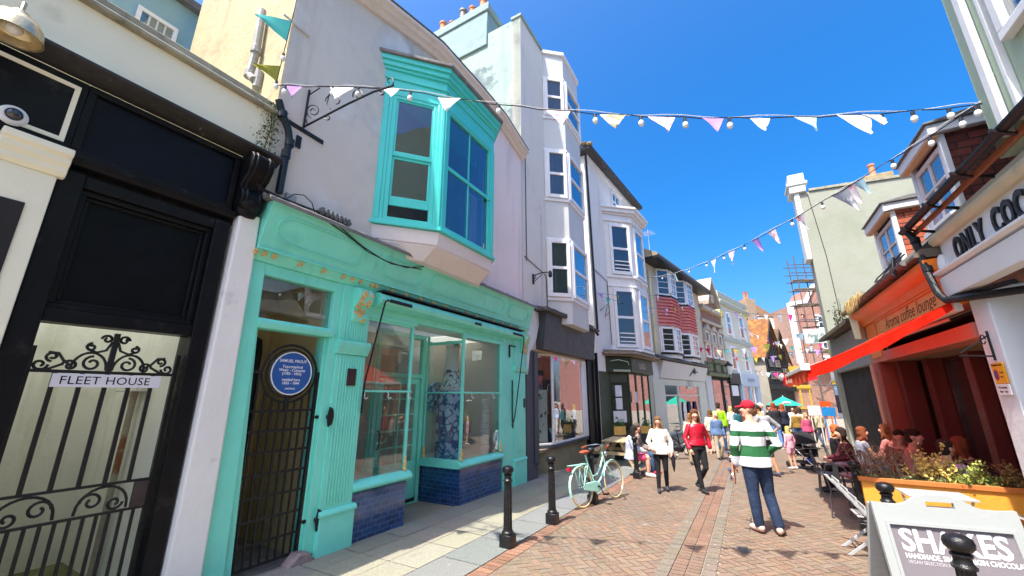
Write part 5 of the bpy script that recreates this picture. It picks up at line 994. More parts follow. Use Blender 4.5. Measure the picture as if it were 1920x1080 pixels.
for k in range(9):
    g = MB(RF); u = -4.9+k*.19; h_ = .2+.1*(k % 3); g.lathe([(.04, 0), (.045, h_*.6), (.016, h_*.75), (.016, h_)], u, -1.7, 9, 1.05); tag(obj('bottle', g, [M('bottle_green_glass', (.05, .14, .06), .1), M('bottle_amber', (.3, .12, .03), .1), mClo[4]][k % 3]), 'bottle standing on the counter inside the coffee lounge', 'bottle', 'bottles on the lounge counter')
# roof, dormers
mTileD = BR('dormer_tile', hx('c4694a'), hx('a4523a'), (.05, .025, .02), -30, .26, .12, .012, .75, bump=.6, dirt=(hx('5b2c24'), 1.2, .5, .75)); mTileShaded = BR('dormer_tile_shaded', hx('6f3428'), hx('552620'), (.03, .015, .012), -30, .3, .13, .012, .75, bump=.6)  # near dormer gets a darker tile copy, its shade put into the colour
mRoofJ = BR('lounge_slate', hx('6e655a'), hx('56504a'), (.05, .045, .04), 240, .28, .2, .01, .8, bump=.6, dirt=(hx('8a7a4e'), 1.5, .5, .8))
rj = MB(RF); rj.ext([(.30, 3.70), (.30, 3.74), (-3.9, 7.6), (-3.95, 7.5), (0, 3.68)], -8.3, -3.4); obj('roof', rj, mRoofJ, J)
for k, (ua, ub, zb_, zt_, od, mt) in enumerate(((-5.22, -4.22, 4.62, 5.86, -.6, mTileShaded), (-8.02, -6.92, 4.42, 5.66, -.6, mTileD))):
    d = MB(RF); wdt = .12; a, b = ua-wdt, ub+wdt
    d.hexa([(a, zb_-.3), (b, zb_-.3), (b, zt_), (a, zt_)], -3.0, od-.05); dm_ = obj('dormer', d, mt, J)
    fd = MB(RF); fd.box(a-.02, a+.06, zb_-.35, zt_, od-.05, od+.03); fd.box(b-.06, b+.02, zb_-.35, zt_, od-.05, od+.03); fd.box(a+.06, b-.06, zb_-.14, zb_-.06, od-.05, od+.12); obj('dormer_post', fd, mWhite if k else M('post_pale', hx('cfd0d2'), .6), dm_, bev=.006)
    wf = MB(RF); wf.ring(ua-.04, ub+.04, zb_-.05, zt_-.14, .08, od-.045, od+.01); um = (ua+ub)/2; zm = (zb_+zt_)/2-.02; wf.box(um-.025, um+.025, zb_+.03, zt_-.22, od-.04, od+.005); wf.box(ua+.04, um-.025, zm-.02, zm+.02, od-.04, od+.005); wf.box(um+.025, ub-.04, zm-.02, zm+.02, od-.04, od+.005); obj('dormer_window', wf, M('pinkish_white', hx('d8cdca'), .5), dm_, bev=.004)
    obj('pane', MB(RF).box(ua+.04, ub-.04, zb_+.02, zt_-.2, od-.03, od-.022), M('sky_blue_pane', (.05, .08, .12), .04, .1, spec=1, coat=1), dm_, sm=0)
    cp2 = MB(RF); cp2.ext([(od+.15, zt_-.02), (od+.15, zt_+.16), (-3.2, zt_+.2), (-3.2, zt_+.0), (od-.02, zt_+.01)], a-.13, b+.10); obj('dormer_fascia', cp2, M('fascia_grey_white', hx('dadada'), .6, .05, 2), dm_, bev=.01)
    cp3 = MB(RF); cp3.ext([(od+.19, zt_+.165), (od+.19, zt_+.195), (od-.3, zt_+.27), (-3.4, zt_+.34), (-3.4, zt_+.21)], a-.17, b+.14); obj('dormer_roof', cp3, mSlate, dm_, bev=.01)
    lm_ = MB(RF); lm_.box(a-.1, b+.06, zt_-.05, zt_-.025, od+.03, od+.14); obj('dormer_soffit', lm_, M('soffit_peach', hx('d9a67c'), .6), dm_)
gj = MB(RF); gj.ext([(.31+.06*math.cos(R(180+180*k/8)), 3.74+.06*math.sin(R(180+180*k/8))) for k in range(9)], -8.3, -3.75); obj('gutter', gj, mSlate, J)
cbj = MB(RF); cbj.tube([(-6.7, 4.2, -.2), (-6.2, 4.0, .1), (-5.4, 3.9, .25), (-4.6, 3.86, .3), (-3.8, 3.9, .3)], .013, 6); cbj.tube([(-6.5, 4.0, -.1), (-5.6, 3.86, .2), (-4.7, 3.83, .3), (-3.7, 3.85, .3)], .012, 6); cbj.tube([(-4.2, 3.95, .3), (-4.15, 3.65, .36), (-4.05, 3.6, .36), (-4.0, 3.9, .34)], .015, 6); obj('cable', cbj, mIron, J)
# dry grass growing in the gutter
rn = random.Random(21)
gz_ = thing('dry_grass', 'tuft of straw coloured dry grass hanging from the gutter over the orange fascia', 'grass', RF.W(-6.9, 3.75, .32))
bl = MB()
for k in range(420):
    u = -6.75+rn.gauss(0, .36); p0 = RF.W(u, 3.76, .33); l = rn.uniform(.1, .34); a = rn.uniform(-1, 1); d1 = RF.W(u+a*l*.35, 3.76+l*.3*rn.uniform(-.6, .8), .37+l*.2); d2 = RF.W(u+a*l*.6, 3.76-l*rn.uniform(-.2, 1.1), .38+l*.28); w_v = Vector((.5, -.3, .2))*rn.uniform(.006, .012)
    i = len(bl.v); bl.v += [p0-w_v, p0+w_v, d1+w_v*.8, d1-w_v*.8, d2]; bl.fc(i, i+1, i+2, i+3); bl.fc(i+3, i+2, i+4)
obj('blades', bl, M('straw', (.46, .34, .13), .8, .4, 12), gz_, sm=0, norm=False)
wd = thing('gutter_weed', 'thin dark weed sprouting from the gutter near the hanging grey sign', 'plant', RF.W(-9.4, 3.6, .1)); wm = MB()
for k in range(7):
    u = -9.4+rn.gauss(0, .5); h_ = rn.uniform(.3, .8); wm.tube([RF.W(u, 3.6, .1), RF.W(u+.05, 3.6+h_, .12)], .008, 4, world=True)
    for q in range(16): leaf(wm, RF.W(u+rn.gauss(0, .08), 3.6+h_*rn.uniform(.2, 1), .12+rn.gauss(0, .06)), .09, rn)
obj('leaves', wm, M('weed_green', (.14, .15, .1), .7, .3, 9), wd, sm=0, norm=False)

# awning: red cloth on a folding frame
AW = thing('red_awning', 'red cloth awning stretched out over the diners in front of the coffee lounge', 'awning', RF.W(-5, 2.2, 1))
mAwn = CLOTHM('awning_red', (.70, .03, .014), .5, .28); mVal = CLOTHM('valance_red', (.62, .10, .05), .3)
ua, ub = -6.6, -3.18; cm = MB(RF); n = 14
def awp(u, t): return (u, 2.99-(2.99-2.2)*t-(.05+.018*math.sin(u*9))*math.sin(math.pi*t), .14+1.68*t)
for k in range(n):
    for j in range(6):
        cm.poly([awp(ua+(ub-ua)*k/n, j/6), awp(ua+(ub-ua)*(k+1)/n, j/6), awp(ua+(ub-ua)*(k+1)/n, (j+1)/6), awp(ua+(ub-ua)*k/n, (j+1)/6)])
obj('canopy_cloth', cm, mAwn, AW, sm=60, norm=False)
for u in (ua+.004, ub-.004):
    sf_ = MB(RF)
    for j in range(16):
        p, q = awp(u, j/16), awp(u, (j+1)/16); d0, d1 = .10+.005*j+.012*math.sin(j*1.1), .105+.005*j+.012*math.sin(j*1.1+1.1); w0, w1 = .012+.016*math.sin(j*1.7), .012+.016*math.sin(j*1.7+1.7); sf_.poly([p, q, (u+w1, q[1]-d1, q[2]), (u+w0, p[1]-d0, p[2])])
    obj('side_flap', sf_, mAwn, AW, sm=60, norm=False)
smb = MB(RF)
for k in range(1, 4): u = ua+(ub-ua)*k/4; smb.tube([tuple(x+d for x, d in zip(awp(u, j/8), (0, -.004, 0))) for j in range(9)], .008, 4)
obj('seam', smb, mVal, AW)
fbm = MB(RF); fbm.box(ua, ub, 2.17, 2.235, 1.80, 1.86); fbm.box(ua-.05, ub+.03, 2.86, 2.97, .05, .13); fbm.box(ub+.0, ub+.04, 2.15, 2.25, 1.78, 1.9)
obj('front_bar', fbm, M('awning_bar_white', hx('dcd8d4'), .5), AW, bev=.008)
vm = MB(RF)
for k in range(40):
    a, b = ua+(ub-ua)*k/40, ua+(ub-ua)*(k+1)/40; d0, d1 = [2.17-.20-.02*math.cos(q*2*math.pi/5) for q in (k, k+1)]; vm.poly([(a, 2.17, 1.835+.008*math.sin(k*.9)), (b, 2.17, 1.835+.008*math.sin((k+1)*.9)), (b, d1, 1.85+.02*math.sin((k+1)*.9)), (a, d0, 1.85+.02*math.sin(k*.9))])
obj('valance', vm, mVal, AW, sm=60, norm=False)
vt_ = text_mb('Aroma coffee lounge', RF, -6.3, 2.03, .13, 1.885, shear=.3, sx=1.25, dep=.0006); obj('lettering', vt_, M('valance_letter', hx('f0d8c0'), .6), AW, sm=0)
for u in (ua+.25, ub-.3): obj('folding_arm', MB(RF).tube([(u, 2.8, .1), (u+.5 if u < -5 else u-.5, 2.5, .95), (u, 2.2, 1.82)], .022, 6), M('arm_pink', hx('cf8a80'), .5), AW)

# ---- grey single storey shop between the lounge and the gable
N_ = thing('grey_low_shop', 'low grey boarded shop with a dark open front left of the coffee lounge', 'shop', RF.W(-10.5, gzR(-10.5)))
mGB = M('grey_board', hx('8f948f'), .75, .07, 2, .3, 14, dirt=((.25, .25, .23), 1.5, .6, .85), streak=((.25, .25, .23), 4, .6, .8))
nb = MB(RF); nb.box(-12.7, -8.12, 2.5, 3.5, -.3, .02); obj('fascia', nb, mGB, N_, bev=.02); obj('shop_wall', MB(RF).box(-12.7, -8.36, -.6, 2.5, -.14, -.1), mDark, N_)  # the wall here is a dark sheet painting the shade inside the open front
nr = MB(RF); nr.ext([(.3, 3.52), (.3, 3.62), (-4, 4.6), (-4, 4.4)], -12.68, -8.32); obj('roof', nr, mRoofJ, N_)
nl = MB(RF); a = RF.px(1608, 612, .15); nl.lathe([(.10, -.3), (.13, .25), (.10, .3)], a[0], .15, 4, a[1]); tag(obj('wall_light', nl, M('cream_shade', hx('e2d9b0'), .5)), 'tall cream wall light on the grey boarded shop front', 'lamp')
obj('jamb', MB(RF).box(-8.35, -8.12, -.5, 2.5, -1.1, .04), M('jamb_peach', hx('d08a70'), .6), N_)

# ---- I: tall pale gable end
GI = Fr(tuple(RF.W(-12.72, 0, 0))[:2], -30)
I_ = thing('pale_gable_house', 'tall house with a blank pale green gable wall facing the lounge', 'house', GI.W(1.5, gz(GI.W(1.5, 0).y)))
mPale = M('pale_green_render', hx('9b9d8d'), .85, .04, .5, .35, 7, dirt=(hx('888f78'), .45, .46, .72), streak=(hx('7c826c'), 1.5, .6, .95))
tl_ = GI.px(1500, 362); tr_ = GI.px(1718, 328)
gw_ = MB(GI); gw_.hexa([(0, -.6), (7, -.6), (7, tr_[1]-.6), (tr_[0], tr_[1]), (.18, tl_[1]), (.0, tl_[1])], -.5, 0); gw_.vpr([(.14, -.502), (7, -.502), (7, -8), (2.6, -8)], -.6, tl_[1]-.6); obj('gable_wall', gw_, mPale, I_, bev=.015)
cpm = MB(GI); cpm.box(-.28, .22, tl_[1]+.0, tl_[1]+.28, -.7, .12); cpm.box(-.34, .30, tl_[1]+.285, tl_[1]+.40, -.7, .16); cpm.box(-.26, .24, tl_[1]+.405, tl_[1]+.75, -.6, .1); cpm.box(-.16, -.0, tl_[1]-2.6, tl_[1], -.55, .05); obj('corner_pier', cpm, M('pier_white', hx('e2e4da'), .7, .05, 2), I_, bev=.02)
cgm = MB(GI); cgm.hexa([(.3, tl_[1]+.002), (tr_[0], tr_[1]+.002), (tr_[0], tr_[1]+.09), (.3, tl_[1]+.09)], -.4, .05); obj('coping', cgm, mCoping, I_)
a = GI.px(1642, 328, -1.5); cst = MB(GI); cst.box(a[0]-.35, a[0]+.5, a[1]-1.5, a[1]+.05, -2.0, -1.5); ck = obj('chimney_stack', cst, BR('yellow_stack', (.4, .3, .14), (.34, .25, .12), (.3, .26, .2), -30), I_, bev=.02)
obj('chimney_pot', MB(GI).lathe([(.12, 0), (.12, .06), (.095, .1), (.09, .42), (.115, .45), (.115, .52), (.08, .53)], a[0], -1.75, 14, a[1]+.05), mPot, ck)
vg = MB(GI); vg.box(.9, 1.15, 5.0, 5.12, .0, .02); vg.box(1.7, 1.95, 7.2, 7.32, 0, .02); obj('wall_vent', vg, mGB, I_)
obj('wall_cable', MB(GI).tube([(.25, tl_[1]-.1, .015), (.4, 6.5, .015), (.42, 4.2, .015)], .01, 5), mIron, I_)
# hanging sign beyond the gable corner
HS = Fr(tuple(RF.W(-13.4, 0, 0))[:2], -30); q0 = HS.px(1505, 618); q1 = HS.px(1553, 643)
hsn = thing('hanging_sign', 'pale grey hanging sign with script lettering and green emblem beyond the low grey shop', 'sign', HS.W(q0[0], q1[1], 0))
obj('board', MB(HS).box(q0[0], q1[0], q1[1], q0[1], -.03, .03), M('sign_grey', hx('b9c4c0'), .5, .05, 3), hsn, bev=.008); obj('bracket', MB(HS).tube([(.1, q0[1]+.08, 0), (q0[0], q0[1]+.06, 0)], .02, 6), mIron, hsn)
w_ = q1[0]-q0[0]; t_1 = text_mb('Petit Fi', HS, (q0[0]+q1[0])/2, (q0[1]+q1[1])/2-w_*.06, w_*.26, .032, shear=.3, dep=.001, align='CENTER'); obj('lettering', t_1, mChar, hsn, sm=0); tm = MB(HS); c_ = ((q0[0]+q1[0])/2, q1[1]+.04); tm.hexa([(c_[0]-.12*w_, c_[1]), (c_[0]+.02*w_, c_[1]+.42*w_), (c_[0]+.12*w_, c_[1]+.02)], .034, .036); obj('emblem', tm, M('emblem_green', hx('5e7f78'), .6), hsn)
rsn = MB(RF); 
for k in range(5): rsn.ball((-9.8+k*.2, 2.28, 1.75), (.11, .09, .04), 8, 5)
rsn.k = 1; rsn.ext([(1.1, 2.5), (1.7, 2.3), (1.72, 2.08), (1.66, 2.05), (1.0, 2.2)], -9.95, -8.85); tag(obj('scalloped_awning', rsn, [mWhite, M('scallop_red', hx('d8202c'), .6)]), 'small red awning with white scallops past the end of the big red awning', 'awning')
# ------------------------------------------------------------------ the end of the street
mTilO = M('lichen_orange_tile', hx('8f5c30'), .9, .35, 2.2, .8, 9, dirt=(hx('5e4630'), 1.0, .45, .7), spots=(hx('a87038'), 2.2, .56, .66)); mTilB = M('brown_old_tile', hx('6d543e'), .9, .35, 2.5, .8, 9, dirt=(hx('8a6238'), 1.1, .55, .7))
mTimber = M('tarred_timber', (.015, .014, .013), .6, .3, 4); mPanel = M('limewash_panel', hx('8f887a'), .85, .15, 2)
def gable_house(name, label, fr, w, zj, ze, za, dep, roofm, ua=None):
    t = thing(name, label, 'house', fr.W(w/2, gz(fr.W(0, 0).y))); m = w/2 if ua is None else ua
    obj('wall', MB(fr).hexa([(0, -1), (w, -1), (w, ze), (m, za-.15), (0, ze)], -dep, 0), mPanel, t)
    r = MB(fr); r.hexa([(-.35, ze-.25), (m, za), (m, za+.16), (-.45, ze-.15)], -dep, .3); r.hexa([(m, za), (w+.35, ze-.25), (w+.45, ze-.15), (m, za+.16)], -dep, .3); obj('roof', r, roofm, t)
    b = MB(fr); b.hexa([(-.3, ze-.4), (m, za-.2), (m, za+.0), (-.3, ze-.2)], .3, .38); b.hexa([(m, za-.2), (w+.3, ze-.4), (w+.3, ze-.2), (m, za)], .3, .38)
    for z in (zj, (zj+ze)/2, ze): b.box(0, w, z-.12, z+.12, .0, .12)
    n = 9
    for k in range(n+1): u = .05+(w-.1)*k/n; b.box(u-.07, u+.07, zj, min(ze+(za-ze)*(1-abs(u-m)/max(m, w-m)), za)-.2, .0, .09)
    for k in (1, 6): b.hexa([(w*k/n, zj+.1), (w*k/n+.16, zj+.1), (w*(k+1.6)/n, ze), (w*(k+1.6)/n-.16, ze)], .09, .12)
    obj('timber_frame', b, mTimber, t)
    for u0 in (w*.16, w*.56):
        for z0, z1 in ((zj+.35, (zj+ze)/2-.2), ((zj+ze)/2+.3, ze-.3)): pw(t, fr, u0, u0+w*.28, z0, z1, .1, cols=3, rows=2, fw=.07, meet=False, fm=mPanel)
    g = MB(fr); g.box(.1, w-.1, -1, zj-.12, .002, .1); g.box(-.1, w+.1, zj-.75, zj-.2, .1, .4); obj('shopfront', g, mTimber, t); return t
HA = Fr((28.1, 44.4), 38)
gable_house('timbered_house', 'black timbered house with a steep orange lichened tile roof at the end of the street', HA, 4.4, 3.2, 6.0, 10.4, 7, mTilO, 2.3)
HB = Fr(tuple(HA.W(4.5, 0, -.6))[:2], 34); gable_house('brown_roofed_house', 'smaller timbered house with a brown tiled gable right of the orange roofed one', HB, 3.6, 3.0, 5.2, 9.6, 7, mTilB, 1.8)
# yellow shop
YF = Fr(tuple(HB.W(3.7, 0, .2))[:2], 5)
Y_ = thing('yellow_shop', 'shop with bright yellow window frames and a brick side', 'shop', YF.W(1.2, gz(48))); obj('wall', MB(YF).box(-1.0, 5.0, -1.5, 5.6, -4, 0), BR('shop_brick', (.38, .16, .09), (.44, .2, .12), (.4, .34, .28), 5), Y_)
mYel = M('yellow_paint', hx('c9a43a'), .5); yw = MB(YF); yw.box(-.9, 1.9, 4.1, 5.2, 0, .25); yw.box(-.9, 1.9, 2.6, 3.0, 0, .2); yw.ring(-.8, 1.8, .2, 2.6, .14, 0, .15); yw.box(.4, .6, .34, 2.46, 0, .14); obj('shop_frame', yw, mYel, Y_, bev=.02); obj('room_shade_sheet', MB(YF).box(-.7, 1.7, 3.0, 4.1, .0, .05), mDark, Y_)
# row with orange roof behind
OR = Fr((30.5, 61), 12)
O_ = thing('orange_roof_terrace', 'long house with orange lichened roof and skylights far behind the timbered houses', 'house', OR.W(6, gz(61)))
obj('wall', MB(OR).box(-2, 11.3, -2, 13.6, -5, 0), M('far_grey_wall', hx('b7b29e'), .85, .1, .7), O_)
ro = MB(OR); ro.ext([(.4, 13.5), (.4, 13.7), (-3.6, 17.0), (-3.7, 16.8)], -2, 7.3); obj('roof', ro, mTilO, O_); ro2 = MB(OR); ro2.ext([(.4, 13.9), (.4, 14.1), (-3.6, 17.4), (-3.7, 17.2)], 7.31, 12.6); obj('roof', ro2, mTilB, O_)
for u in (5.0, 8.9): 
    k_ = MB(OR); k_.hexa([(u, 15.0), (u+1.5, 15.0), (u+1.5, 16.2), (u, 16.2)], -1.4, -1.2); obj('skylight', MB(OR).ext([(-1.3, 15.15), (-1.25, 15.22), (-2.55, 16.32), (-2.6, 16.25)], u, u+1.5), mSlate, O_)
cm_ = MB(OR); cm_.box(7.35, 9.0, 8, 16.9, -.9, .5); ck = obj('chimney_stack', cm_, BR('far_stack', (.42, .27, .15), (.36, .22, .12), (.4, .35, .28), 12), O_)
for u in (7.8, 8.3): obj('chimney_pot', MB(OR).lathe([(.2, 0), (.17, .2), (.17, 1.2), (.22, 1.3)], u, -.2, 10, 16.9), mPot, ck)
WG = MB(OR); WG.box(9.05, 12.4, -2, 13.85, .0, .4); obj('white_wall', WG, M('far_white', hx('dcdcd8'), .8, .06, .8), O_)
# brick house with scaffold
BF = Fr((41.6, 57.5), -8)
Q = thing('dutch_gable_house', 'red brick house with white shaped gable behind the scaffold', 'house', BF.W(3, gz(57)))
mBrk = BR('brick_warm', (.36, .13, .08), (.42, .17, .1), (.4, .33, .28), -8, .3, .1, .012)
obj('wall', MB(BF).hexa([(0, -2), (9.5, -2), (9.5, 13), (6.5, 13), (5.2, 17.5), (3.6, 17.5), (2.2, 15.2), (.0, 14.8)], -6, 0), mBrk, Q)
gw = MB(BF)
for a, b in (((-.3, 14.6), (2.2, 15.0)), ((2.2, 15.0), (3.6, 17.4)), ((3.6, 17.4), (5.2, 17.4)), ((5.2, 17.4), (6.5, 13))): gw.hexa([a, b, (b[0], b[1]+.55), (a[0], a[1]+.55)], -.6, .25)
gw.box(-.45, .25, -2, 14.6, -.3, .2); obj('gable_coping', gw, mWhite, Q, bev=.03)
for k in range(4):
    for j in range(2):
        a = 3.2+j*3.0; z = 2.2+k*3.0; pw(Q, BF, a, a+1.2, z, z+1.8, 0, cols=2, rows=2, fw=.12); h = MB(BF); h.box(a-.25, a+1.45, z+1.82, z+2.1, 0, .15); h.box(a-.3, a-.05, z+.2, z+.6, 0, .1); h.box(a-.3, a-.05, z+1.1, z+1.5, 0, .1); h.box(a+1.25, a+1.5, z+.2, z+.6, 0, .1); h.box(a+1.25, a+1.5, z+1.1, z+1.5, 0, .1); obj('window_dressing', h, mWhite, Q)
SC = Fr((37.3, 50.5), -4); sct = thing('scaffold', 'steel tube scaffold tower with boarded platforms in front of the red brick house', 'scaffold', SC.W(2.5, gz(50)))
mSteel = M('scaffold_tube', (.16, .15, .15), .5, .3, 8, 0, 60, .5); mBoard = M('scaffold_board', (.35, .28, .18), .8, .25, 3)
sc1 = MB(SC)
for u in (0, 2.0, 4.0, 6.0):
    for o in (0, 1.4): sc1.tube([(u, gz(50), o), (u-.15, 19.5 if u < 3 else 17.5, o)], .075, 6)
for z in (3, 5, 7, 9, 11, 13, 15, 16.2, 17.2, 18.3):
    for o in (0, 1.4): sc1.tube([(-.8, z, o), (6.6, z+.05, o)], .065, 6)
for k in range(8): sc1.tube([(0, 2+k*2, 1.42), (2.0, 4+k*2, 1.42)], .035, 6); sc1.tube([(4, 2+k*2, 1.42), (2, 4+k*2, 1.42)], .035, 6)
for u in (0, 2, 4, 6):
    for z in (5, 9, 13, 16.2): sc1.tube([(u-.05, z, -.3), (u-.05, z, 1.9)], .035, 6)
obj('tube', sc1, mSteel, sct)
for z in (5.05, 9.05, 13.05, 15.1, 16.3):
    b = MB(SC)
    for k in range(6): b.box(-.3, 6.3, z, z+.05, .05+k*.22, .25+k*.22)
    obj('platform', b, mBoard, sct)
# infill houses closing the view on the right
CR = Fr((45.5, 62), -20); X_ = thing('far_brick_house', 'brick house with white gabled dormers at the far right of the street end', 'house', CR.W(4, gz(60))); obj('wall', MB(CR).hexa([(0, -2), (16, -2), (16, 14), (3.4, 14), (2.4, 16.4), (1.2, 14), (0, 14)], -5, 0), BR('far_red', (.4, .13, .1), (.3, .1, .08), (.4, .34, .3), -20, .3, .1), X_)
vb = MB(CR); vb.hexa([(1.0, 13.9), (2.4, 16.5), (2.4, 16.9), (.8, 14)], -.2, .2); vb.hexa([(2.4, 16.5), (3.6, 13.9), (3.8, 14), (2.4, 16.9)], -.2, .2); obj('barge_board', vb, mWhite, X_)
WH = Fr((35.5, 53.0), 0); wh = thing('white_shop', 'low white fronted shop with green and yellow posts under the scaffold', 'shop', WH.W(3, gz(50))); obj('wall', MB(WH).box(-1, 12, -2, 4.6, -3, 0), M('cream_shop', hx('e6e4d6'), .8, .05, 1), wh); f_ = MB(WH)
for k in range(6): f_.box(.2+k*1.7, .35+k*1.7, -1.5, 3.2, 0, .12)
f_.box(0, 12, 3.2, 3.6, 0, .3); obj('shopfront', f_, mYel, wh); obj('room_shade_sheet', MB(WH).box(.4, 10, -.4, 2.8, .0, .05), MATS['shop_dim'], wh); obj('blue_board', MB(WH).box(6.3, 9.5, 1.8, 3.0, .06, .1), M('sky_board', hx('a9cbe0'), .6), wh)
# ------------------------------------------------------------------ street furniture
mBol = M('bollard_black', (.016, .016, .017), .3, .35, 9, .25, 60, .3, spec=.5, dirt=((.09, .085, .08), 7, .56, .8))
def make_bollard():
    t = thing('bollard', '', 'bollard')
    b = MB(); b.box(-.085, .085, -.03, .16, -.085, .085); obj('base', b, mBol, t, bev=.008)
    s = MB(); s.lathe([(.08, .16), (.082, .185), (.066, .2), (.066, .215)], 0, 0, 20); n = 10
    for k in range(2*n):
        pass
    prof = []
    i0 = len(s.v)
    for z, r in ((.215, .060), (.50, .056), (.80, .050)):
        s.add([((r-(.007 if q % 2 else 0))*math.cos(math.pi*q/12), z, (r-(.007 if q % 2 else 0))*math.sin(math.pi*q/12)) for q in range(24)])
    for k in range(2):
        for q in range(24): j = (q+1) % 24; s.fc(i0+k*24+q, i0+k*24+j, i0+(k+1)*24+j, i0+(k+1)*24+q)
    s.lathe([(.050, .80), (.064, .805), (.066, .82), (.054, .83), (.048, .845), (.048, .87), (.058, .878), (.058, .89), (.044, .90), (.044, .905)], 0, 0, 20); obj('shaft', s, mBol, t)
    h = MB(); h.lathe([(.044, .90), (.06, .908), (.078, .93), (.082, .955), (.074, .982), (.05, 1.0), (.02, 1.008), (0, 1.009)], 0, 0, 22); obj('ball_head', h, mBol, t, sm=60)
    return t
bol0 = make_bollard()
for k, (p, l) in enumerate(((gr(952, 1026), 'black bollard nearest the turquoise shop window, first along the left kerb'), (gr(1036, 982), 'second black bollard along the left kerb, between the first one and the bicycle'), (gr(1112, 944), 'black bollard that the mint bicycle leans against'), (gr(1195, 897), 'black bollard beside the girl seated at the picnic table'),
        (Vector((5.21, 6.51, gz(6.51))), 'black bollard at the left corner of the orange planter'), (Vector((4.12, 4.79, gz(4.79))), 'black bollard rising behind the left end of the chalkboard style SHAKES sign'), (Vector((2.98, 2.99, gz(2.99))), 'black bollard nearest the camera, hiding part of the SHAKES sign'))):
    o = bol0 if k == 0 else copy_tree(bol0); o['label'] = l; o['group'] = 'black bollards along both kerbs'; place(o, p, 60)

# bicycle
def make_bike(label, body, tyre, leath, group=None):
    t = thing('bicycle', label, 'bicycle', group=group); r = .345; wb = 1.08
    mch = M('chrome', (.6, .6, .6), .2, .1, 5, metal=1)
    for x, nm in ((0, 'wheel'), (wb, 'wheel')):
        ty = MB(); ty.hoop((x, r), r-.016, .017, 0, 44, 8); w_ = obj('wheel', ty, tyre, t, sm=60)
        rm_ = MB(); rm_.hoop((x, r), r-.036, .008, 0, 40, 6); rm_.lathe([(.018, 0)], 0, 0, 4) if 0 else None
        rm_.tube([(x, r, -.04), (x, r, .04)], .018, 8); obj('rim', rm_, mch, w_, sm=60)
        sp = MB()
        for k in range(24): a = k*2*math.pi/24; sp.tube([(x+.015*math.cos(a+.8), r+.015*math.sin(a+.8), .02*(-1)**k), (x+(r-.036)*math.cos(a), r+(r-.036)*math.sin(a), 0)], .0014, 3)
        obj('spokes', sp, mch, w_, sm=0)
        mg = MB(); a0, a1 = ((20, 200) if x == 0 else (35, 165)); n = 14
        for k in range(n):
            p, q = R(a0+(a1-a0)*k/n), R(a0+(a1-a0)*(k+1)/n); R_ = r+.02
            for oa, ob in ((-.026, 0), (0, .026)):
                ra, rb = (R_-.008, R_+.004) if oa < 0 else (R_+.004, R_-.008)
                mg.poly([(x+ra*math.cos(p), r+ra*math.sin(p), oa), (x+rb*math.cos(p), r+rb*math.sin(p), ob), (x+rb*math.cos(q), r+rb*math.sin(q), ob), (x+ra*math.cos(q), r+ra*math.sin(q), oa)])
        obj('mudguard', mg, body, t, sm=60)
    f = MB(); bb = (.43, .30); hd0, hd1 = (.86, .62), (.80, .88); st = (.27, .74)
    f.tube([(bb[0], bb[1], 0), (st[0], st[1], 0), (st[0]-.03, st[1]+.14, 0)], .017, 8); f.tube([(hd0[0], hd0[1], 0), (hd1[0], hd1[1], 0)], .02, 8)
    f.tube([(bb[0], bb[1], 0), (.62, .40, 0), (hd0[0], hd0[1]+.02, 0)], .02, 8); f.tube([(.36, .48, 0), (.52, .50, 0), (.66, .60, 0), (hd1[0]+.01, hd1[1]-.1, 0)], .018, 8)
    for s in (-.05, .05): f.tube([(bb[0], bb[1], s*.6), (0, r, s)], .010, 6); f.tube([(st[0], st[1]-.03, s*.3), (0, r, s)], .008, 6); f.tube([(hd0[0], hd0[1], s*.7), (.93, .52, s), (wb, r, s)], .012, 6)
    for s in (-.06, .06): f.tube([(0, r, s), (-.08, r+.33, s)], .006, 5); f.tube([(0, r, s), (.1, r+.33, s)], .006, 5)
    for s in (-.06, 0, .06): f.tube([(-.28, .735, s), (.2, .72, s)], .006, 5)
    f.tube([(-.28, .735, -.06), (-.28, .735, .06)], .006, 5); f.tube([(.12, .73, -.06), (.12, .73, .06)], .006, 5); obj('frame', f, body, t)
    cc = MB(); cc.hexa([(.0, .30), (.05, .40), (.40, .40), (.54, .34), (.54, .26), (.42, .20), (.1, .27)], .03, .06); obj('chain_case', cc, body, t, bev=.012)
    pd = MB(); pd.tube([(.43, .30, -.1), (.43, .30, .1)], .018, 8); pd.tube([(.43, .30, .1), (.52, .16, .1)], .011, 6); pd.tube([(.43, .30, -.1), (.34, .44, -.1)], .011, 6); pd.box(.47, .57, .145, .17, .11, .2); pd.box(.29, .39, .43, .455, -.2, -.11); obj('pedals', pd, MATS['black_iron'], t)
    hb = MB(); hb.tube([(hd1[0], hd1[1], 0), (hd1[0]-.02, hd1[1]+.12, 0), (hd1[0]+.04, hd1[1]+.14, 0)], .013, 7); hb.tube([(.62, 1.0, -.29), (.70, 1.02, -.26), (.82, 1.03, -.12), (.84, 1.02, 0), (.82, 1.03, .12), (.70, 1.02, .26), (.62, 1.0, .29)], .012, 7); hbo = obj('handlebar', hb, mch, t)
    for s in (-1, 1): obj('grip', MB().tube([(.55, .985, s*.30), (.66, 1.01, s*.275)], .018, 8), leath, hbo)
    sd = MB(); sd.ball((.22, .93, 0), (.13, .035, .085), 14, 8); sd.ball((.34, .925, 0), (.10, .03, .035), 10, 6); obj('saddle', sd, leath, t)
    rl = MB(); rl.box(-.335, -.285, .65, .71, -.035, .035); obj('rear_light', rl, M('rear_red', (.5, .02, .03), .25, coat=.4), t); lp_ = MB(); lp_.ball((.93, .84, 0), (.05, .045, .045)); obj('headlight', lp_, mch, t)
    ks = MB(); ks.tube([(.36, .26, -.05), (.30, .01, -.16)], .010, 6); obj('kickstand', ks, mch, t)
    return t
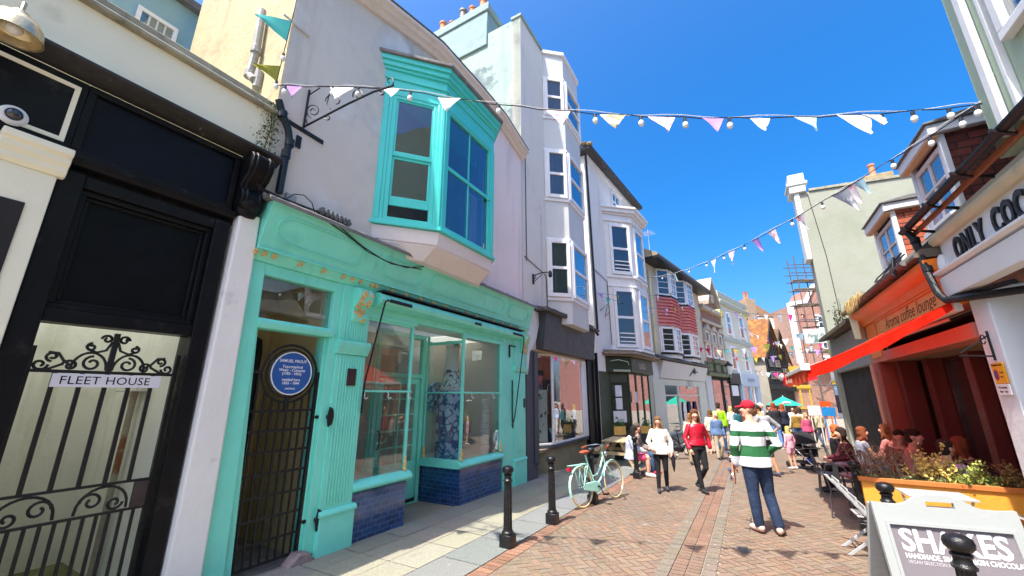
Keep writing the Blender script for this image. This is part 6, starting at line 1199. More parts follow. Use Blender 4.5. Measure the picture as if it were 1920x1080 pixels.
mMint = M('mint_paint', hx('a9e0cc'), .3, .05, 4, spec=.5, coat=.4); mTyre = M('cream_tyre', hx('dcc594'), .75, .08, 6); mTan = M('tan_leather', hx('a04c30'), .5, .15, 14, .2, 60)
bk1 = make_bike('mint green step through bicycle with cream tyres leaning on a black bollard', mMint, mTyre, mTan)
b0, b1 = gr(1096, 953), gr(1160, 934); ang = math.degrees(math.atan2(b1.y-b0.y, b1.x-b0.x)); place(bk1, b0+Vector((0, 0, .004)), ang, R(-7))
mBlkB = M('bike_black', (.02, .02, .022), .3); bk2 = make_bike('black bicycle parked behind the woman in the red jacket', mBlkB, M('tyre_black', (.02, .02, .02), .8), mBlkB); q = gr(1262, 862); place(bk2, q, 30, R(5))

# picnic table and things on it
mWood = M('weathered_wood', hx('b9a47c'), .8, .15, 4, .4, 30, dirt=((.28, .22, .15), 3, .5, .75), streak=None)
pt = thing('picnic_table', 'weathered wooden picnic table with fixed benches outside the charcoal shop', 'table'); 
tp = MB()
for k in range(5): tp.box(-.75, .75, .71, .745, -.36+k*.145, -.36+k*.145+.135)
obj('tabletop', tp, mWood, pt, bev=.005)
for s in (-1, 1):
    b = MB(); b.box(-.75, .75, .42, .46, s*.60-.13, s*.60+.13); obj('bench', b, mWood, pt, bev=.005)
for u in (-.55, .55):
    l = MB(); l.hexa([(u-.04, 0), (u+.04, 0), (u+.04, .7), (u-.04, .7)], -.02, .02); l.v = []; l.f = []; l.m = []
    for s in (-1, 1):
        i = l.add([(u-.045, 0, s*.62), (u+.045, 0, s*.62), (u+.045, 0, s*.50), (u-.045, 0, s*.50), (u-.045, .71, s*.26), (u+.045, .71, s*.26), (u+.045, .71, s*.14), (u-.045, .71, s*.14)])
        for f_ in ((0, 1, 2, 3), (4, 5, 6, 7), (0, 1, 5, 4), (1, 2, 6, 5), (2, 3, 7, 6), (3, 0, 4, 7)): l.fc(*[i+x for x in f_])
    l.box(u-.04, u+.04, .33, .42, -.70, .70); obj('leg', l, mWood, pt)
q = gr(1160, 823, .74); place(pt, Vector((q.x, q.y, gz(q.y))), 62); PT = q
mPine = M('pine_box', hx('dcae5c'), .7, .12, 4, .3, 30)
def herbs(mb, u0, u1, o0, o1, z, h, n, s, rnd):
    for k in range(n): leaf(mb, (rnd.uniform(u0, u1), -rnd.uniform(o0, o1), z+h*abs(rnd.gauss(0, .5))), s*rnd.uniform(.6, 1.3), rnd)
def make_box():
    t = thing('herb_box', '', 'planter', group='pine boxes of herbs in front of the dark green shop'); b = MB(); b.ring(-.2, .2, 0, .28, .02, -.14, .14, .0001); b.v = []; b.f = []; b.m = []
    b.box(-.2, .2, 0, .28, .12, .14); b.box(-.2, .2, 0, .28, -.14, -.12); b.box(-.2, -.18, 0, .28, -.12, .12); b.box(.18, .2, 0, .28, -.12, .12); b.box(-.18, .18, .2, .24, -.12, .12); obj('box', b, mPine, t, bev=.004)
    hb = MB(); herbs(hb, -.2, .2, -.13, .13, .24, .25, 160, .07, random.Random(4)); obj('herbs', hb, M('herb_green', (.07, .16, .05), .6, .5, 20), t, sm=0, norm=False); return t
hb0 = make_box()
for k, (x, y, l) in enumerate(((1163, 815, 'pine box of herbs left of the seated girl by the dark green shop'), (1212, 812, 'pine box of herbs just right of the seated girl by the dark green shop'))):
    o = hb0 if k == 0 else copy_tree(hb0); o['label'] = l; q = D.px(x, y, 1.0); w = D.W(q[0], q[1], 1.0); place(o, w, 55)
    st = MB(); st.box(-.24, .24, -w.z+gz(w.y), -.005, -.15, .15); s_ = obj('stand', st, M('dark_stand', (.05, .045, .04), .7), loc=(0, 0, 0)); place(s_, w, 55); tag(s_, ('left', 'right')[k]+' dark wooden stand carrying a pine herb box', 'stand', 'stands under the herb boxes')

# orange planter and its plants
c0 = gr(1613, 893, .8); PL = Fr((c0.x, c0.y), -30); zg = gz(c0.y)
plt = thing('orange_planter', 'long orange painted wooden planter of mixed plants at the kerb by the diners', 'planter', PL.W(.9, zg, -.2))
b = MB(PL); b.box(0, 1.95, zg, zg+.74, -.45, -.42); b.box(0, 1.95, zg, zg+.74, -.03, 0); b.box(0, .03, zg, zg+.74, -.42, -.03); b.box(1.92, 1.95, zg, zg+.74, -.42, -.03); b.box(.03, 1.92, zg+.66, zg+.70, -.42, -.03)
mOrW = M('orange_wood', hx('e8a03c'), .55, .1, 3, .25, 25, dirt=((.35, .2, .1), 2, .62, .85)); obj('trough', b, mOrW, plt, bev=.004)
rm_ = MB(PL); rm_.ring(-.03, 1.98, 0, .5, .06, 0, .04); rm_.v = [Vector(v) for v in rm_.v]; rm_ = MB(PL); rm_.box(-.03, 1.98, zg+.74, zg+.80, -.03, .03); rm_.box(-.03, 1.98, zg+.74, zg+.80, -.48, -.42); rm_.box(-.03, .03, zg+.74, zg+.80, -.42, -.03); rm_.box(1.92, 1.98, zg+.74, zg+.80, -.42, -.03); obj('rim', rm_, M('orange_rim', hx('c8783c'), .55, .1, 3), plt, bev=.004)
rn = random.Random(8)
def plant(name, label, u0, u1, n, hgt, size, mat, kind):
    t = thing(name, label, 'plant', PL.W((u0+u1)/2, zg+.7, -.22)); mb = MB(); st = MB()
    if kind == 'mat':
        for k in range(n):
            u = rn.uniform(u0, u1); o = -.40+.42*rn.random(); z = zg+.74+hgt*rn.random()*(.5+.5*math.sin(u*9+o*7)**2); leaf(mb, PL.W(u, z, o), size*rn.uniform(.6, 1.3), rn)
    elif kind == 'twig':
        for k in range(n):
            u = rn.uniform(u0, u1); o = -.2+rn.uniform(-.12, .12); h = hgt*rn.uniform(.5, 1); dx, do = rn.gauss(0, .16), rn.gauss(0, .12); P_ = [PL.W(u, zg+.7, o), PL.W(u+dx*.5, zg+.7+h*.55, o+do*.5), PL.W(u+dx, zg+.7+h, o+do)]; st.tube(P_, [.006, .005, .003], 4, world=True)
            for q in range(14): f_ = rn.uniform(.3, 1); leaf(mb, P_[1].lerp(P_[2], f_)+Vector((rn.gauss(0, .018), rn.gauss(0, .018), rn.gauss(0, .018))), size, rn)
            for q in range(2): f_ = rn.uniform(.4, .9); pm_ = P_[1].lerp(P_[2], f_); st.tube([pm_, pm_+Vector((rn.gauss(0, .06), rn.gauss(0, .06), rn.uniform(.03, .10)))], .0035, 4, world=True)
    else:                                   # feathery conifer fingers
        for k in range(n):
            u = rn.uniform(u0, u1); o = -.22+rn.uniform(-.12, .14); c_ = 1-abs((u-(u0+u1)/2)/((u1-u0)/2))*.6; h = hgt*c_*rn.uniform(.45, 1.05); dx, do = rn.gauss(0, .07), rn.gauss(0, .07)+.03; P_ = [PL.W(u, zg+.7, o), PL.W(u+dx*.5, zg+.7+h*.6, o+do*.6), PL.W(u+dx*1.4, zg+.7+h, o+do)]; st.tube(P_, [.007, .005, .003], 4, world=True)
            for q in range(34): f_ = rn.random(); p_ = P_[0].lerp(P_[1], f_*2) if f_ < .5 else P_[1].lerp(P_[2], f_*2-1); leaf(mb, p_+Vector((rn.gauss(0, .022), rn.gauss(0, .022), rn.gauss(0, .022))), size*rn.uniform(.6, 1.3), rn)
    obj('foliage', mb, mat, t, sm=0, norm=False)
    if st.v: obj('stems', st, M('plant_stem', (.25, .18, .1), .8), t)
plant('low_succulent', 'low grey green mat of small leaves along the left half of the orange planter', .05, .95, 900, .11, .045, M('succulent_green', (.15, .19, .07), .6, .4, 25, dirt=((.3, .2, .14), 20, .58, .68)), 'mat')
plant('dry_heather', 'dry purplish brown twiggy plant at the left end of the orange planter', .05, .66, 60, .58, .02, M('dry_mauve', (.36, .24, .2), .8, .3, 30), 'twig')
plant('golden_conifer', 'golden yellow feathery conifer in the middle of the orange planter', .66, 1.08, 34, .64, .05, M('golden_leaf', (.74, .60, .17), .6, .3, 25), 'con')
plant('green_conifer', 'yellow green bushy conifer right of the golden one in the orange planter', 1.04, 1.42, 44, .5, .045, M('lime_leaf', (.36, .42, .09), .6, .4, 25, dirt=((.1, .2, .04), 14, .5, .6)), 'con')
plant('shaded_conifer', 'conifer with shade painted into its dull brown leaves at the right end of the orange planter', 1.5, 1.88, 34, .42, .045, M('shaded_leaf', (.22, .15, .04), .65, .4, 20), 'con')  # brownish leaf colour carries the shade at this end of the planter

# SHAKES board
AB = Fr((3.22, 3.93), -20); ag = gz(3.8); AWd = .96
ab = thing('sandwich_board', 'pale framed sandwich board advertising SHAKES with a handle slot in its arched top', 'sign', AB.W(.48, ag, .1))
class Tilt(Fr):
    def W(s, u, z, o=0): h = z-ag; q = Fr.W(s, u, z, 0); return q+Vector((s.n.x, s.n.y, 0))*((1-h)*.20+o)
AT = Tilt(AB.p, AB.a); mAb = M('board_pale_mint', hx('9fa3a1'), .5, .04, 2, .1, 20, dirt=((.5, .5, .48), 3, .62, .9))
z0 = ag+.06; zt = ag+.865
arc = [(0, 1.0), (.17, .985), (.25, 1.01), (.33, 1.06), (.40, 1.075), (.56, 1.075), (.63, 1.06), (.71, 1.01), (.79, .985), (.96, 1.0)]
fb_ = MB(AT)
fb_.box(0, .06, ag, zt, -.018, .018); fb_.box(AWd-.06, AWd, ag, zt, -.018, .018); fb_.box(.06, AWd-.06, ag+.08, ag+.16, -.018, .018)
fb_.hexa([(0, zt)]+[(.385, zt), (.385, ag+1.055)]+[(u, ag+h) for u, h in arc[3::-1]], -.018, .018); fb_.hexa([(AWd, zt)]+[(u, ag+h) for u, h in arc[:5:-1]]+[(.575, ag+1.055), (.575, zt)], -.018, .018); fb_.hexa([(.385, zt), (.575, zt), (.575, ag+.985), (.385, ag+.985)], -.018, .018); fb_.hexa([(.385, ag+1.03), (.575, ag+1.03), (.60, ag+1.06), (.56, ag+1.08), (.40, ag+1.08), (.36, ag+1.06)], -.017, .017)
fb_.ring(.06, AWd-.06, ag+.16, zt+.0, .024, .0, .03)
obj('frame', fb_, mAb, ab, sm=0)
obj('poster', MB(AT).box(.075, AWd-.075, ag+.17, zt-.012, -.01, .004), M('poster_mauve', hx('7b757a'), .45, .04, 2), ab, sm=0)
wd_ = MB(AT); wd_.poly([(.115, ag+.19, .006), (.6, ag+.19, .006), (.62, ag+.36, .006), (.115, ag+.47, .006)]); obj('poster_wedge', wd_, M('poster_mint', hx('9fb5ad'), .5), ab, sm=0)
ct = text_mb('SHAKES', AT, .135, ag+.655, .225, .006, sx=.90, dep=.0006, bold=.006); obj('lettering', ct, M('poster_white', hx('eef0ee'), .5), ab, sm=0); ct = text_mb('HANDMADE, SINGLE ORIGIN CHOCOLATES', AT, .14, ag+.60, .050, .006, sx=.80, dep=.0006, bold=.0008); obj('lettering', ct, M('poster_white', hx('eef0ee'), .5), ab, sm=0)
ct = text_mb('VEGAN SELECTION AVAILABLE', AT, .145, ag+.563, .034, .006, sx=.85, dep=.0004); obj('small_lettering', ct, M('poster_grey', hx('c4bec2'), .5), ab, sm=0)
sr = MB(AT)
for k in range(5):
    sr.k = k % 2; z = ag+.20+k*.065; d = .008*k; sr.poly([(.70+d, z, .0065), (.78+d, z, .0065), (.788+d, z+.065, .0065), (.708+d, z+.065, .0065)])
obj('straw_picture', sr, [MATS['poster_white'], mOr], ab, sm=0); op = MB(AT); op.disc((.56, ag+.26), .07, .005, .0075, 20); obj('cup_picture', op, mOrS, ab, sm=0)
class Tilt2(Fr):
    def W(s, u, z, o=0): h = z-ag; q = Fr.W(s, u, z, 0); return q+Vector((s.n.x, s.n.y, 0))*(-.06-(1-h)*.42+o)
obj('back_board', MB(Tilt2(AB.p, AB.a)).box(.0, AWd, ag, ag+.98, -.018, .018), mAb, ab, bev=.006)

# white slatted folding chairs and table
mSlat = M('slat_white', hx('a6a7a6'), .5, .05, 4, .15, 30, dirt=((.5, .48, .44), 5, .62, .9))
def make_fold(): 
    t = thing('folding_chair', '', 'chair', group='white slatted folding chairs')
    for s in (-.2, .2):
        l = MB(); i = l.add([(s-.012, .0, .30), (s+.012, .0, .30), (s+.012, .0, .35), (s-.012, .0, .35), (s-.012, .88, -.36), (s+.012, .88, -.36), (s+.012, .88, -.32), (s-.012, .88, -.32)]); [l.fc(*[i+x for x in f_]) for f_ in ((0, 1, 2, 3), (4, 5, 6, 7), (0, 1, 5, 4), (1, 2, 6, 5), (2, 3, 7, 6), (3, 0, 4, 7))]; obj('back_leg', l, mSlat, t, bev=.004)
        l = MB(); s2 = s*.86; i = l.add([(s2-.012, 0, -.32), (s2+.012, 0, -.32), (s2+.012, 0, -.27), (s2-.012, 0, -.27), (s2-.012, .45, .22), (s2+.012, .45, .22), (s2+.012, .45, .27), (s2-.012, .45, .27)]); [l.fc(*[i+x for x in f_]) for f_ in ((0, 1, 2, 3), (4, 5, 6, 7), (0, 1, 5, 4), (1, 2, 6, 5), (2, 3, 7, 6), (3, 0, 4, 7))]; obj('front_leg', l, mSlat, t, bev=.004)
    for k in range(5): obj('seat_slat', MB().box(-.19, .19, .452, .468, -.14+k*.085, -.14+k*.085+.065), mSlat, t, bev=.003)
    for k in range(4):
        z = .52+k*.095; o = .325-.68*z/.88+.02; b = MB(); b.box(-.2, .2, z, z+.065, o, o+.016); obj('back_slat', b, mSlat, t, bev=.003)
    return t
fc0 = make_fold(); fc0['label'] = 'white slatted folding chair seen from the side, left of the orange planter'; place(fc0, Vector((4.62, 5.72, gz(5.72))), 62)
fc1 = copy_tree(fc0); fc1['label'] = 'white slatted folding chair cut off by the right edge of the photo'; q = gr(1935, 935, .7); place(fc1, Vector((q.x+.1, q.y, gz(q.y))), -110)
tb = thing('folding_table', 'white slatted folding table between the sandwich board and the orange planter', 'table'); s_ = MB()
for k in range(8): s_.box(-.33, .33, .68, .70, -.26+k*.066, -.26+k*.066+.05)
obj('tabletop', s_, mSlat, tb, bev=.003); 
for s in (-.28, .28): obj('leg', MB().tube([(s, 0, -.25), (s, .68, .2)], .014, 6), mSlat, tb); obj('leg', MB().tube([(s, 0, .25), (s, .68, -.2)], .014, 6), mSlat, tb)
q = gr(1752, 926, .7); place(tb, Vector((q.x, q.y, gz(q.y))), -28)

# pushchair
pm = thing('pushchair', 'black pushchair with silver frame and a blue toy under its seat', 'pushchair'); mAl = M('aluminium', (.55, .55, .56), .35, .1, 6, metal=.9); mBkF = M('black_fabric', (.02, .018, .02), .85, .3, 10)
f = MB()
for s in (-.24, .24): f.tube([(s, .98, -.45), (s, .55, -.1), (s*.95, .14, .42)], .014, 7); f.tube([(s, .60, -.12), (s*1.05, .12, -.40)], .014, 7); f.tube([(s, .40, .05), (s, .26, -.35)], .010, 6)
f.tube([(-.24, .98, -.45), (.24, .98, -.45)], .018, 7); f.tube([(-.25, .6, .22), (.25, .6, .22)], .012, 7); f.tube([(-.23, .17, .38), (.23, .17, .38)], .012, 7); f.tube([(-.25, .6, .22), (-.24, .5, -.1)], .012, 6); f.tube([(.25, .6, .22), (.24, .5, -.1)], .012, 6); obj('frame', f, mAl, pm)
hd = MB(); n = 8
for k in range(n):
    a, b = R(10+110*k/n), R(10+110*(k+1)/n); hd.poly([(-.25, .66+.36*math.sin(a), -.16+.36*math.cos(a)), (.25, .66+.36*math.sin(a), -.16+.36*math.cos(a)), (.25, .66+.36*math.sin(b), -.16+.36*math.cos(b)), (-.25, .66+.36*math.sin(b), -.16+.36*math.cos(b))])
    for s in (-.25, .25): hd.poly([(s, .66, -.16), (s, .66+.36*math.sin(a), -.16+.36*math.cos(a)), (s, .66+.36*math.sin(b), -.16+.36*math.cos(b))])
obj('hood', hd, mBkF, pm, sm=40, norm=False)
st = MB(); st.box(-.21, .21, .36, .40, -.12, .22); st.hexa([(-.21, .40), (.21, .40), (.21, .95), (-.21, .95)], -.3, -.27); st.box(-.2, .2, .16, .2, -.36, .25); st.box(-.23, -.21, .4, .62, -.25, .2); st.box(.21, .23, .4, .62, -.25, .2); obj('seat', st, mBkF, pm, bev=.02)
for s in (-.25, .25):
    for o in (.40, -.40): w_ = MB(Fr((s, 0), 90)); w_.hoop((-o*-1 if 0 else -o, .09), .075, .016, 0, 20, 7); w_.disc((-o, .09), .06, -.008, .008, 16); obj('wheel', w_, mBkF, pm)
ty = MB(); ty.ball((0, .26, .12), (.13, .09, .1)); obj('toy_bag', ty, M('toy_blue', hx('2a55a8'), .7, .3, 12), pm)
q = gr(1516, 880); place(pm, q, 12)

# green parasol far off, stall boards
FRF = Fr((0, 31), 0); q = FRF.px(1469, 752); gp_ = thing('green_parasol', 'mint green parasol over the crowd at the far end of the street', 'parasol', (q[0], 31, gz(31)))
c_ = MB(); i0 = c_.add([(q[0], q[1]+.15, -31)])
i0 = len(c_.v); c_.v.append(Vector((q[0], 31, q[1]+.35))); n = 8
for k in range(n): a = 2*math.pi*k/n; c_.v.append(Vector((q[0]+1.2*math.cos(a), 31+1.2*math.sin(a), q[1]-.3)))
for k in range(n): c_.fc(i0, i0+1+k, i0+1+(k+1) % n)
c_.v[0] = c_.v[i0].copy(); obj('canopy', c_, CLOTHM('parasol_mint', hx('38b89a'), .3), gp_, sm=0, norm=False); obj('pole', MB().tube([(q[0], 31, gz(31)), (q[0], 31, q[1]+.4)], .03, 6, world=True), mWhite, gp_)
for (x, y, w, h, c, l) in ((1555, 772, .55, .35, '2f8fd6', 'bright blue board on the stall beyond the diners'), (1528, 770, .5, .4, 'e6e4e2', 'white printed board on the stall beyond the pushchair'), (1548, 757, .5, .22, 'ee5a24', 'orange crate on the stall beyond the diners')):
    s = Fr((0, 17.5 if c != 'ee5a24' else 20), 0); q = s.px(x, y); b = MB(s); b.hexa([(q[0]-w/2, q[1]-h/2), (q[0]+w/2, q[1]-h/2), (q[0]+w/2, q[1]+h/2), (q[0]-w/2, q[1]+h/2)], -.06, .0); b.box(q[0]-w*.4, q[0]-w*.35, gz(18), q[1]-h/2, -.05, -.01); b.box(q[0]+w*.35, q[0]+w*.4, gz(18), q[1]-h/2, -.05, -.01); tag(obj('stall_board', b, M('board_'+c, hx(c), .5, .1, 5)), l, 'board')
# ------------------------------------------------------------------ people
mSkin = M('skin_fair', hx('d8a488'), .55, .07, 14, spec=.3); mSkin2 = M('skin_tan', hx('c08a68'), .55, .07, 14, spec=.3); mEye = M('eye_dark', (.02, .018, .016), .3); mLip = M('lip', hx('a8584e'), .5)
def fab(n, c, **k): return M('fabric_'+n, hx(c), .85, k.pop('var', .16), 6, .9, 11, **k)
def STR(name, stops, axis=2):
    if name in MATS: return MATS[name]
    m = bpy.data.materials.new(name); m.use_nodes = True; t = m.node_tree; p = t.nodes['Principled BSDF']; tc = node(t, 'ShaderNodeTexCoord'); sp = node(t, 'ShaderNodeSeparateXYZ'); t.links.new(tc.outputs['Object'], sp.inputs[0])
    nz = node(t, 'ShaderNodeTexNoise'); nz.inputs['Scale'].default_value = 5; t.links.new(tc.outputs['Object'], nz.inputs['Vector']); ad = node(t, 'ShaderNodeMath', operation='MULTIPLY_ADD'); t.links.new(nz.outputs['Fac'], ad.inputs[0]); ad.inputs[1].default_value = .03; t.links.new(sp.outputs[axis], ad.inputs[2])
    ml = node(t, 'ShaderNodeMath', operation='MULTIPLY'); t.links.new(ad.outputs[0], ml.inputs[0]); ml.inputs[1].default_value = .5
    cr = node(t, 'ShaderNodeValToRGB'); cr.color_ramp.interpolation = 'CONSTANT'; e = cr.color_ramp.elements
    for k, (z, c) in enumerate(stops): el = e[k] if k < 2 else e.new(z/2); el.position = (z+.015)/2; el.color = col4(hx(c))
    t.links.new(ml.outputs[0], cr.inputs[0]); t.links.new(cr.outputs[0], p.inputs['Base Color']); p.inputs['Roughness'].default_value = .85
    b = node(t, 'ShaderNodeBump'); b.inputs['Strength'].default_value = .4; b.inputs['Distance'].default_value = .02; n2 = node(t, 'ShaderNodeTexNoise'); n2.inputs['Scale'].default_value = 9; t.links.new(tc.outputs['Object'], n2.inputs['Vector']); t.links.new(n2.outputs['Fac'], b.inputs['Height']); t.links.new(b.outputs[0], p.inputs['Normal']); MATS[name] = m; return m
BASE = dict(pel=(0, 0, .95), che=(0, 0, 1.24), nec=(0, .015, 1.47), hed=(0, -.015, 1.635), shL=(.165, .0, 1.392), elL=(.222, .03, 1.13), wrL=(.235, -.04, .89), hpL=(.088, 0, .93), knL=(.10, -.02, .50), anL=(.105, .03, .085),
            shR=(-.165, .0, 1.392), elR=(-.222, .03, 1.13), wrR=(-.235, -.04, .89), hpR=(-.088, 0, .93), knR=(-.10, -.02, .50), anR=(-.105, .03, .085))
SIT = dict(pel=(0, .05, .50), che=(0, .04, .80), nec=(0, .02, 1.03), hed=(0, -.02, 1.195), shL=(.175, .03, .965), elL=(.235, -.06, .72), wrL=(.15, -.28, .66), hpL=(.09, .03, .49), knL=(.11, -.40, .50), anL=(.11, -.38, .085), shR=(-.175, .03, .965), elR=(-.235, -.06, .72), wrR=(-.15, -.28, .66), hpR=(-.09, .03, .49), knR=(-.11, -.40, .50), anR=(-.11, -.38, .085))
class PB:
    """collects closed tapered pieces of a figure in its own space"""
    def __init__(s, J, k): s.J = {a: Vector(b)*k for a, b in J.items()}; s.k = k; s.m = MB()
    def P(s, a): return s.J[a] if isinstance(a, str) else Vector(a)*s.k
    def limb(s, pts, rs, n=10):
        P_ = [s.P(p) for p in pts]; rs = [r*s.k for r in rs]
        s.m.tube(P_, rs, n, world=True)
        for p, r in zip(P_, rs): s.ball(p, r*.995, raw=True)
    def ball(s, c, r, raw=False):
        c = c if raw else s.P(c); r = (r, r, r) if not isinstance(r, tuple) else r
        if not raw: r = tuple(x*s.k for x in r)
        s.m.ball((c.x, c.z, -c.y), (r[0], r[2], r[1]), 12, 8)
    def torso(s, d=0, lo=-.07, hi=1.0, w=1.0):
        J = s.J; ax0 = (J['hpL']-J['hpR']).normalized(); ax1 = (J['shL']-J['shR']).normalized(); k = s.k
        A, B_, C_ = J['pel'], J['che'], J['nec']; st = [(lo, .160, .112), (.12, .160, .112), (.34, .142, .098), (.6, .160, .112), (.82, .165, .105), (.94, .12, .08), (1.0, .068, .062)]
        i0 = None; n = 16; rings = []
        for t, rx, ry in st:
            if t > hi: break
            c = A.lerp(B_, t/.55) if t < .55 else B_.lerp(C_, (t-.55)/.45); tg = (B_-A if t < .55 else C_-B_).normalized(); ax = ax0.lerp(ax1, max(0, min(1, t))).normalized(); ax = (ax-tg*ax.dot(tg)).normalized(); ay = tg.cross(ax)
            rx += max(0, d-.009)*(2.8 if t < 0 else 1.8)*(t < .2); ry += max(0, d-.009)*2*(t < 0); rings.append([c+ax*math.cos(2*math.pi*q/n)*(rx*w+d)*k+ay*math.sin(2*math.pi*q/n)*(ry*w+d)*k for q in range(n)])
        i0 = len(s.m.v)
        for r_ in rings: s.m.v += r_
        for a in range(len(rings)-1):
            for q in range(n): j = (q+1) % n; s.m.fc(i0+a*n+q, i0+a*n+j, i0+(a+1)*n+j, i0+(a+1)*n+q)
        s.m.fc(*range(i0+n-1, i0-1, -1)); e = i0+(len(rings)-1)*n; s.m.fc(*range(e, e+n))
    def make(s, name, mat, par, vox=.013, smooth=4):
        if not s.m.v: return None
        o = obj(name, s.m, mat, par, sm=0, norm=True); r = o.modifiers.new('skin', 'REMESH'); r.mode = 'VOXEL'; r.voxel_size = vox; r.use_smooth_shade = True
        q = o.modifiers.new('soften', 'SMOOTH'); q.factor = .5; q.iterations = smooth; return o
def hand(b, w, d, side, curl=.5):
    """palm, four unequal bent fingers and a thumb, running on from the wrist"""
    k = b.k; w = b.P(w); d = Vector(d).normalized(); out = Vector((side, 0, 0)); nrm = d.cross(out); nrm = nrm.normalized() if nrm.length > .05 else Vector((0, -1, 0)); wd = d.cross(nrm).normalized(); inw = -out
    palm = w+d*.085*k; b.m.tube([w, w+d*.03*k, palm], [.022*k, .028*k, .032*k], 8, world=True)
    for i, l in enumerate((.068, .078, .072, .056)):
        p = palm+nrm*((i-1.5)*.020*k)-d*.005*k; q = p+(d*.55*l+inw*curl*.25*l)*k; e = q+(d*(.5-.3*curl)*l+inw*curl*.5*l)*k; b.m.tube([p, q, e], [.0095*k, .009*k, .0075*k], 6, world=True)
    p = w+d*.03*k-nrm*.028*k; b.m.tube([p, p+(d*.035-nrm*.022)*k, p+(d*.065-nrm*.022+inw*.012)*k], [.011*k, .010*k, .008*k], 6, world=True)
def person(label, loc, h, face, pose=None, sit=False, top=None, sleeve=1.0, bottom=None, leg=1.0, shoe=None, hair=None, hairlen=0, skin=None, hat=None, vox=.014, turn=0, nod=0, jacket=None, group=None, loose=.012, face_on=True, legloose=.012, hem=0, bald=False, brim=-90):
    J = dict(SIT if sit else BASE); J.update(pose or {}); k = h/1.75; skin = skin or mSkin
    t = thing('person', label, 'person', group=group); b = PB(J, k)
    b.torso(); H = b.J['hed']
    b.limb(['nec', b.J['nec'].lerp(H, .55)/k], [.056, .052]); 
    rot = Matrix.Rotation(R(turn), 3, 'Z') @ Matrix.Rotation(R(nod), 3, 'X')
    def hp(x, y, z): return (H+rot @ Vector((x, y, z))*k)/k
    b.ball(hp(0, .012, .03), (.076, .094, .088)); b.ball(hp(0, -.02, -.03), (.062, .075, .080)); b.ball(hp(0, -.055, -.085), (.034, .034, .03)); b.limb([hp(0, -.092, .02), hp(0, -.108, -.022)], [.010, .016])
    for s in (-1, 1): b.ball(hp(s*.076, .01, -.01), (.012, .022, .032)); b.ball(hp(s*.034, -.075, -.015), .024)
    for s in 'LR':
        b.limb(['sh'+s, 'el'+s, 'wr'+s], [.052, .041, .029]); sd = 1 if s == 'L' else -1; hand(b, b.J['wr'+s]/k, b.J['wr'+s]-b.J['el'+s], sd)
        b.limb(['hp'+s, b.J['hp'+s].lerp(b.J['kn'+s], .4)/k, 'kn'+s, b.J['kn'+s].lerp(b.J['an'+s], .35)/k, 'an'+s], [.088, .078, .054, .054, .036])
        a = b.J['an'+s]/k; fd = (pose or {}).get('ft'+s, (0, -1, 0)); fd = Vector(fd); b.limb([a+Vector((0, 0, -.03))-fd*.04, a+Vector((0, 0, -.045))+fd*.10, a+Vector((0, 0, -.055))+fd*.16], [.035, .034, .026])
    b.make('body', skin, t, vox, 3)
    if face_on and vox < .02:
        for s in (-1, 1): e = MB(); c = Vector(hp(s*.032, -.088, .005))*k; e.ball((c.x, c.z, -c.y), .009*k, 8, 6); obj('eye', e, mEye, t)
        e = MB(); c0, c1, c2 = (Vector(hp(x, y, -.062))*k for x, y in ((-.022, -.083), (0, -.092), (.022, -.083))); e.tube([c0, c1, c2], .006*k, 6, world=True); obj('mouth', e, mLip, t)
    def armset(b2, d, sl, r0=.043, r1=.040, r2=.033):
        for s in 'LR':
            A, E_, W2 = b.J['sh'+s], b.J['el'+s], b.J['wr'+s]
            if sl <= .5: b2.limb([A/k, A.lerp(E_, sl*2)/k], [r0+d, r1+d*1.6])
            else: b2.limb([A/k, E_/k, E_.lerp(W2, (sl-.5)*2)/k], [r0+d, r1+d, r2+d])
    if top:
        g = PB(J, k); g.torso(loose, lo=-.12-hem, hi=.95); 
        if sleeve > 0: armset(g, loose, sleeve)
        g.make('top', top, t, vox, 4)
    if jacket:
        g = PB(J, k); g.torso(.026, lo=.05, hi=.95); armset(g, .016, .96); g.make('jacket', jacket, t, vox, 4)
    if bottom:
        g = PB(J, k); g.torso(.010, lo=-.1, hi=.36)
        for s in 'LR':
            A, K_, N_ = b.J['hp'+s], b.J['kn'+s], b.J['an'+s]; d = legloose
            if leg <= .5: g.limb([A/k, A.lerp(K_, leg*2)/k], [.092+d, .07+d*2])
            else: g.limb([A/k, A.lerp(K_, .4)/k, K_/k, K_.lerp(N_, .35*min(1, (leg-.5)*2))/k, K_.lerp(N_, (leg-.5)*2)/k], [.092+d, .08+d, .056+d, .053+d*1.1, .040+d*1.2])
        g.make('shorts' if leg <= .55 else 'trousers', bottom, t, vox, 4)
    if shoe:
        for s in 'LR':
            g = PB(J, k); a = b.J['an'+s]/k; fd = Vector((pose or {}).get('ft'+s, (0, -1, 0))); g.limb([a+Vector((0, 0, -.015))-fd*.035, a+Vector((0, 0, -.035))+fd*.08, a+Vector((0, 0, -.045))+fd*.165], [.044, .042, .034]); g.make('shoe', shoe, t, vox*.8, 2)
    if hair and not bald:
        g = PB(J, k); g.ball(hp(0, .014, .054), (.088, .101, .080)); g.ball(hp(0, .05, -.02), (.078, .062, .085))
        if hairlen:
            for x in (-.07, -.035, 0, .035, .07): g.limb([hp(x*.9, .03, .02), hp(x*1.1, .062-.03*abs(x)/.07, -.10), (Vector(hp(x*1.15, .07, -.1))+Vector((0, .02, -hairlen*(1-.15*abs(x)/.07))))], [.034, .034, .022])
            for x in (-1, 1): g.limb([hp(x*.066, -.01, .03), hp(x*.085, -.0, -.08), Vector(hp(x*.10, -.03, -.09))+Vector((0, .0, -hairlen*.75))], [.024, .026, .018])
        g.make('hair', hair, t, vox*.85, 3)
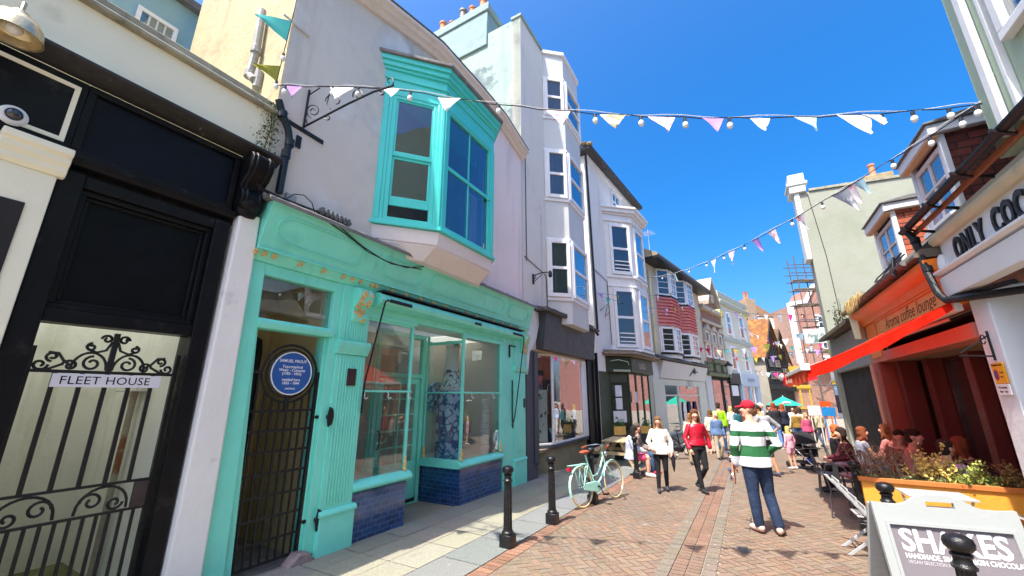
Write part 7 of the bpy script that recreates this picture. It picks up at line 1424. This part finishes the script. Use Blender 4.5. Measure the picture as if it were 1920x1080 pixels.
    if hat:
        g = PB(J, k); g.ball(hp(0, .01, .055), (.092, .108, .082)); br = Matrix.Rotation(R(brim+90), 3, 'Z') @ Vector((0, -1, 0))
        for a in (-.5, -.25, 0, .25, .5): d_ = Matrix.Rotation(a, 3, 'Z') @ br; g.limb([hp(d_.x*.07, d_.y*.07, .045), hp(d_.x*.165*(1-.12*abs(a)), d_.y*.165*(1-.12*abs(a)), .030)], [.014, .010])
        g.make('hat', hat, t, vox*.8, 2)
    place(t, loc, face); return t, b, hp
def stand(x, yf, yt):
    l = gr(x, yf); r = ray(x, yt); return l, HCAM+l.y*r[2]/r[1]-l.z
def child_mesh(t, name, mb, mat, **k): return obj(name, mb, mat, t, **k)
# man in the striped rugby shirt, seen from behind, skateboard under his arm
l, h = stand(1437, 1001, 752)
mRugby = STR('rugby_stripes', [(0, 'e4e6ea'), (.90, 'b8bcc0'), (.925, 'e4e6ea'), (1.06, '1f5f34'), (1.215, 'e8eaee'), (1.345, '226138'), (1.43, 'eef0f2')])
mDenim = fab('dark_denim', '24344f', dirt=(hx('4a628a'), 2.2, .52, .8))
t, b, hp = person('man in a green and white striped rugby shirt and red cap holding a skateboard', l, h, 172, dict(shL=(.2, 0, 1.41), shR=(-.2, 0, 1.41), elL=(.27, .03, 1.12), wrL=(.26, -.04, .89), elR=(-.30, .06, 1.15), wrR=(-.17, -.12, 1.0), knL=(.09, -.0, .50), anL=(.06, -.03, .085), knR=(-.12, -.03, .5), anR=(-.16, .06, .085), ftR=(-.5, -.85, 0), ftL=(.25, -.95, 0)), top=mRugby, bottom=mDenim, leg=.95, legloose=.022, loose=.022, shoe=fab('dusty_pink', 'd8b8a8'), hair=fab('short_brown', '6a4a30'), hat=fab('cap_red', 'b5182e'), vox=.011, turn=62, hem=.06)
q = PB(BASE, h/1.75); 
for pts, rs in (([(-.06, -.09, 1.46), (.07, -.05, 1.46)], [.03, .03]), ([(-.06, .05, 1.47), (.07, .05, 1.47)], [.032, .032])): q.limb(pts, rs)
q.make('collar', fab('collar_white', 'eceef0'), t, .012)
sp = MB(); kk_ = h/1.75; sp.tube([Vector((-.12, .105, 1.45))*kk_, Vector((-.02, .16, 1.32))*kk_, Vector((.05, .165, 1.15))*kk_, Vector((.2, .12, 1.02))*kk_], .019, 6, flat=.3, world=True); sp.v = [Vector((-v.x, v.y, v.z)) for v in sp.v]; obj('bag_strap', sp, fab('strap_black', '15151a'), t)
skb = thing('skateboard', 'skateboard held under the left arm of the man in stripes', 'skateboard'); dk = MB(Fr((0, 0), 0)); dk.hexa([(.10*math.cos(a)*(1) if 0 else 0, 0) for a in ()] or [(-.39, 0), (-.36, -.06), (-.28, -.10), (.28, -.10), (.36, -.06), (.39, 0), (.36, .06), (.28, .10), (-.28, .10), (-.36, .06)], -.006, .006); obj('deck', dk, M('deck_wood', hx('b06a50'), .6, .2, 4), skb, bev=.003)
for u in (-.22, .22):
    w_ = MB(); w_.tube([(u, -.075, .05), (u, .075, .05)], .012, 6)
    for z in (-.075, .075): w_.tube([(u, z-.016, .05), (u, z+.016, .05)], .027, 10)
    w_.tube([(u, 0, .006), (u, 0, .05)], .02, 6); obj('truck', w_, MATS['chrome'], skb)
kq = gr(1384, 918, .0); wp_ = Matrix.Rotation(R(172), 3, 'Z') @ (Vector((.285, -.07, .85))*kk_)+l; skb.location = wp_; X_ax = Vector((-.42, -.78, -.46)).normalized(); Z_ax = Vector((-.25, -.3, .9)); Z_ax = (Z_ax-X_ax*Z_ax.dot(X_ax)).normalized(); Y_ax = Z_ax.cross(X_ax); skb.rotation_euler = Matrix((X_ax, Y_ax, Z_ax)).transposed().to_euler(); LOC[skb.name] = wp_
# man in grey tee and shorts
l, h = stand(1447, 893, 757)
t, b, hp = person('man in a grey t-shirt and dark shorts with a hand on his hip, looking down', l, h, 195, dict(nec=(.0, -.03, 1.46), hed=(.03, -.12, 1.60), elR=(-.36, .10, 1.18), wrR=(-.2, .04, 1.0), elL=(.24, -.10, 1.15), wrL=(.12, -.28, 1.1), anL=(.13, .0, .085), anR=(-.12, .1, .085)), top=fab('grey_tee', '9b9ca0'), sleeve=.55, bottom=fab('slate_shorts', '4a5050'), leg=.55, legloose=.02, shoe=fab('navy_shoe', '4a5060'), hair=fab('dark_hair', '241c18'), vox=.013, turn=60, nod=25, skin=mSkin2, loose=.024, hem=.04, hat=fab('dark_cap', '2a2628'), brim=-90)
gfx = MB(); 
for k_ in range(3): gfx.tube([Vector((-.10+.05*k_, .152, 1.30))*(h/1.75), Vector((-.02+.05*k_, .158, 1.18))*(h/1.75)], .012, 5, flat=.3, world=True)
# two women walking towards us
l, h = stand(1245, 922, 781)
t, b, hp = person('woman in sunglasses, white jumper and black leggings with denim tied round her waist', l, h, -18, dict(elL=(.27, .06, 1.14), wrL=(.26, -.02, .92), elR=(-.27, .04, 1.14), wrR=(-.17, -.17, 1.0), knL=(.09, -.02, .5), anL=(.09, .16, .10), knR=(-.09, -.07, .5), anR=(-.11, -.10, .085)), top=fab('cream_jumper', 'ece6da'), bottom=fab('black_legging', '17171b'), shoe=fab('dark_trainer', '3c3e42'), hair=fab('light_brown_hair', '6b4a30', dirt=(hx('b08a58'), 6, .5, .65)), hairlen=.17, vox=.011, loose=.02, legloose=.004, hem=.05)
sg_ = MB(); k_ = h/1.75
for s in (-1, 1): c = Vector(hp(s*.033, -.098, .004))*k_; sg_.ball((c.x, c.z, -c.y), (.027*k_, .02*k_, .012*k_), 10, 6)
c = [Vector(hp(x, y, .012))*k_ for x, y in ((-.08, .0), (-.06, -.085), (.06, -.085), (.08, 0))]; sg_.tube(c, .005*k_, 5, world=True); obj('sunglasses', sg_, mEye, t)
dn = PB(BASE, k_); dn.torso(.045, lo=.10, hi=.36); dn.limb([(.02, -.15, 1.03), (.06, -.17, .92), (.05, -.16, .80)], [.035, .04, .03]); dn.limb([(-.03, -.15, 1.03), (-.10, -.16, .94), (-.13, -.15, .88)], [.035, .035, .03]); dn.make('denim_jacket', fab('light_denim', '6d8fb4', dirt=(hx('a8c0d8'), 4, .5, .7)), t, .013)
s_ = MB(); s_.tube([Vector((.13, -.11, 1.42))*k_, Vector((.02, -.165, 1.28))*k_, Vector((-.12, -.155, 1.1))*k_], .007, 5, world=True); s_.box(-.19*k_, -.07*k_, .97*k_, 1.07*k_, .15*k_, .20*k_); obj('cross_body_bag', s_, fab('bag_grey', '4c4a44'), t, bev=.01)
u_ = MB(); w_ = b.J['wrL']; u_.lathe([(.01, 0), (.035, .12), (.045, .24), (.03, .34), (.012, .38)], w_.x+.02, -(w_.y), 10, w_.z-.40); ub_ = obj('folded_umbrella', u_, fab('umbrella_dark', '1c1420'), loc=(0, 0, 0)); tag(ub_, 'small folded dark umbrella in the hand of the woman in the white jumper', 'umbrella'); place(ub_, l, -18)
l, h = stand(1318, 924, 768)
mRedL = M('red_leather', hx('b81830'), .3, .12, 5, .9, 9, spec=.6, coat=.3)
t, b, hp = person('young woman in a red leather jacket and black jeans with long brown hair', l, h, 8, dict(elL=(.30, .05, 1.14), wrL=(.30, .0, .92), elR=(-.27, .03, 1.13), wrR=(-.25, -.10, .92), knL=(.08, -.10, .52), anL=(.03, .20, .14), knR=(-.07, -.03, .5), anR=(-.03, -.06, .085)), top=fab('black_tee', '17181c'), jacket=mRedL, bottom=fab('black_jean', '1c1d20'), shoe=fab('black_trainer', '2a2a2c'), hair=fab('long_brown_hair', '50301e', dirt=(hx('9a6234'), 5, .5, .68)), hairlen=.26, vox=.011, turn=-22, loose=.008, legloose=.004)
k_ = h/1.75; fr2 = PB(BASE, k_); fr2.limb([(0, -.13, 1.42), (0, -.155, 1.22), (0, -.15, 1.03)], [.03, .055, .05]); fr2.make('tee_front', fab('black_tee', '17181c'), t, .011)
bl_ = MB(); bl_.tube([Vector((-.15, -.14, 1.0))*k_, Vector((-.12, -.17, .88))*k_, Vector((-.08, -.17, .78))*k_], .02, 6, flat=.35, world=True); obj('jacket_belt', bl_, mRedL, t); nk = MB(); nk.tube([Vector((.06*math.cos(a), -.05-.07*math.sin(a), 1.47-.05*math.sin(a)))*k_ for a in [R(x) for x in range(0, 181, 20)]], .007, 5, world=True); obj('necklace', nk, MATS['chrome'], t)
# seated at the picnic table
q = Vector((PT.x, PT.y, gz(PT.y))); bx = Vector((math.cos(R(62)), math.sin(R(62)), 0)); nx = Vector((bx.y, -bx.x, 0))
pg = gr(1186, 858, .45); l = Vector((pg.x, pg.y, gz(pg.y)))
person('girl in a grey hoodie and pink shorts sitting on the picnic bench in profile', l, 1.68, 78, dict(nec=(0, -.04, 1.02), hed=(0, -.09, 1.18)), sit=True, top=fab('hoodie_grey', 'b9bfd0'), bottom=fab('pink_shorts', 'e0557c'), leg=.36, shoe=fab('white_trainer', 'f0f0f0'), hair=fab('black_hair', '1c1412'), hairlen=.34, vox=.012, nod=12, loose=.03)
person('companion in a brown cap sitting beyond the girl at the picnic table', l+bx*.55+nx*.05, 1.72, 60, None, sit=True, top=fab('taupe_top', '8a7a70'), bottom=fab('blue_jeans', '3c5074'), shoe=fab('red_trainer', 'c8304a'), hair=fab('dark_brown_hair', '30201a'), hat=fab('brown_cap', '5a4a42'), vox=.015, face_on=False)
# crowd further on
CR_ = [(1357, 846, 752, 160, 'person in a lime green vest walking away beyond the men', '9cd020', '34507c', '3a2418', {}), (1352, 862, 772, 0, 'older woman in a denim jacket and sunglasses walking towards us', '5a7498', 'b8a890', 'd8c49a', {}), (1303, 872, 775, 150, 'person with fair curled hair behind the woman in the red jacket', 'cdbfa6', '8a7a60', '8a6038', {}),
    (1437, 838, 756, 20, 'person in a pale sun hat standing beyond the man in grey', 'cfd0d4', '55585c', 'd8d4c8', dict(hat='e0d8cc')), (1462, 838, 752, 170, 'woman in a dark top and blue jeans raising her phone', '26262c', '5f86c0', '8a3a24', dict(pose=dict(elR=(-.26, -.10, 1.22), wrR=(-.14, -.30, 1.40)))), (1478, 836, 757, 190, 'person with auburn hair in a navy coat among the crowd', '20263a', '25252a', '9a4a20', {}),
    (1495, 832, 762, 10, 'person in a white shirt in the crowd under the mint parasol', 'ececec', '6a7080', '2a2018', {}), (1510, 834, 764, 185, 'person in white carrying a dark rucksack in the crowd', 'e4e2de', '8a8a90', '3a2a20', {}), (1522, 846, 775, 0, 'woman in a pink top near the stall boards', 'b84a6e', '6c5c64', 'b89058', {}), (1452, 834, 760, 30, 'person in black far down the street', '1a1a1e', '3a3a40', '2a201c', {}), (1418, 834, 760, 0, 'person in pale blue near the pale blue shop', 'b4c8de', 'e4e0d8', '5a4030', {}), (1340, 850, 768, 170, 'person in khaki shorts near the olive shop', 'd8cdb4', 'a09070', '6a4a30', dict(leg=.55)), (1378, 830, 762, 190, 'person with fair hair hidden behind the man in stripes', 'd8d8dc', '4a5468', 'c8a868', {}), (1530, 842, 772, 20, 'person in an olive jacket beside the stall boards', '6a6a4a', '3a3a40', '3a2a20', {}), (1546, 838, 768, 185, 'person in a checked beige shirt beyond the stall boards', 'b8a888', '4a5468', '8a8a88', {}), (1428, 832, 763, 0, 'person in a striped navy top far down the street', '30406a', 'c8c0b0', '7a5030', {}), (1470, 830, 764, 10, 'person in bright white with dark hair far under the parasol', 'c8c8c8', '3a3a44', '1c1412', {}), (1503, 838, 768, 160, 'person in a mustard top among the crowd near the stalls', '8a6a2a', '34507c', '50301e', {}), (1390, 834, 764, 200, 'person in a teal coat near the black shop sign', '2a6a70', '2c2c34', '241a16', {}), (1404, 832, 760, 10, 'person in a dark red top in front of the shop row', '7a2430', '2c2c34', '241a16', {})]
for x, yf, yt, fc, lb, c1, c2, c3, kw in CR_:
    l, h = stand(x, yf, yt); kw = dict(kw); hat = kw.pop('hat', None)
    person(lb, l, min(1.86, max(1.45, h)), fc, kw.pop('pose', dict(knL=(.1, -.08, .5), anL=(.1, .10, .1), anR=(-.1, -.06, .085))), top=fab('top_'+c1, c1), bottom=fab('bottom_'+c2, c2), shoe=fab('dark_shoe', '2c2a2a'), hair=fab('hair_'+c3, c3), hairlen=0 if fc in (160, 20, 30) else .12, vox=.02, face_on=False, loose=.02, hat=fab('hat_'+hat, hat) if hat else None, **kw)
l, h = stand(1489, 880, 785); person('small blond girl in a pink dress beside the pushchair', l, 1.18, 190, None, top=fab('pink_dress', 'e8a8b8'), bottom=fab('pink_dress', 'e8a8b8'), leg=.3, shoe=fab('white_trainer', 'f0f0f0'), hair=fab('blond_hair', 'dcb868'), hairlen=.14, vox=.015, face_on=False, hem=.1)
# standing behind the diners
q = gr(1577, 757, 1.74); l = Vector((q.x, q.y, gz(q.y))); person('grey haired man in a quilted grey gilet over a cream shirt, bending at a table', l, 1.78, 170, dict(nec=(0, -.08, 1.45), hed=(0, -.16, 1.6), elL=(.30, -.05, 1.15), wrL=(.2, -.25, .98), elR=(-.30, -.05, 1.15), wrR=(-.2, -.25, .98)), top=fab('cream_shirt', 'e6e0cc'), bottom=fab('navy_trousers', '2a3044'), shoe=fab('dark_shoe', '2c2a2a'), hair=fab('grey_hair', 'b4a890'), vox=.014, face_on=False)
g_ = PB(BASE, 1.78/1.75); J2 = dict(BASE); J2.update(nec=(0, -.08, 1.45)); g_ = PB(J2, 1.78/1.75); g_.torso(.035, lo=0, hi=.93); go = g_.make('gilet', STR('quilted_gilet', [(0, '7c8492')]+[(1.0+k*.07, c) for k in range(6) for c in ('565e6c',)][:0]+sum([[(.95+k*.075, '596070'), (.962+k*.075, '7c8492')] for k in range(7)], [])), bpy.context.scene.objects['person.%03d' % (len([o for o in bpy.data.objects if o.name.startswith('person')])-1)], .013)
q = gr(1606, 757, 1.70); l = Vector((q.x, q.y, gz(q.y))); person('bald man in a dark navy jacket leaning towards the diners', l, 1.74, 100, dict(nec=(0, -.10, 1.43), hed=(0, -.2, 1.57), elL=(.27, -.12, 1.15), wrL=(.15, -.36, 1.05), elR=(-.27, -.12, 1.15), wrR=(-.15, -.36, 1.05)), top=fab('navy_jacket', '20283a'), bottom=fab('black_trousers', '1c1c20'), shoe=fab('dark_shoe', '2c2a2a'), bald=True, vox=.014, face_on=False)
# tables, chairs and diners under the awning
mChr = M('bistro_grey', hx('6a6c6e'), .4, .1, 6, metal=.6)
def make_chair():
    t = thing('bistro_chair', '', 'chair', group='grey bistro chairs under the red awning')
    s = MB(); s.vpr([(-.20, -.20), (.20, -.20), (.18, .20), (-.18, .20)], .43, .455); obj('seat', s, mChr, t, bev=.01)
    for u, o in ((-.18, -.19), (.18, -.19), (-.16, .18), (.16, .18)): obj('leg', MB().tube([(u, .44, o), (u*1.2, 0, o*1.2)], .014, 6), mChr, t)
    b = MB(); b.tube([(-.18, .45, -.19), (-.20, .70, -.25), (-.14, .84, -.27), (0, .87, -.275), (.14, .84, -.27), (.20, .70, -.25), (.18, .45, -.19)], .014, 6); b.hexa([(-.05, .46), (.05, .46), (.04, .86), (-.04, .86)], -.26, -.25); obj('backrest', b, mChr, t); return t
bc0 = make_chair(); nchair = 0
def seat(x, y, hh, face, label, clabel, at=None, **kw):
    global nchair
    kw.pop('h', 0); kw['h'] = hh/1.315*1.75; q = gr(x, y, hh); q = RF.W(at[0], 0, at[1]) if at else q; l = Vector((q.x, q.y, gz(q.y))); c = bc0 if nchair == 0 else copy_tree(bc0); nchair += 1; c['label'] = clabel; place(c, l, face); person(label, l, kw.pop('h', 1.70), face, kw.pop('pose', None), sit=True, **kw)
seat(1563, 796, 1.33, 60, 'woman with auburn hair in a black top seated with her back to the street', 'grey chair of the auburn haired woman in black', top=fab('black_knit', '101012'), sleeve=.9, bottom=fab('black_trousers', '1c1c20'), shoe=fab('dark_shoe', '2c2a2a'), hair=fab('auburn_hair', 'a85a2a'), hairlen=.05, vox=.013, face_on=False)
seat(1612, 800, 1.33, 70, 'woman in a sleeveless grey top seated next to the woman in black', 'grey chair of the woman in the sleeveless top', top=fab('sleeveless_grey', '8a8a98'), sleeve=.12, bottom=fab('blue_jeans', '3c5074'), shoe=fab('dark_shoe', '2c2a2a'), hair=fab('reddish_hair', '7a4020'), hairlen=.06, vox=.013, face_on=False)
seat(1658, 795, 1.40, 200, 'woman with red hair facing the street at the middle of the shaded diners', 'grey chair of the red haired diner facing out', top=fab('rose_top', 'b8706a'), bottom=fab('blue_jeans', '3c5074'), shoe=fab('dark_shoe', '2c2a2a'), hair=fab('reddish_hair', '7a4020'), hairlen=.1, vox=.014, face_on=False)
seat(1699, 792, 1.42, 40, 'broad shouldered diner in a pink shirt seen from behind in the red shade', 'grey chair of the diner in the pink shirt', at=(-5.55, .28), h=1.8, top=fab('salmon_shirt', 'c88a84'), bottom=fab('navy_trousers', '2a3044'), shoe=fab('dark_shoe', '2c2a2a'), hair=fab('dark_brown_hair', '30201a'), vox=.014, face_on=False)
seat(1755, 812, 1.33, 95, 'diner in a lilac top with a dark bag strap nearest the planter', 'grey chair of the diner in the lilac top', at=(-4.45, .22), top=fab('lilac_top', 'c9a8d0'), bottom=fab('black_trousers', '1c1c20'), shoe=fab('dark_shoe', '2c2a2a'), hair=fab('dark_brown_hair', '30201a'), vox=.013, face_on=False)
seat(1600, 796, 1.33, 250, 'diner in a dark maroon top at the far table by the grey shop', 'grey chair of the diner in maroon', at=(-7.5, .95), top=fab('maroon_top', '5a2028'), bottom=fab('black_trousers', '1c1c20'), shoe=fab('dark_shoe', '2c2a2a'), hair=fab('dark_brown_hair', '30201a'), hairlen=.1, vox=.015, face_on=False)
seat(1600, 796, 1.36, 320, 'diner in a rust coloured shirt with sunglasses in the red shade by the column', 'grey chair of the diner in the rust coloured shirt', at=(-6.4, .25), top=fab('rust_shirt', '8a4430'), bottom=fab('blue_jeans', '3c5074'), shoe=fab('dark_shoe', '2c2a2a'), hair=fab('dark_brown_hair', '30201a'), vox=.015, face_on=False)
seat(1600, 796, 1.34, 200, 'diner in a plum coloured cardigan at the back of the red shade', 'grey chair of the diner in the plum cardigan', at=(-5.1, -.15), top=fab('plum_cardigan', '6a3048'), bottom=fab('blue_jeans', '3c5074'), shoe=fab('dark_shoe', '2c2a2a'), hair=fab('reddish_hair', '7a4020'), hairlen=.14, vox=.015, face_on=False)
for k, (x, y, l) in enumerate(((-4.75, .75, 'empty grey chair behind the green conifer'), (-5.0, 1.35, 'empty grey chair behind the dry heather'), (-6.9, 1.35, 'empty grey chair by the kerb at the far end of the diners'))):
    q = RF.W(x, 0, y); c = copy_tree(bc0); c['label'] = l; place(c, Vector((q.x, q.y, gz(q.y))), (30, 110, 50)[k])
def make_table():
    t = thing('cafe_table', '', 'table', group='round cafe tables under the red awning'); tp = MB(); tp.lathe([(.34, .71), (.35, .72), (.35, .735), (.33, .74)], 0, 0, 28); obj('tabletop', tp, M('table_red', hx('6a2420'), .35), t); lg = MB(); lg.lathe([(.22, 0), (.2, .02), (.04, .05), (.03, .1), (.03, .71)], 0, 0, 18); obj('pedestal', lg, mIron, t); return t
tb0 = make_table()
for k, (u, o, l) in enumerate(((-6.1, 1.0, 'round cafe table between the diners nearest the grey shop'), (-4.6, 1.15, 'round cafe table in front of the diner in the lilac top'))):
    t_ = tb0 if k == 0 else copy_tree(tb0); t_['label'] = l; w = RF.W(u, 0, o); place(t_, Vector((w.x, w.y, gz(w.y))), 0)
    cu_ = MB(); cu_.lathe([(.03, 0), (.035, .07), (.033, .08)], 0, 0, 12); cu2 = obj('cup', cu_, mWhite, loc=(0, 0, 0)); place(cu2, Vector((w.x+.1, w.y+.05, gz(w.y)+.74)), 0); tag(cu2, 'white cup on the cafe table '+('nearest the grey shop' if k == 0 else 'by the diner in lilac'), 'cup')
# ------------------------------------------------------------------ bunting and festoon lights across the street
FL_M = {n: CLOTHM('bunting_'+n, hx(c), .35, .06, pat=hx(p) if p else None) for n, c, p in (('white', 'f0eeea', None), ('pinkprint', 'f2e6e6', 'e8a0b0'), ('lemon', 'ece6c4', 'a8a488'), ('purple', 'c49ae0', None), ('blue', 'bfe0e8', None), ('teal', '5fc4c4', None), ('olive', '9a9a4a', None), ('hot', 'e84a9a', None), ('yellow', 'f0dc5a', None), ('grey', 'b8bcc4', 'f0f0f0'), ('red', 'd84048', None))}
mBulb = M('bulb_glass', (.82, .82, .78), .25, .05, 4, spec=.5); mCord = M('festoon_cord', (.02, .02, .03), .6)
def string(label, a, b, sag, flags, bulbs, size=.26, group=None, tape=True, wind=(.3, -.2), via=0):
    a, b = Vector(a), Vector(b); t = thing('bunting_string', label, 'bunting', (a+b)/2, group=group)
    def pt(f): p = a.lerp(b, f); g_ = max(0, (f-via)/(1-via)); return p-Vector((0, 0, sag*4*g_*(1-g_)))
    c = MB(); n = 40; c.tube([pt(k/n)+Vector((0, 0, .012*math.sin(k*2.1))) for k in range(n+1)], .0065, 5, world=True); obj('cord', c, mCord, t)
    if tape: c2 = MB(); c2.tube([pt(k/n)+Vector((0, 0, .02+.018*math.sin(k*1.3+1))) for k in range(n+1)], .005, 4, world=True); obj('tape', c2, FL_M['white'], t)
    dr = (b-a).normalized(); rn = random.Random(int(a.x*100)+7)
    for f, m, s in flags:
        p = pt(f); w = size*s*.5; hgt = size*s*1.05; tip = p-Vector((0, 0, hgt))+Vector((rn.gauss(wind[0], .5)*hgt*.25, rn.gauss(wind[1], .35)*hgt*.25, 0)); g = MB(); nn = 5; ph = rn.uniform(0, 6); i0 = 0
        tip = (p-Vector((L.u.x, L.u.y, 0))*hgt*1.1-Vector((0, 0, hgt*.35))) if abs(dr.z) > .9 else tip; p0, p1 = p-dr*w, p+dr*w; nr = dr.cross(Vector((0, 0, 1))).normalized()
        for r_ in range(nn+1):
            v = r_/nn
            for q in range(nn+1): x = q/nn; base_ = p0.lerp(p1, x); q_ = base_.lerp(tip, v); q_ = q_+nr*(math.sin(ph+x*4+v*3)*.03*size*4*v*(1-.4*v)); g.v.append(q_)
        for r_ in range(nn):
            for q in range(nn): i = r_*(nn+1)+q; g.fc(i, i+1, i+nn+2, i+nn+1)
        obj('pennant', g, FL_M[m], t, sm=60, norm=False)
    for f in bulbs:
        p = pt(f)-Vector((0, 0, .01)); sk_ = MB(); sk_.tube([p, p-Vector((0, 0, .055))], .018, 8, world=True); s_ = obj('lamp_holder', sk_, mCord, t); bb = MB(); c_ = p-Vector((0, 0, .09)); bb.ball((c_.x, c_.z, -c_.y), (.032, .042, .032), 12, 8); obj('bulb', bb, mBulb, s_)
    return t
def frac(x, x0, x1, a, b):               # place along the string of the point seen at picture column x
    lo, hi = 0., 1.
    for _ in range(40):
        m = (lo+hi)/2; p = Vector(a).lerp(Vector(b), m); d = p.y*_c+(p.z-HCAM)*_s; px = 960+FPX*p.x/d
        if px < x: lo = m
        else: hi = m
    return (lo+hi)/2
GRP = 'bunting strings across the street'
q = L.px(517, 160, .06); a = L.W(q[0], q[1], .06); q2 = RF.px(1842, 196, .04); b = RF.W(q2[0], q2[1], .04)
def fr_(x, A=a, B=b): return frac(x, 0, 0, A, B)
string('nearest festoon and bunting string, from the iron bracket wall to the green wall', a, b, .29, [(fr_(x), m, s) for x, m, s in ((552, 'purple', .8), (642, 'white', 1.15), (733, 'white', .8), (843, 'white', 1), (1045, 'pinkprint', 1), (1145, 'lemon', 1.05), (1235, 'pinkprint', 1.05), (1330, 'purple', .8), (1417, 'white', .75), (1502, 'blue', .8), (1592, 'white', 1.15), (1625, 'grey', .7))],
       [fr_(x) for x in (535, 625, 672, 770, 935, 1113, 1197, 1278, 1360, 1645, 1705, 1775, 1828)], .30, via=.2, wind=(.2, -1.9))
q = D.px(1206, 520, .3); a2 = D.W(q[0], q[1], .3)
string('second bunting string rising from the lilac house to the green wall', a2, b+Vector((0, 0, .02)), .55, [(frac(x, 0, 0, a2, b), m, s) for x, m, s in ((1262, 'blue', 1.1), (1333, 'white', 1.35), (1366, 'pinkprint', 1.3), (1410, 'purple', 1.1), (1440, 'pinkprint', 1.15), (1492, 'pinkprint', 1.1), (1568, 'grey', 1.4), (1582, 'pinkprint', 1.1), (1602, 'blue', .9))], [frac(x, 0, 0, a2, b) for x in (1240, 1288, 1320, 1352, 1390, 1478, 1535, 1668, 1740, 1800)], .30, wind=(.2, -1.6))
w0 = L.W(-1.78, L.px(525, 2, .06)[1]+1.5, .06)
string('vertical run of bunting down the cream corner wall with a teal pennant', w0, a, .0, [(.66, 'teal', 1.25), (.93, 'olive', .9)], [.80, .97], .3, tape=False)
def cross(label, fa, xa, ya, oa, fb, xb, yb, ob, sag, n, seed):
    q = fa.px(xa, ya, oa); A = fa.W(q[0], q[1], oa); q = fb.px(xb, yb, ob); B_ = fb.W(q[0], q[1], ob); rn = random.Random(seed); ms = list(FL_M)
    string(label, A, B_, sag, [((k+.5+rn.uniform(-.2, .2))/n, ms[(k*5+seed) % len(ms)], rn.uniform(.8, 1.2)) for k in range(n)], [(k+1)/(n//2+1) for k in range(n//2)], .34, GRP, tape=False)
ae = MB(E); ae.tube([(5.5, 10.2, -1.5), (5.5, 13.6, -1.5)], .025, 6)
for k in range(5): ae.tube([(5.1+k*.2, 13.3, -1.9), (5.1+k*.2, 13.3, -1.1)], .012, 4)
ae.tube([(5.0, 13.3, -1.5), (6.0, 13.3, -1.5)], .014, 4); obj('aerial', ae, M('aerial_grey', (.4, .4, .42), .5), Eh)
wr = MB(C and L); wr.tube([(5.2, 5.6, .02), (6.6, 5.4, .02), (6.65, 4.3, .03)], .012, 5); wr.tube([(5.3, 8.8, .02), (5.32, 5.5, .02)], .012, 5); obj('cable', wr, mIron, C)
wr = MB(D); wr.tube([(.6, 6.9, .03), (1.9, 6.7, .03), (2.0, 3.9, .03)], .015, 5); wr.tube([(.9, 5.2, .03), (1.6, 5.6, .1), (1.2, 5.0, .12), (1.9, 5.3, .06)], .015, 5); obj('cable', wr, mIron, Dh)
FAR = Fr((22, 24), -30)
cross('bunting string from the lilac house over the pale grey shop', D, 1112, 548, .1, E, 1262, 548, .9, .2, 6, 3)
cross('bunting string from the tall grey house towards the red tiled bays', D, 1120, 462+90, .3, E, 1300, 567, .9, .5, 8, 5)
FR2 = Fr((0, 30), 0)
def cross2(label, xa, ya, Y0, xb, yb, Y1, sag, n, seed):
    f0, f1 = Fr((0, Y0), 0), Fr((0, Y1), 0); q0, q1 = f0.px(xa, ya), f1.px(xb, yb); rn = random.Random(seed); ms = list(FL_M)
    string(label, (q0[0], Y0, q0[1]), (q1[0], Y1, q1[1]), sag, [((k+.5+rn.uniform(-.2, .2))/n, ms[(k*3+seed) % len(ms)], rn.uniform(.8, 1.2)) for k in range(n)], [(k+1)/(n//2+1) for k in range(n//2)], .42, GRP, tape=False)
cross2('bunting string at first floor height from the brick gable house to the grey hanging sign', 1318, 577, 33, 1560, 588, 18, .25, 12, 2)
cross2('bunting string low across the street in front of the olive shop', 1292, 648, 30, 1530, 612, 22, .7, 13, 4)
cross2('bunting string from the street lantern to the scaffold foot', 1362, 668, 36, 1545, 640, 26, .5, 12, 7)
cross2('bunting string sagging in front of the timbered house', 1390, 612, 39, 1560, 655, 30, .7, 11, 9)
cross2('farthest bunting string before the yellow shop', 1396, 690, 41, 1540, 690, 38, .5, 11, 6)
